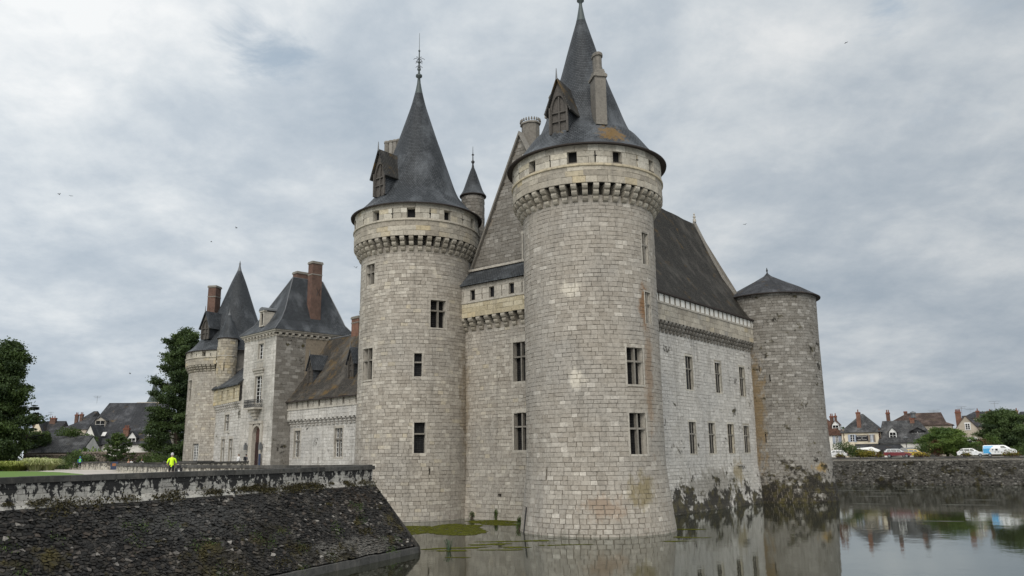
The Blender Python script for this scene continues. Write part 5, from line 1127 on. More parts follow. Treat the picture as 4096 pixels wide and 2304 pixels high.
b = atz(3057, 1996, 0); bush('ivy', 'dark ivy hanging in the corner left of the far tower', (b.x + .1, b.y + .1, .1), .7, .6, 3.0, 900, .09, 'leaf_mid', 115, 'plant', 8)

# ================================================================== town
def fon(A, d, u, v):
    a, b, c = ray(u, v); det = a * (-d.y) + d.x * b; k = (A.x * (-d.y) + d.x * A.y) / det
    return (a * k - A.x) * d.x + (b * k - A.y) * d.y, EYE + c * k
def house(name, label, A, d, L, D, zE, zR, hips=(0, 0), wall='plaster_white', roof='slate_town', wins=(), gable_front=False, z0=GZ, ov=.35, cat='house', group=None, ridge=None):
    A = Vector(A[:2]); d = Vector(d).normalized(); n = Vector((d.y, -d.x)); n = n if n.dot(-A) > 0 else -n
    root = thing(name, label, cat, (A.x, A.y, z0), group); S = Plane(A, d, n)
    def Q(s, o, z): q = A + d * s - n * o; return Vector((q.x, q.y, z))
    ops = [(w[0], w[1], w[2], w[3]) for w in wins]
    core_mesh(root, S, 0, L, z0, zE, wall, ops, 0.0, name='wall')
    mb = MB(); mb.hexa([Q(0, .01, z0), Q(0, D, z0), Q(.01, D, z0), Q(.01, .01, z0), Q(0, .01, zE), Q(0, D, zE), Q(.01, D, zE), Q(.01, .01, zE)]); mb.hexa([Q(L, .01, z0), Q(L, D, z0), Q(L - .01, D, z0), Q(L - .01, .01, z0), Q(L, .01, zE), Q(L, D, zE), Q(L - .01, D, zE), Q(L - .01, .01, zE)])
    mb.add([Q(0, D, z0), Q(L, D, z0), Q(L, D, zE), Q(0, D, zE)], [(0, 1, 2, 3)])
    if not gable_front:
        for s_, h in ((0, hips[0]), (L, hips[1])):
            if h == 0: mb.add([Q(s_, .01, zE), Q(s_, D, zE), Q(s_, D / 2, zR - .1)], [(0, 1, 2)])
    else: 
        for o_ in (0.0, D): mb.add([Q(0, o_, zE), Q(L, o_, zE), Q(L / 2, o_, zR - .1)], [(0, 1, 2)])
    mb.build('side_wall', wall, root)
    mb = MB(); t_ = .12; up = Vector((0, 0, t_))
    if not gable_front:
        h0, h1 = hips; rk = (zR - zE) / (D / 2); ze = zE - ov * rk * .6
        s0 = -ov if h0 else -.15; s1 = L + ov if h1 else L + .15
        r0, r1 = (h0 if h0 else -.15), (L - h1 if h1 else L + .15)
        v = [Q(s0, -ov, ze), Q(s1, -ov, ze), Q(s1, D + ov, ze), Q(s0, D + ov, ze), Q(r0, D / 2, zR), Q(r1, D / 2, zR)]
        v = v + [p + up for p in v]
        mb.add(v, [(6, 7, 11, 10), (8, 9, 10, 11), (7, 8, 11), (9, 6, 10), (0, 1, 7, 6), (1, 2, 8, 7), (2, 3, 9, 8), (3, 0, 6, 9), (0, 1, 5, 4), (2, 3, 4, 5)])
    else:
        rk = (zR - zE) / (L / 2); ze = zE - ov * rk
        v = [Q(-ov, -.15, ze), Q(L / 2, -.15, zR), Q(L + ov, -.15, ze), Q(-ov, D, ze), Q(L / 2, D, zR), Q(L + ov, D, ze)]; v = v + [p + up for p in v]
        mb.add(v, [(6, 7, 10, 9), (7, 8, 11, 10), (0, 1, 7, 6), (1, 2, 8, 7), (0, 1, 4, 3), (1, 2, 5, 4), (0, 3, 9, 6), (2, 5, 11, 8)])
    rf = mb.build('roof', roof, root, autouv=True)
    for w in wins:
        kw = dict(w[4]) if len(w) > 4 else {}
        sh = kw.pop('shutters', None); wd = window(root, S, *w[:4], **dict(dict(kind='glazed', trim='white_paint', dep=.12, fw=.07, nx=2, nz=(3,)), **kw))
        if sh:
            for x0 in (w[0] - .62, w[1] + .08):
                m1 = MB(); sbox(m1, S, x0, x0 + .54, w[2], w[3], .03, .08)
                for j in range(8): zz = w[2] + (w[3] - w[2]) * (j + .5) / 8; sbox(m1, S, x0 + .06, x0 + .48, zz - .03, zz + .03, .08, .10)
                m1.build('shutter', 'shutter_blue' if sh is True else sh, wd)
    root_data = dict(root=root, Q=Q, S=S, A=A, d=d, n=n, D=D, zE=zE, zR=zR, L=L, roof=rf); return root_data
def hchim(H, s, o, z0, z1, w=.9, d=.6, mat='brick_orange', pots=1, cap='terracotta'):
    p = H['Q'](s, o, z0); M = Matrix.Translation(p) @ Matrix.Rotation(math.atan2(H['d'].y, H['d'].x), 4, 'Z'); return chimney(H['root'], M, w, d, z1 - z0, mat, cap, pots, band=False, capo=.07)
def pchim(H, o, pf, x0, x1, yt, yb, mat='brick_orange', pots=1, d=.8, cap='terracotta'):
    A_ = H['A'] - H['n'] * o; s0, zt = fon(A_, H['d'], *pf(x0, yt)); s1, _ = fon(A_, H['d'], *pf(x1, yt)); _, zb_ = fon(A_, H['d'], *pf((x0 + x1) / 2, yb))
    zb_ -= 3.0
    return hchim(H, (s0 + s1) / 2, o, zb_, zt - .3, abs(s1 - s0), d, mat, pots, cap)
def pant(H, o, pf, x, yt, yb, w):
    A_ = H['A'] - H['n'] * o; s0, zt = fon(A_, H['d'], *pf(x, yt)); _, zb_ = fon(A_, H['d'], *pf(x, yb)); antenna(H, s0, o, zb_, zt, w)
def hdormer(H, s, o, z0, w, hw, hg, dep=2.0, roof='slate_town', wall='white_paint'):
    M = Matrix.Translation(H['Q'](s, o, z0)) @ Matrix.Rotation(math.atan2(H['n'].y, H['n'].x) - math.pi / 2, 4, 'Z'); x = w / 2; mb = MB()
    for s_ in (-1, 1): mb.box((s_ * (x - .07), -.05, hw / 2), (.14, .14, hw), M)
    mb.box((0, -.05, .06), (w, .14, .12), M); mb.box((0, -.05, hw - .05), (w, .14, .12), M)
    mb.add([M @ Vector(p) for p in ((-x, 0, hw), (x, 0, hw), (0, 0, hw + hg))], [(0, 1, 2)])
    for s_ in (-1, 1): mb.box((s_ * (x - .02), -dep / 2, hw / 2), (.04, dep, hw), M)
    o_ = mb.build('dormer', wall, H['root'])
    mb = MB(); mb.box((0, -.06, hw / 2), (w - .24, .03, hw - .2), M); mb.build('pane', 'glass', o_)
    mb = MB(); mb.box((0, -.03, hw / 2), (.06, .05, hw), M); mb.box((0, -.03, hw * .6), (w, .05, .05), M); mb.build('sash', 'white_paint', o_)
    for s_ in (-1, 1):
        mb = MB(); a_, e_, eb, ab = Vector((0, .22, hw + hg + .02)), Vector((s_ * (x + .22), .22, hw - .12)), Vector((s_ * (x + .22), -dep, hw - .12)), Vector((0, -dep - .8, hw + hg + .02)); u_ = Vector((0, 0, .1))
        mb.hexa([M @ p for p in (a_, e_, eb, ab, a_ + u_, e_ + u_, eb + u_, ab + u_)]); mb.build('roof_slope', roof, o_, autouv=True)
    return o_
def antenna(H, s, o, z0, z1, w=1.6):
    mb = MB(); p = H['Q'](s, o, z0); q = H['Q'](s, o, z1); mb.tube(p, q, .035, n=5); d3 = Vector((H['d'].x, H['d'].y, 0))
    for k, ww in ((1.0, w), (.8, w * .75)):
        c = p.lerp(q, k); mb.tube(c - d3 * ww / 2, c + d3 * ww / 2, .025, n=4)
        for i in range(7): e = c + d3 * ww * (i / 6 - .5); mb.tube(e - Vector((0, .15, .12)), e + Vector((0, .15, .12)), .015, n=4)
    mb.build('antenna', 'metal_grey', H['root'])

# ---- right bank
D2_ = Vector((QD.x, QD.y))
def RH(u, Y): p = at(u, 1800, Y); return Vector((p.x, p.y))
def px5(x, y): return 3280 + x * .17256, 1600 + y * .17256
def px6(x, y): return 3676 + x * .17256, 1600 + y * .17256
A = RH(3373, 166); f = lambda x, y: fon(A, D2_, *px5(x, y)); g = lambda x, y: fon(A, D2_, *px6(x, y))
L = f(1395, 735)[0]; zE = f(900, 738)[1]
def W5(x0, y0, x1, y1): a_ = f(x0, y1); b_ = f(x1, y0); return (a_[0], b_[0], a_[1], b_[1])
Hh = house('restaurant', 'cream restaurant with black name board and mottled grey hipped roof', A, D2_, L, 9.5, zE, fon(A - Vector((-D2_.y, D2_.x)) * 0 + Vector((.5, .866)) * 4.75, D2_, *px5(1300, 322))[1], (3.6, 3.4), 'plaster_cream', 'slate_mottled',
    [W5(705, 805, 798, 970) + (dict(nx=2, nz=(3,)),), W5(1160, 800, 1250, 975) + (dict(pane='shutter_blue', nx=2, nz=(2,)),)], cat='building')
pchim(Hh, 1.2, px5, 832, 925, 285, 700); pchim(Hh, 6.0, px5, 1525, 1610, 290, 400, 'brick_red', 2)
S_ = Hh['S']
for (x0, x1) in ((660, 703), (800, 845), (1120, 1157), (1253, 1275)):
    q_ = W5(x0, 805, x1, 972); mb = MB(); sbox(mb, S_, *q_, .03, .08); mb.build('shutter', 'shutter_blue' if x0 < 1100 else 'brick_pale', Hh['root'])
for (x0, x1) in ((540, 575), (1370, 1440)):
    for j in range(7):
        z_ = 7.0 + j * .45; k_ = .12 * (j % 2); mb = MB(); a_ = f(x0, 900)[0]; b_ = min(L, f(x1, 900)[0]); sbox(mb, S_, a_ + (0 if x0 > 1000 else 0), b_ - (k_ if x0 < 1000 else 0), z_, z_ + .43, .005, .04); mb.build('quoin', 'brick_pale' if x0 < 1000 else 'tile_red', Hh['root'])
q_ = W5(842, 815, 1108, 950); mb = MB(); sbox(mb, S_, *q_, .08, .16); sg = mb.build('name_board', 'sign_black', Hh['root'])
def text(body, S, s, z, o, h, mat, parent, w=None):
    cu = bpy.data.curves.new('lettering', 'FONT'); cu.body = body; cu.align_x = 'CENTER'; cu.align_y = 'CENTER'; cu.size = h; cu.extrude = .008
    ob = bpy.data.objects.new('lettering', cu); COL.objects.link(ob); dg = bpy.context.evaluated_depsgraph_get(); me = bpy.data.meshes.new_from_object(ob.evaluated_get(dg)); bpy.data.objects.remove(ob)
    me.materials.clear(); me.materials.append(MATS[mat]); o_ = bpy.data.objects.new('lettering', me); COL.objects.link(o_); o_.parent = parent
    t_, u_, n_ = frame(S, s, z)
    if t_.cross(Vector((0, 0, 1))).dot(n_) < 0: t_ = -t_
    M = Matrix((t_, Vector((0, 0, 1)), n_)).transposed().to_4x4(); k_ = 1.0 if w is None else w / max(.01, max(v.co.x for v in me.vertices) - min(v.co.x for v in me.vertices))
    M.translation = S.P(s, z, o) - ORG[parent]; o_.matrix_local = M @ Matrix.Diagonal((k_, k_ if w is None else 1.0, 1, 1)); return o_
ww = q_[1] - q_[0]; hh = q_[3] - q_[2]; sm = (q_[0] + q_[1]) / 2
for i, (tx, k_) in enumerate((('RESTAURANT', .84), ('LE', .15), ('CERF THYM', .74))): text(tx, S_, sm, q_[3] - hh * (.22 + .28 * i), .175, hh * .27, 'sign_letter', sg, ww * k_)
# right wing with large hipped slate roof
A2 = A + D2_ * (f(1400, 980)[0]) + Vector((-.5, -.866)) * .5; f2 = lambda x, y: fon(A2, D2_, *px5(x, y))
H2 = house('restaurant_wing', 'low restaurant wing under a big mottled slate roof with white dormer', A2, D2_, f2(2700, 980)[0], 8.5, f2(1700, 975)[1], fon(A2 + Vector((.5, .866)) * 4.25, D2_, *px5(1900, 490))[1], (0.4, 3.0), 'plaster_white', 'slate_mottled', cat='building')
s_ = f2(1690, 900)[0]; hdormer(H2, s_, .75, f2(1690, 945)[1], 1.35, 1.75, .85, 2.0, 'slate_mottled'); hdormer(H2, f2(2260, 800)[0], 1.5, f2(2260, 860)[1] + .2, 2.6, 1.0, .7, 2.0, 'slate_mottled', 'slate_town')
pchim(H2, 4.0, px5, 2075, 2180, 415, 590, pots=0); p = H2['Q'](f2(2120, 400)[0] + .1, 4.0, fon(A2 + Vector((.5, .866)) * 4.0, D2_, *px5(2120, 415))[1])
mb = MB(); mb.lathe((p.x, p.y), [(.6, 0), (.62, .1), (.42, .2), (.42, .8), (.66, .9), (.5, 1.15), (.0, 1.35)], 12, z0=p.z); mb.build('chimney_cowl', 'lead', H2['root'])
# terrace lean-to along the front
sA = Plane(A + Vector((-.5, -.866)) * 4.0, D2_, QN); fa = lambda x, y: fon(Vector(sA.p), D2_, *px5(x, y))
ler = thing('terrace_canopy', 'long grey slate lean-to canopy on white posts before the restaurant', 'canopy', (sA.p.x, sA.p.y, GZ)); x0, x1 = fa(760, 1165)[0], fa(1985, 1165)[0]; zl = fa(1500, 1168)[1]; zh = fon(A, D2_, *px5(1400, 1028))[1]
mb = MB(); v = [sA.P(x0, zl, .0), sA.P(x1, zl, .0), sA.P(x1 - 1.2, zh, -3.9), sA.P(x0 + .2, zh, -3.9)]; mb.hexa(v + [p + Vector((0, 0, .14)) for p in v]); mb.build('roof', 'slate_town', ler, autouv=True)
for x in (1290, 1500, 1530, 1960):
    s_ = fa(x, 1200)[0]; mb = MB(); sbox(mb, sA, s_ - .12, s_ + .12, GZ, zl, -.35, -.1); mb.build('post', 'white_paint', ler)
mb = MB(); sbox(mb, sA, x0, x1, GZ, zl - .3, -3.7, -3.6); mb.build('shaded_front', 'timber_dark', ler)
sP = Plane(A + Vector((-.5, -.866)) * 7.0, D2_, QN); fp = lambda x, y: fon(Vector(sP.p), D2_, *px5(x, y))
par = thing('canvas_awning', 'cream canvas awning sloping above the shrubs', 'awning', sP.P(fp(1100, 1200)[0], GZ)); xa, za = fp(855, 1130); xb, zb = fp(1365, 1205); xc, zc_ = fp(1180, 1140)
mb = MB(); v = [sP.P(xa, za, 0), sP.P(xb, zb, .6), sP.P(xb + .1, zb + .25, -2), sP.P(xc, zc_ + .35, -2)]; mb.hexa(v + [p + Vector((0, 0, .1)) for p in v]); mb.build('canvas', 'canvas_white', par)
for s_ in (xa + .2, xb - .2): mb = MB(); mb.tube(sP.P(s_, GZ, -.3), sP.P(s_, za - .1 if s_ < xb - 1 else zb, -.3), .05); mb.build('post', 'white_paint', par)
# house half hidden by the far tower
A3 = RH(3285, 172); f3 = lambda x, y: fon(A3, D2_, *px5(x, y)); L3 = f3(530, 800)[0]
H3 = house('tile_house', 'white house with brown tiled roof beside the far tower', A3, D2_, L3, 9, f3(400, 800)[1], fon(A3 + Vector((.5, .866)) * 4.5, D2_, *px5(200, 360))[1], (0, 4.6), 'plaster_white', 'tile_red',
    [(f3(365, 900)[0], f3(420, 900)[0], f3(400, 1020)[1], f3(400, 840)[1], dict(shutters=True)), (f3(500, 900)[0], f3(530, 900)[0] - .1, f3(400, 1020)[1], f3(400, 840)[1], {})])
pchim(H3, 3.5, px5, 330, 380, 365, 560, 'brick_red', 1); pchim(H3, 4.2, px5, 225, 305, 375, 470, 'brick_red', 2)
hdormer(H3, f3(350, 700)[0], 1.2, f3(350, 750)[1], 1.4, 1.6, .9, 2.2, 'tile_red')
# long brown roof behind, then the tan-roofed house and the grey gable house
A4_ = RH(3560, 196); f4 = lambda x, y: fon(A4_, D2_, *px5(x, y))
H4 = house('brown_roof_house', 'long house behind with dark brown tiled roof', A4_, D2_, fon(A4_, D2_, *px6(570, 400))[0], 11, fon(A4_, D2_, *px6(300, 430))[1] - 1.2, fon(A4_ + Vector((.5, .866)) * 5.5, D2_, *px6(300, 302))[1], (4.2, .6), 'plaster_beige', 'tile_brown')
pchim(H4, 5.2, px5, 1940, 2015, 265, 330, 'brick_red', 0); pant(H4, 5.4, px6, 340, 235, 380, 2.6)
A5 = RH(3700, 178); f5 = lambda x, y: fon(A5, D2_, *px6(x, y))
H5 = house('tan_roof_house', 'cream house with tan tiled hipped roof behind the spreading tree', A5, D2_, f5(760, 570)[0], 8, f5(500, 575)[1], fon(A5 + Vector((.5, .866)) * 4, D2_, *px6(300, 405))[1], (0, 4.2), 'plaster_beige', 'tile_brown', [(f5(650, 700)[0], f5(705, 700)[0], f5(680, 780)[1], f5(680, 705)[1], {})])
A6 = RH(3676 + 885 * .17256, 172); f6 = lambda x, y: fon(A6, D2_, *px6(x, y)); L6 = f6(1395, 700)[0]
H6 = house('gable_house', 'beige gabled house with white shuttered windows beside the big round tree', A6, D2_, L6, 11, f6(1100, 690)[1], f6(1090, 368)[1], (0, 0), 'plaster_beige', 'tile_brown',
    [(f6(1200, 900)[0], f6(1275, 900)[0], f6(1200, 995)[1] - .3, f6(1200, 865)[1], dict(shutters='white_paint')), ], gable_front=True)
S_ = H6['S']; mb = MB(); q_ = (f6(1075, 600)[0], f6(1180, 600)[0], f6(1130, 685)[1], f6(1130, 545)[1]); window(H6['root'], S_, *q_, kind='glazed', trim='white_paint', dep=-.05, fw=.12, nx=2, nz=(3,))
A7 = RH(3676 + 1100 * .17256, 184); f7 = lambda x, y: fon(A7, D2_, *px6(x, y))
H7 = house('slate_house', 'dark slate roof house between gable house and round tree', A7, D2_, f7(1520, 600)[0], 9, f7(1300, 615)[1], fon(A7 + Vector((.5, .866)) * 4.5, D2_, *px6(1250, 370))[1], (0, 3.4), 'plaster_beige', 'slate_town')
pchim(H7, 5, px6, 1310, 1395, 250, 440, 'brick_red', 1); pchim(H7, 8.5, px6, 1535, 1745, 268, 480, 'plaster_beige', 1, 1.0); pant(H7, 9, px6, 1740, 30, 300, 2.2)
pchim(H6, 9.5, px6, 830, 965, 275, 380, 'brick_orange', 4); pant(H6, 9.5, px6, 975, 155, 340, 2.0)
A8 = RH(3676 + 1090 * .17256, 215); f8 = lambda x, y: fon(A8, D2_, *px6(x, y))
H8 = house('slate_house', 'distant grey hipped roof behind the chimneys on the right', A8, D2_, f8(2420, 400)[0], 10, f8(1300, 420)[1], fon(A8 + Vector((.5, .866)) * 5, D2_, *px6(1180, 285))[1], (3, 3), 'plaster_beige', 'slate_town'); pant(H8, 5, px6, 1180, 205, 290, 2.4)
A9 = RH(4075, 176); H9 = house('slate_house', 'slate roof with red chimney cut off by the right edge', A9, D2_, 10, 8, fon(A9, D2_, *px6(2390, 470))[1], fon(A9, D2_, *px6(2390, 350))[1] + .8, (1.5, 1.5), 'plaster_beige', 'slate_town'); pchim(H9, 3, px6, 2225, 2290, 245, 360, 'brick_orange', 1)
# grey parasols and red one on the terrace
for i, (x, y0, y1, Y, w, m_, lab) in enumerate([(1010, 985, 1080, 163, 4.2, 'awning_grey', 'large dark grey terrace parasol left of the lamp post'), (1270, 1010, 1085, 164, 4.6, 'awning_grey', 'second dark grey terrace parasol before the gable house'), (850, 1085, 1120, 160, 2.6, 'parasol_red', 'bright red parasol under the spreading tree')]):
    b = at(*px6(x, y0), Y); zb = at(*px6(x, y1), Y).z; pa = thing('parasol', lab, 'parasol', (b.x, b.y, GZ)); mb = MB(); mb.lathe((b.x, b.y), [(w / 2, zb), (w / 2 + .02, zb + .18), (.06, b.z)], 8); mb.build('canopy', m_, pa); mb = MB(); mb.tube((b.x, b.y, GZ), (b.x, b.y, b.z), .05); mb.build('pole', 'metal_grey', pa)
for i, (u, v0, Y, lab) in enumerate([(3622, 1749, 152, 'slim street lamp before the restaurant wing'), (3742, 1741, 152, 'street lamp in front of the spreading tree')]):
    b = at(u, v0, Y); lp = thing('street_lamp', lab, 'street lamp', (b.x, b.y, GZ)); mb = MB(); mb.tube((b.x, b.y, GZ), (b.x, b.y, b.z - .4), .09, .06); mb.build('pole', 'iron', lp); mb = MB(); mb.lathe((b.x, b.y), [(.08, b.z - .45), (.22, b.z - .2), (.45, b.z - .05), (.45, b.z), (.05, b.z + .1)], 12); mb.build('lamp_head', 'metal_grey', lp)
b = at(3678 + 1165 * .17256, 1770, 151); lp = thing('sign_post', 'dark traffic sign post before the grey parasols', 'sign', (b.x, b.y, GZ)); mb = MB(); mb.tube((b.x, b.y, GZ), (b.x, b.y, b.z), .06); mb.build('pole', 'iron', lp); mb = MB(); mb.box((b.x, b.y - .1, b.z - .3), (.9, .06, 1.2)); mb.build('panel', 'iron', lp)

# right-bank greenery
b = at(*px6(2030, 1150), 158); b.z = GZ
tree('round_tree', 'large dense round dark green tree at the right edge', b, (at(*px6(1980, 215), 158).z - GZ) * .96, lambda h: 5.2 * max(.05, 1 - ((h - .42) / .60) ** 2) ** .5, 900, 110, 1.25, .15, 'leaf_dark', .3, .0, 21, boughs=110)
b = at(3788, 1800, 152); b.z = GZ
tree('spreading_tree', 'wide light green spreading tree between restaurant and gable house', b, (at(*px6(540, 650), 152).z - GZ) * .96, lambda h: 4.9 * max(.05, 1 - ((h - .52) / .5) ** 2) ** .5, 420, 90, 1.2, .14, 'leaf_bright', .28, .25, 23, squash=.7, boughs=45)
for i, (x, y, rx, h, m_, n_, lab) in enumerate([(5, 640, 2.6, 3.3, 'leaf_mid', 2200, 'rounded green shrub left of the cream awning'), (5, 1050, 2.4, 1.8, 'leaf_yellow', 900, 'yellowish low shrub under the cream awning'), (5, 900, 1.8, 1.5, 'leaf_mid', 800, 'low green shrub behind the coping'), (6, 120, 2.6, 3.0, 'leaf_mid', 1600, 'flowering bush below the spreading tree'), (6, 420, 1.9, 3.4, 'leaf_pink', 1100, 'reddish bush beside the street lamp'), (6, 860, 1.9, 2.2, 'leaf_bright', 900, 'bright green shrub before the grey parasol'),
        (6, 1600, 2.2, 3.6, 'leaf_pink', 900, 'pinkish shrub left of the round tree'), (6, 1650, 1.2, 4.4, 'leaf_bright', 600, 'left lime green topiary shrub before the round tree'), (6, 1840, 1.2, 4.4, 'leaf_bright', 600, 'right lime green topiary shrub before the round tree'), (6, 2330, 2.6, 2.3, 'leaf_mid', 1000, 'low hedge in front of the round tree'), (6, 1380, 2.0, 2.6, 'leaf_dark', 900, 'dark shrub between white car and van')]):
    b = at(*(px5(y, 1200) if x == 5 else px6(y, 1200)), 150 if y not in (1650, 1840, 1600) else 153.5); bush('shrub', lab, (b.x, b.y, GZ), rx, 1.2, h, n_, .12, m_, 130 + i)
b = at(*px5(590, 640), 230); bush('tree_crown', 'distant dark tree crown between the two left roofs', (b.x, b.y, GZ), 4.5, 3, at(*px5(590, 560), 230).z - GZ, 2600, .3, 'leaf_dark', 150, 'tree')
# flower troughs standing on the quay coping
for i, u in enumerate((3358, 3512, 3668, 3700, 3866, 4030, 4062)):
    A_ = QL; s_, _z = fon(QL - QN * .3, QD, u, 1815); q = QL - QN * .3 + QD * s_; pt = thing('flower_trough', ['flower trough of yellow leaves before the white car', 'flower trough of red and yellow leaves under the awning', 'flower trough of trailing yellow leaves beside the red estate', 'small trough with bright yellow blooms', 'brown and yellow flower trough before the white hatchback', 'flower trough in front of the van\'s cab', 'small flower trough under the van\'s bonnet'][i], 'planter', (q.x, q.y, 4.58), 'flower troughs on the quay')
    mb = MB(); mb.box((q.x, q.y, 4.58 + .16), (1.1, .36, .30), None); mb.build('trough', 'timber_dark', pt); rs = random.Random(i)
    for k, (m_, n_) in enumerate((('leaf_yellow', 150), ('leaf_red', 110), ('leaf_mid', 60))):
        leaves('foliage', [(q.x + rs.gauss(0, .42), q.y + rs.gauss(0, .2), 4.86 + abs(rs.gauss(0, .32)) - .2 * rs.random()) for _ in range(n_)], .11, m_, pt, None, 1, i * 3 + k)

# ---- left bank
def LH(u, Y): p = at(u, 1800, Y); return Vector((p.x, p.y))
DX = Vector((1, .10)).normalized(); NX = Vector((-DX.y, DX.x))
def px7(x, y): return x * .24845, 1550 + y * .24845
def lhouse(name, label, xL, xR, yE, yR, Y, D, hips, wall, roof, **kw):
    A = LH(px7(xL, 0)[0], Y); ff = lambda x, y: fon(A, DX, *px7(x, y)); zR = fon(A + NX * D / 2, DX, *px7((xL + xR) / 2, yR))[1]
    H = house(name, label, A, DX, ff(xR, yE)[0], D, ff((xL + xR) / 2, yE)[1], zR, hips, wall, roof, **kw); H['f'] = ff; return H
B1 = lhouse('barn', 'long low barn with grey mottled slate roof left of the garden wall', 430, 1300, 1040, 792, 132, 8.0, (0, 0), 'rubble_garden', 'slate_mottled')
mb = MB(); B1g = B1['Q']; mb.add([B1g(B1['L'] + .17, .02, GZ), B1g(B1['L'] + .17, 8, GZ), B1g(B1['L'] + .17, 8, B1['zE']), B1g(B1['L'] + .17, 4, B1['zR'] - .15), B1g(B1['L'] + .17, .02, B1['zE'])], [(0, 1, 2, 3, 4)]); mb.build('gable_end', 'plaster_white', B1['root'])
B2 = lhouse('cottage', 'white cottage with grey slate roof, red chimney and dormer', 1530, 2560, 905, 706, 152, 7.0, (0, 0), 'plaster_white', 'slate_town')
pchim(B2, 2.2, px7, 2000, 2088, 655, 800, 'brick_orange', 3); hdormer(B2, B2['f'](2110, 900)[0], .2, B2['f'](2110, 945)[1], 1.5, 1.6, 1.1, 1.8)
for x_ in (1620, 2370): mb = MB(); M = B2['Q'](B2['f'](x_, 850)[0], 1.3, B2['f'](x_, 855)[1] + 1.25); mb.box((0, 0, 0), (.75, .06, 1.0), Matrix.Translation(M) @ Matrix.Rotation(rad(-42), 4, 'X')); mb.build('skylight', 'canvas_white', B2['root'])
B3 = lhouse('cottage_wing', 'small brown-grey gabled wing at the white cottage\'s left end', 1290, 1560, 880, 615, 150, 6, (0, 0), 'plaster_white', 'slate_town', gable_front=True)
B4 = lhouse('church_hall', 'large building with huge streaked slate roof behind the cottage', 1400, 2480, 690, 256, 190, 17, (.8, 0), 'plaster_beige', 'slate_town', cat='building'); hdormer(B4, B4['f'](1580, 650)[0], 1.0, B4['f'](1565, 690)[1], 2.3, 2.4, .8, 2.4, 'slate_town', 'stone_trim'); pant(B4, 8.3, px7, 1570, 140, 255, 1.8)
b = at(605, 1612, 240); sp = thing('church_spire', 'thin grey green church spire behind the tall tree', 'spire', (b.x, b.y, GZ)); zt = at(616, 1494, 240).z; pt_ = at(616, 1600, 240)
mb = MB(); mb.lathe((pt_.x, pt_.y), [(3.0, b.z - 1), (1.9, b.z + .6), (1.2, b.z + 2.2), (.05, zt)], 8); mb.build('spire_roof', 'copper', sp, autouv=True); mb = MB(); mb.box((pt_.x, pt_.y, (GZ + b.z) / 2), (7.0, 7.0, b.z - GZ)); mb.build('tower', 'plaster_beige', sp)
B5 = lhouse('slate_house', 'grey roofed house left of the big church roof', 950, 1420, 668, 478, 205, 9, (5.5, 0), 'plaster_beige', 'slate_town'); pchim(B5, 4, px7, 1218, 1266, 435, 485, 'brick_red', 2)
B5b = lhouse('slate_house', 'pale slate roof peeping beside the church roof', 1290, 1460, 500, 388, 220, 8, (1, 0), 'plaster_beige', 'slate_town'); pchim(B5b, 2, px7, 1295, 1345, 430, 480, 'brick_red', 2)
B6 = lhouse('gabled_house', 'house with pale gable and two tall brick chimneys behind the barn', 600, 930, 740, 548, 215, 8, (0, 0), 'plaster_beige', 'slate_town'); pchim(B6, 4, px7, 558, 622, 455, 590, 'brick_red', 1, 1.1); pchim(B6, 3.5, px7, 820, 908, 490, 660, 'brick_red', 2, 1.1); pant(B6, 3.6, px7, 822, 400, 560, 1.4)
B7 = lhouse('gabled_house', 'cream gable front behind the left conifer', 450, 690, 745, 552, 213, 8, (0, 0), 'plaster_cream', 'slate_town', gable_front=True)
B8 = lhouse('slate_house', 'low slate roof just above the barn ridge', 690, 960, 790, 672, 180, 7, (2, 0), 'plaster_beige', 'slate_town')
# garden wall with gate gap
def gwall(label, x0, x1, yT, Y, ivy=False):
    A = LH(px7(x0, 0)[0], Y); ff = lambda x, y: fon(A, DX, *px7(x, y)); n = Vector((DX.y, -DX.x)); S = Plane(A, DX, n); root = thing('garden_wall', label, 'wall', (A.x, A.y, GZ)); L = ff(x1, yT)[0]; zt = ff((x0 + x1) / 2, yT)[1]
    rubble(root, S, 0, L, GZ - .1, zt, 'rubble_garden', .42, .26, 60, int(x0), (.02, .08)); mb = MB(); sbox(mb, S, 0, L, GZ - .1, zt - .02, -.45, -.06); sbox(mb, S, -.05, L + .05, zt - .02, zt + .12, -.5, .06); mb.build('wall_core', 'rubble_garden', root); return S, ff, zt
gwall('low brown rubble wall behind the pampas grass', 450, 1060, 1085, 126); gwall('brown rubble garden wall behind the cyclist', 1330, 1735, 1045, 121); SG2, fg, zt2 = gwall('rubble garden wall behind the seated visitors', 1935, 2420, 1058, 122)
A = LH(px7(1735, 0)[0], 121.6); fgt = lambda x, y: fon(A, DX, *px7(x, y)); Sg = Plane(A, DX, Vector((DX.y, -DX.x))); gt = thing('garden_gate', 'dark solid gate in the gap of the garden wall', 'gate', (A.x, A.y, GZ))
for k in range(6):
    w_ = fgt(1935, 1100)[0] / 6; mb = MB(); sbox(mb, Sg, k * w_ + .01, (k + 1) * w_ - .01, GZ, fgt(1830, 1105)[1], -.05, 0); mb.build('board', 'timber_dark', gt)
for i, (u, Y, lab) in enumerate([(441, 118.5, 'left stone ball on the parapet before the dark gate'), (498, 118.5, 'right stone ball on the parapet near the seated visitors')]):
    b = at(u, 1833, Y); root = thing('stone_ball', lab, 'ornament', (b.x, b.y, b.z - .9)); mb = MB(); n_ = 10; r_b = .42; mb.lathe((b.x, b.y), [(.02, b.z - r_b)] + [(r_b * math.sin(math.pi * k / n_), b.z - r_b * math.cos(math.pi * k / n_)) for k in range(1, n_)] + [(.01, b.z + r_b)], 16); mb.build('ball', 'stone_gable', root, smooth=True); mb = MB(); mb.box((b.x, b.y, (GZ + b.z - r_b) / 2), (.6, .6, b.z - r_b - GZ)); mb.build('pedestal', 'stone_gable', root)
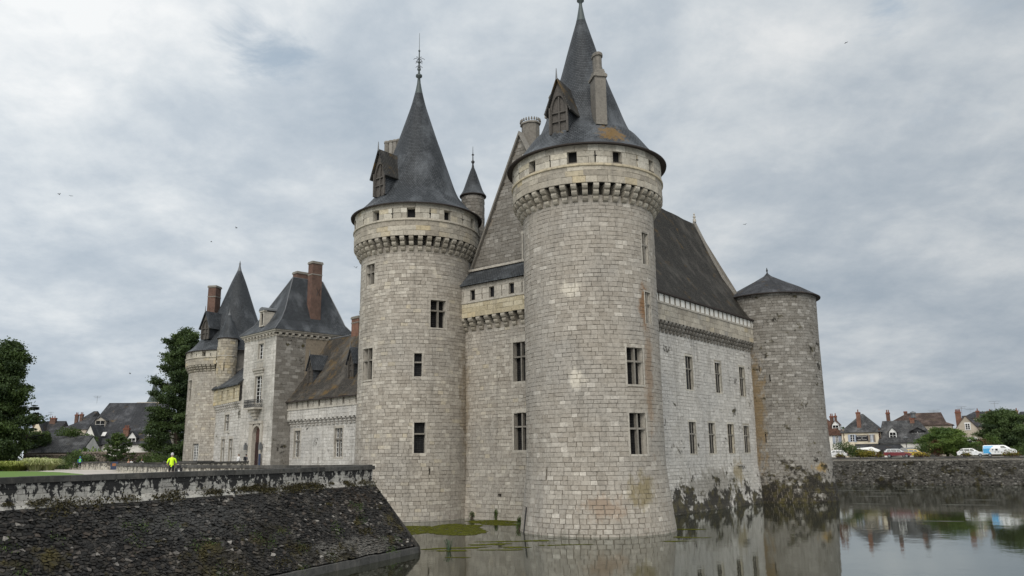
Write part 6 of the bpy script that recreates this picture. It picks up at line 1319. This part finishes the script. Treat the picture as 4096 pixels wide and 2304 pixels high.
b = atz(455, 1879, GZ); pn = thing('notice_panel', 'blue framed poster panel with orange print by the bridge', 'sign', (b.x, b.y, GZ)); mb = MB(); mb.box((b.x, b.y, GZ + .55), (1.05, .06, 1.05)); mb.build('frame', 'sign_blue', pn); mb = MB(); mb.box((b.x, b.y - .04, GZ + .68), (.5, .02, .36)); mb.build('print', 'orange_print', pn)

# ================================================================== vehicles
def wheel(root, c, r, w, ax):
    mb = MB(); n = 18; ax = Vector(ax); c = Vector(c); q = ax.to_track_quat('Z', 'Y')
    pr = [(r * .62, -w / 2), (r * .95, -w / 2), (r, -w * .3), (r, w * .3), (r * .95, w / 2), (r * .62, w / 2)]
    vs = [c + q @ Vector((p * math.cos(2 * math.pi * i / n), p * math.sin(2 * math.pi * i / n), z)) for p, z in pr for i in range(n)]
    mb.add(vs, [(j * n + i, j * n + (i + 1) % n, (j + 1) * n + (i + 1) % n, (j + 1) * n + i) for j in range(5) for i in range(n)]); o = mb.build('wheel', 'rubber', root)
    mb = MB(); mb.tube(c - ax * w * .45, c + ax * w * .45, r * .63, n=14); mb.build('rim', 'metal_grey', o)
def car(name, label, loc, rz, paintm, L=4.4, Wd=1.78, H=1.5, kind='hatch', group='vehicles parked along the quay', lower=None):
    M = Matrix.Translation(loc) @ Matrix.Rotation(rz, 4, 'Z'); root = thing(name, label, 'van' if kind == 'van' else 'car', loc, group); k = L / 4.4; hz = H / 1.5
    if kind == 'van': body = [(-2.2, .35), (-2.2, 1.0), (-2.15, 1.1), (1.15, 1.1), (1.95, .98), (2.18, .8), (2.2, .35)]; gh = [(-2.17, 1.08), (-2.12, 1.44), (-1.95, 1.5), (.55, 1.5), (.8, 1.46), (1.5, 1.06)]
    elif kind == 'estate': body = [(-2.2, .35), (-2.2, .85), (-2.1, .95), (1.0, .93), (1.9, .82), (2.15, .66), (2.2, .35)]; gh = [(-2.08, .93), (-1.75, 1.42), (-1.5, 1.49), (.1, 1.5), (.4, 1.43), (1.15, .91)]
    else: body = [(-2.1, .35), (-2.15, .85), (-2.0, .96), (1.0, .95), (1.9, .84), (2.15, .66), (2.2, .35)]; gh = [(-1.95, .94), (-1.45, 1.38), (-1.2, 1.47), (.1, 1.5), (.4, 1.43), (1.2, .93)]
    def loft(pts, w0, w1, mi=0, mb=None, inset=None):
        mb = mb or MB(); n = len(pts); zs = [p[1] for p in pts]; lo, hi = min(zs), max(zs)
        def wd(z): return (w0 + (w1 - w0) * ((z - lo) / (hi - lo)) ** 1.3) / 2
        vs = [M @ Vector((x * k, s_ * wd(z), z * hz)) for s_ in (-1, 1) for x, z in pts]
        mb.add(vs, [tuple(range(n)), tuple(range(n, 2 * n))] + [(i, (i + 1) % n, n + (i + 1) % n, n + i) for i in range(n)], mi); return mb
    loft(body, Wd, Wd * .96).build('body', lower or paintm, root); loft(gh, Wd * .95, Wd * .74).build('cabin', paintm, root)
    zl, zh = gh[0][1] + .06, 1.40 * (1 if kind != 'van' else .99); a0_ = -1.72 if kind != 'van' else .35
    for s_ in (-1, 1):                                      # side windows set a little proud of the cabin sides
        segs = [(-1.75, -1.05), (-.98, -.15), (-.08, .62)] if kind != 'van' else [(.15, .95)]
        for (x0, x1) in segs:
            def yy(z): return s_ * ((Wd * .95 + (Wd * .74 - Wd * .95) * ((z - gh[0][1]) / (1.5 - gh[0][1])) ** 1.3) / 2 + .012)
            x0t = x0 + (.22 if x0 < -1.5 and kind != 'van' else 0); x1t = x1 - (.33 if x1 > .5 else 0)
            mb = MB(); mb.add([M @ Vector(p) for p in ((x0 * k, yy(zl), zl * hz), (x1 * k, yy(zl), zl * hz), (x1t * k, yy(zh), zh * hz), (x0t * k, yy(zh), zh * hz))], [(0, 1, 2, 3)]); mb.build('side_window', 'car_glass', root)
    (x0, z0), (x1, z1) = gh[-1], gh[-2]; mb = MB(); w0, w1 = Wd * .43, Wd * .35; off = Vector((.03, 0, .025))
    mb.add([M @ (Vector(p) + off) for p in (((x0 - .05) * k, -w0, (z0 + .03) * hz), ((x0 - .05) * k, w0, (z0 + .03) * hz), (x1 * k, w1, z1 * hz), (x1 * k, -w1, z1 * hz))], [(0, 1, 2, 3)]); mb.build('windscreen', 'car_glass', root)
    (x0, z0), (x1, z1) = gh[0], gh[1]; mb = MB(); mb.add([M @ (Vector(p) + Vector((-.03, 0, .02))) for p in ((x0 * k, -w0, (z0 + .05) * hz), (x0 * k, w0, (z0 + .05) * hz), (x1 * k, w1, (z1 - .04) * hz), (x1 * k, -w1, (z1 - .04) * hz))], [(0, 1, 2, 3)]); mb.build('rear_window', 'car_glass', root)
    for x in (-1.35, 1.38):
        for s_ in (-1, 1): wheel(root, M @ Vector((x * k, s_ * (Wd / 2 - .08), .31)), .31, .2, (M.to_3x3() @ Vector((0, 1, 0))))
    for s_ in (-1, 1):
        mb = MB(); mb.box((2.14 * k, s_ * Wd * .36, .70 * hz), (.12, .3, .13), M); mb.build('headlight', 'chrome', root); mb = MB(); mb.box((-2.16 * k, s_ * Wd * .40, .82 * hz), (.08, .16, .26), M); mb.build('tail_light', 'car_red', root)
        mb = MB(); mb.box((.85 * k, s_ * (Wd / 2 + .08), 1.0 * hz), (.14, .2, .13), M); mb.build('mirror', paintm, root)
    return root, M, k, hz
qa = math.atan2(QD.y, QD.x)
def road_at(u, back): s_, _z = fon(QL - QN * back, QD, u, 1815); q = QL - QN * back + QD * s_; return Vector((q.x, q.y, GZ + .006))
car('parked_car', 'white car just right of the far tower', road_at(3342, 3.2), qa + math.pi, 'car_white', 4.2, 1.75, 1.46)
car('parked_car', 'red and silver estate car before the restaurant canopy', road_at(3592, 3.2), qa, 'car_silver', 4.5, 1.78, 1.55, 'estate', lower='car_red')
car('parked_car', 'dark people carrier behind the estate car', road_at(3648, 7.4), qa, 'car_dark', 4.4, 1.8, 1.75, 'estate')
car('parked_car', 'white hatchback parked left of the blue and white van', road_at(3884, 3.2), qa, 'car_white', 4.3, 1.78, 1.5)
car('parked_car', 'yellow car half hidden by the flowering bush', road_at(3660, 3.6), qa, 'car_yellow', 3.9, 1.7, 1.45)
vr, M, k, hz = car('parked_van', 'white van with bright blue rear half at the right', road_at(4000, 3.0), qa, 'car_white', 4.9, 1.95, 1.95, 'van')
for s_ in (-1, 1):
    y = lambda z: s_ * ((1.95 if z < 1.1 else 1.95 * .95 + (1.95 * .74 - 1.95 * .95) * ((z - 1.08) / .42) ** 1.3) / 2 + .02)
    mb = MB(); pr = [(-2.16, .45), (-1.1, .45), (-1.4, .75), (-1.2, 1.08), (-2.16, 1.08)]; mb.add([M @ Vector((x * k, s_ * (1.95 / 2 + .012), z * hz)) for x, z in pr], [tuple(range(5))]); pr = [(-2.13, 1.1), (-1.2, 1.1), (-.7, 1.42), (-2.06, 1.42)]; mb.add([M @ Vector((x * k, y(z), z * hz)) for x, z in pr], [(0, 1, 2, 3)]); mb.build('blue_wrap', 'van_blue', vr)
    mb = MB(); mb.add([M @ Vector((x * k, s_ * .99, z * hz)) for x, z in ((-.55, .82), (-.25, .82), (-.25, 1.05), (-.55, 1.05))], [(0, 1, 2, 3)]); mb.add([M @ Vector((x * k, s_ * .99, z * hz)) for x, z in ((-.95, .84), (-.9, .84), (-.78, 1.05), (-.86, 1.05))], [(0, 1, 2, 3)]); mb.add([M @ Vector((x * k, s_ * .99, z * hz)) for x, z in ((-.9, .84), (-.84, .84), (-.92, 1.03), (-1.0, 1.03))], [(0, 1, 2, 3)])
    for x_ in (-.3, .1, -.7): mb.add([M @ Vector((x * k, s_ * .99, z * hz)) for x, z in ((x_, .60), (x_ + .22, .60), (x_ + .22, .66), (x_, .66))], [(0, 1, 2, 3)])
    mb.add([M @ Vector((x * k, s_ * .99, z * hz)) for x, z in ((-1.25, .74), (0, .74), (0, .755), (-1.25, .755))], [(0, 1, 2, 3)]); mb.build('emblem', 'sign_black', vr)
    mb = MB(); mb.tube(M @ Vector((-2.0 * k, s_ * .6, 1.55 * hz)), M @ Vector((.5 * k, s_ * .6, 1.55 * hz)), .04, n=6)
    for x_ in (-1.8, -.7, .3): mb.tube(M @ Vector((x_ * k, s_ * .6, 1.46 * hz)), M @ Vector((x_ * k, s_ * .6, 1.55 * hz)), .03, n=5)
    mb.build('roof_rail', 'iron', vr)

def bicycle(label, loc, rz, bag=True, lean=0.0):
    M = Matrix.Translation(loc) @ Matrix.Rotation(rz, 4, 'Z') @ Matrix.Rotation(lean, 4, 'X'); root = thing('bicycle', label, 'bicycle', loc); r = .34
    for x in (-.52, .54):
        mb = MB(); n = 22; c = Vector((x, 0, r)); vs = []; m_ = 6
        for i in range(n):
            an = 2 * math.pi * i / n
            for j in range(m_): bb = 2 * math.pi * j / m_; rr = r - .022 + .022 * math.cos(bb); vs.append(M @ Vector((x + rr * math.cos(an), .022 * math.sin(bb), r + rr * math.sin(an))))
        mb.add(vs, [(i * m_ + j, ((i + 1) % n) * m_ + j, ((i + 1) % n) * m_ + (j + 1) % m_, i * m_ + (j + 1) % m_) for i in range(n) for j in range(m_)]); wo = mb.build('wheel', 'rubber', root)
        mb = MB()
        for i in range(10): an = 2 * math.pi * i / 10; mb.tube(M @ c, M @ (c + Vector((math.cos(an), 0, math.sin(an))) * (r - .03)), .004, n=3)
        mb.build('spokes', 'metal_grey', wo)
    mb = MB(); N = dict(ra=(-.52, 0, r), fa=(.54, 0, r), bb=(-.08, 0, .28), st=(-.24, 0, .80), hd=(.34, 0, .82), hb=(.38, 0, .66))
    for a_, b_ in (('ra', 'bb'), ('ra', 'st'), ('bb', 'st'), ('bb', 'hb'), ('st', 'hd'), ('hd', 'hb'), ('hb', 'fa')): mb.tube(M @ Vector(N[a_]), M @ Vector(N[b_]), .02, n=6)
    mb.build('frame', 'metal_grey', root)
    mb = MB(); mb.tube(M @ Vector((.33, 0, .82)), M @ Vector((.30, 0, .98)), .016, n=6); mb.tube(M @ Vector((.30, -.29, 1.0)), M @ Vector((.30, .29, 1.0)), .016, n=6); mb.build('handlebar', 'iron', root)
    mb = MB(); mb.tube(M @ Vector((-.24, 0, .78)), M @ Vector((-.27, 0, .93)), .015, n=6); mb.box((-.28, 0, .95), (.26, .14, .06), M, taper=.8); mb.build('saddle', 'cloth_black', root)
    mb = MB()
    for s_ in (-1, 1): mb.tube(M @ Vector((-.08, s_ * .06, .28)), M @ Vector((-.08 + .1 * s_, s_ * .1, .28 - .12 * s_)), .012, n=5); mb.box((-.08 + .1 * s_, s_ * .14, .28 - .12 * s_), (.1, .09, .03), M)
    mb.build('pedals', 'iron', root)
    if bag:
        for s_ in (-1, 1): mb = MB(); mb.box((-.56, s_ * .17, .62), (.34, .16, .36), M, taper=.9); mb.build('pannier', 'cloth_black', root)
        mb = MB(); mb.box((-.55, 0, .88), (.36, .3, .2), M, taper=.85); mb.build('rack_bag', 'cloth_black', root)
        mb = MB(); 
        for i in range(8):
            a0_, a1_ = rad(60 + i * 14), rad(74 + i * 14); mb.hexa([M @ Vector((-.52 + q * math.cos(a_), y_, r + q * math.sin(a_))) for q in (r + .02, r + .035) for a_, y_ in ((a0_, -.03), (a0_, .03), (a1_, .03), (a1_, -.03))])
        mb.build('mudguard', 'white_paint', root)
    return root

# ================================================================== people
def person(label, loc, rz, pose='stand', H=1.75, top='cloth_white', legs='cloth_black', sleeves=True, shorts=False, hair='hair_dark', helmet=None, backpack=None):
    """one continuous skinned body; every segment carries its clothing material"""
    root = thing('person', label, 'person', loc, rz=0); mats = ['skin', top, legs, 'cloth_black']
    V = {}; E = []
    def v(n, p, r): V[n] = (Vector(p), r)
    def e(a, b, m): E.append((a, b, m))
    hip = (0, 0, .94); lean = 0.0
    if pose == 'cycle': hip = (-.26, 0, 1.0)
    if pose == 'sit': hip = (0, 0, .52)
    hx, _, hz_ = hip; fw = {'stand': .0, 'walk': .04, 'cycle': .34, 'sit': .03}[pose]
    def tr_(f, up): return (hx + fw * f, 0, hz_ + up)
    v('pel', hip, .145); v('wst', tr_(.3, .16), .135); v('chs', tr_(.75, .34), .165); v('shd', tr_(1.0, .47), .125); v('nck', tr_(1.1, .56), .055); v('hd1', tr_(1.2 + (.1 if fw > .2 else .12), .64), .078); v('hd2', tr_(1.2 + .15, .72), .098); v('hd3', tr_(1.2 + .1, .80), .07)
    v('nos', (V['hd2'][0] + Vector((.115, 0, -.02))), .014); e('hd2', 'nos', 0)
    for a_, b_, m_ in (('pel', 'wst', 1), ('wst', 'chs', 1), ('chs', 'shd', 1), ('shd', 'nck', 0), ('nck', 'hd1', 0), ('hd1', 'hd2', 0), ('hd2', 'hd3', 0)): e(a_, b_, m_)
    for s_, S_ in ((-1, 'r'), (1, 'l')):
        sh = V['shd'][0]
        v('sh' + S_, sh + Vector((-.01, s_ * .19, -.02)), .066)
        if pose == 'cycle': el, wr = Vector((hx + .42, s_ * .26, hz_ + .30)), Vector((.30, s_ * .26, 1.06))
        elif pose == 'sit': el, wr = sh + Vector((.06, s_ * .24, -.27)), sh + Vector((.26, s_ * .14, -.36))
        elif pose == 'stand': el, wr = sh + Vector((.02, s_ * .29, -.27)), sh + Vector((.22, s_ * .24, -.42))
        else: el, wr = sh + Vector((-.06 * s_, s_ * .25, -.29)), sh + Vector((.05 - .14 * s_, s_ * .24, -.55))
        v('el' + S_, el, .046); v('wr' + S_, wr, .032); d_ = (wr - el).normalized(); v('pm' + S_, wr + d_ * .07, .036)
        e('shd', 'sh' + S_, 1); e('sh' + S_, 'el' + S_, 1); e('el' + S_, 'wr' + S_, 1 if sleeves else 0); e('wr' + S_, 'pm' + S_, 0)
        sd_ = Vector((0, 0, 1)).cross(d_); sd_ = sd_.normalized() if sd_.length > .05 else Vector((1, 0, 0)); dn = d_.cross(sd_)
        for j, (off, ln_) in enumerate(((-.03, .065), (-.01, .078), (.011, .075), (.031, .058))):
            v('f%d' % j + S_, V['pm' + S_][0] + sd_ * off + d_ * .05 + dn * .006, .0095); v('g%d' % j + S_, V['pm' + S_][0] + sd_ * off * 1.1 + d_ * (.05 + ln_ * .8) + dn * .028, .008); e('pm' + S_, 'f%d' % j + S_, 0); e('f%d' % j + S_, 'g%d' % j + S_, 0)
        v('t0' + S_, wr + d_ * .045 + sd_ * .045, .011); v('t1' + S_, wr + d_ * .085 + sd_ * .062 + dn * .02, .009); e('wr' + S_, 't0' + S_, 0); e('t0' + S_, 't1' + S_, 0)
        v('hp' + S_, Vector(hip) + Vector((0, s_ * .10, -.06)), .10)
        if pose == 'stand': kn, an = Vector((.02, s_ * .12, .50)), Vector((-.02, s_ * .13, .09))
        elif pose == 'walk': kn, an = Vector((.14 * s_ + .03, s_ * .10, .51)), Vector((.24 * s_ - .05, s_ * .09, .10 + (.06 if s_ < 0 else 0)))
        elif pose == 'cycle': kn, an = Vector((.10, s_ * .12, .66 + .10 * s_)), Vector((-.06 - .10 * s_, s_ * .13, .26 + .12 * s_))
        else: kn, an = Vector((.43, s_ * .12, .50)), Vector((.42, s_ * .12, .09))
        v('kn' + S_, kn, .060); v('an' + S_, an, .042); v('to' + S_, an + Vector((.17, s_ * .02, -.05)), .036); hm = kn.lerp(V['hp' + S_][0], .25); v('hm' + S_, hm, .082)
        e('pel', 'hp' + S_, 2); e('hp' + S_, 'hm' + S_, 2); e('hm' + S_, 'kn' + S_, 0 if shorts else 2); e('kn' + S_, 'an' + S_, 0 if shorts else 2); e('an' + S_, 'to' + S_, 3)
    names = list(V); ix = {n: i for i, n in enumerate(names)}; kS = H / 1.80
    me = bpy.data.meshes.new('b'); me.from_pydata([tuple(V[n][0]) for n in names], [(ix[a_], ix[b_]) for a_, b_, _ in E], []); ob = bpy.data.objects.new('b', me); COL.objects.link(ob)
    ob.modifiers.new('skin', 'SKIN'); sub = ob.modifiers.new('sub', 'SUBSURF'); sub.levels = sub.render_levels = 1
    for n in names: sv = me.skin_vertices[0].data[ix[n]]; sv.radius = (V[n][1],) * 2; sv.use_root = (n == 'pel')
    dg = bpy.context.evaluated_depsgraph_get(); bm_ = bpy.data.meshes.new_from_object(ob.evaluated_get(dg)); bpy.data.objects.remove(ob)
    bm_.materials.clear()
    for m_ in mats: bm_.materials.append(MATS[m_])
    segs = [(V[a_][0], V[b_][0], m_, max(.001, (V[a_][1] + V[b_][1]) / 2)) for a_, b_, m_ in E]
    for p in bm_.polygons:
        c = p.center; best = (9, 0)
        for a_, b_, m_, r_ in segs:
            ab = b_ - a_; f_ = max(0, min(1, (c - a_).dot(ab) / max(1e-6, ab.length_squared))); d_ = (c - (a_ + ab * f_)).length / r_
            if d_ < best[0]: best = (d_, m_)
        p.material_index = best[1]; p.use_smooth = True
    X = Matrix.Rotation(rz, 4, 'Z') @ Matrix.Diagonal((kS, kS, kS, 1)); bm_.transform(X); bm_.name = 'body'
    o = bpy.data.objects.new('body', bm_); COL.objects.link(o); o.parent = root; ORG[o] = Vector(loc)
    M = Matrix.Translation(loc) @ X; hc = V['hd2'][0] + Vector((-.015, 0, .015))
    mb = MB(); n = 12; rows = 6; vs = []
    for j in range(rows + 1):
        ph = rad(-28 + (118 * j / rows)); 
        for i in range(n):
            an_ = 2 * math.pi * i / n; k_ = 1.0 if math.cos(an_) < .35 or j > 2 else .78; vs.append(M @ (hc + Vector((.118 * math.cos(ph) * math.cos(an_) * k_, .105 * math.cos(ph) * math.sin(an_) * (1 if k_ == 1 else .95), .135 * math.sin(ph) + .012))))
    mb.add(vs, [(j * n + i, j * n + (i + 1) % n, (j + 1) * n + (i + 1) % n, (j + 1) * n + i) for j in range(rows) for i in range(n)]); mb.build('helmet' if helmet else 'hair', helmet or hair, root, smooth=True)
    if backpack: 
        mb = MB(); mb.box((V['chs'][0].x - .22, 0, V['chs'][0].z - .02), (.18, .30, .42), M, taper=.85); mb.build('backpack', backpack, root)
    return root
b = at(688, 1840, 57); b.z = GZ
person('person in a neon yellow shirt and black shorts standing beside a bicycle', b, rad(112), 'stand', 1.86, 'shirt_lime', 'cloth_black', False, True, helmet='helmet')
b2 = at(714, 1840, 57.2); b2.z = GZ; bicycle('loaded touring bicycle with black panniers held by the person in yellow', b2, rad(118), True)
c_ = atz(316, 1880.5, GZ); c_.z = GZ + .007
bicycle('bicycle ridden along the pale gravel path', c_, rad(118), False); person('cyclist in blue and green jersey riding along the path', c_, rad(118), 'cycle', 1.78, 'cloth_blue', 'cloth_black', True, False, helmet='cloth_blue', backpack='cloth_green')
for i, (u, top, hr, bp, lab) in enumerate([(513, 'skin', 'hair_brown', None, 'leftmost of three visitors sitting behind the parapet'), (524, 'cloth_white', 'hair_dark', None, 'visitor in white top sitting behind the parapet, middle of three'), (566, 'cloth_white', 'hair_brown', 'cloth_black', 'visitor in white with dark bag sitting behind the parapet')]):
    b = at(u, 1850, 104 + i * .4); person(lab, (b.x, b.y, 4.62), rad(60 + 20 * i), 'sit', 1.72, top, 'cloth_grey', True, hair=hr, backpack=bp)
for i, (u, top, hr, bp, lab, ps) in enumerate([(953, 'cloth_white', 'hair_brown', None, 'person in a white top walking towards the castle door', 'walk'), (983, 'cloth_grey', 'hair_dark', 'cloth_black', 'person with black backpack right before the castle door', 'walk')]):
    b = at(u, 1845, 100.5); person(lab, (b.x, b.y, 4.62), rad(55), ps, 1.75, top, 'cloth_grey', True, hair=hr, backpack=bp)

# ================================================================== birds
bm_me = {}
def bird(label, p, rz, span, flap, group):
    root = thing('bird', label, 'bird', p, group); M = Matrix.Translation(p) @ Matrix.Rotation(rz, 4, 'Z'); mb = MB(); L = span * .5
    for k in range(5):
        x0, x1 = -L / 2 + L * k / 5, -L / 2 + L * (k + 1) / 5; r0 = .13 * L * math.sin(math.pi * (k + .15) / 5.3); r1 = .13 * L * math.sin(math.pi * (k + 1.15) / 5.3); mb.tube(M @ Vector((x0, 0, 0)), M @ Vector((x1, 0, 0)), max(.005, r0), max(.005, r1), 6, cap=k in (0, 4))
    mb.build('body', 'bird_grey', root)
    if flap is not None:
        for s_ in (-1, 1):
            mb = MB(); a_ = [Vector((.16 * L, 0, .02)), Vector((-.14 * L, 0, .02)), Vector((-.12 * L, s_ * span * .26, .02 + flap * span * .3)), Vector((.2 * L, s_ * span * .24, .02 + flap * span * .3)), Vector((-.1 * L, s_ * span * .5, .02 + flap * span * .12))]
            mb.add([M @ q for q in a_] + [M @ (q + Vector((0, 0, .02))) for q in a_], [(0, 1, 2, 3), (3, 2, 4), (5, 6, 7, 8), (8, 7, 9)]); mb.build('wing', 'bird_grey', root)
    return root
for i, (u, v, Y, fl, lab) in enumerate([(3384, 170, 90, -.4, 'lone bird high in the right-hand sky'), (237, 778, 100, .8, 'left of two birds in the left sky'), (284, 784, 105, .1, 'right of two birds in the left sky'), (945, 912, 100, .5, 'bird above the pointed entrance roofs'), (845, 967, 110, .1, 'flat-winged bird left of the upper bird'), (1424, 1071, 90, .6, 'bird close to the second tower'), (1168, 1118, 120, .1, 'tiny bird above the hipped gatehouse roof'), (520, 1495, 110, .5, 'tiny bird above the church roof'), (2980, 898, 100, .2, 'tiny bird right of the great roof')]):
    bird(lab, at(u, v, Y), rad(30 + 47 * i), .62, fl, 'birds in flight')
for i, bb in enumerate([14.9, 13.9, 13.2, 12.5, 11.7, 11.3, 10.4, 9.9]): bird(['leftmost pigeon on the ledge above the curtain walk roof', 'second pigeon from the left on the walk roof ledge', 'third pigeon from the left on the walk roof ledge', 'fourth pigeon from the left on the walk roof ledge', 'fifth pigeon on the ledge, left one of a close pair', 'sixth pigeon on the ledge, right one of a close pair', 'seventh pigeon on the ledge near the tallest tower', 'rightmost pigeon on the ledge next to the tallest tower'][i], KP(.95, bb, 24.87), rad(60 * i), .55, None, 'pigeons on the ledge')
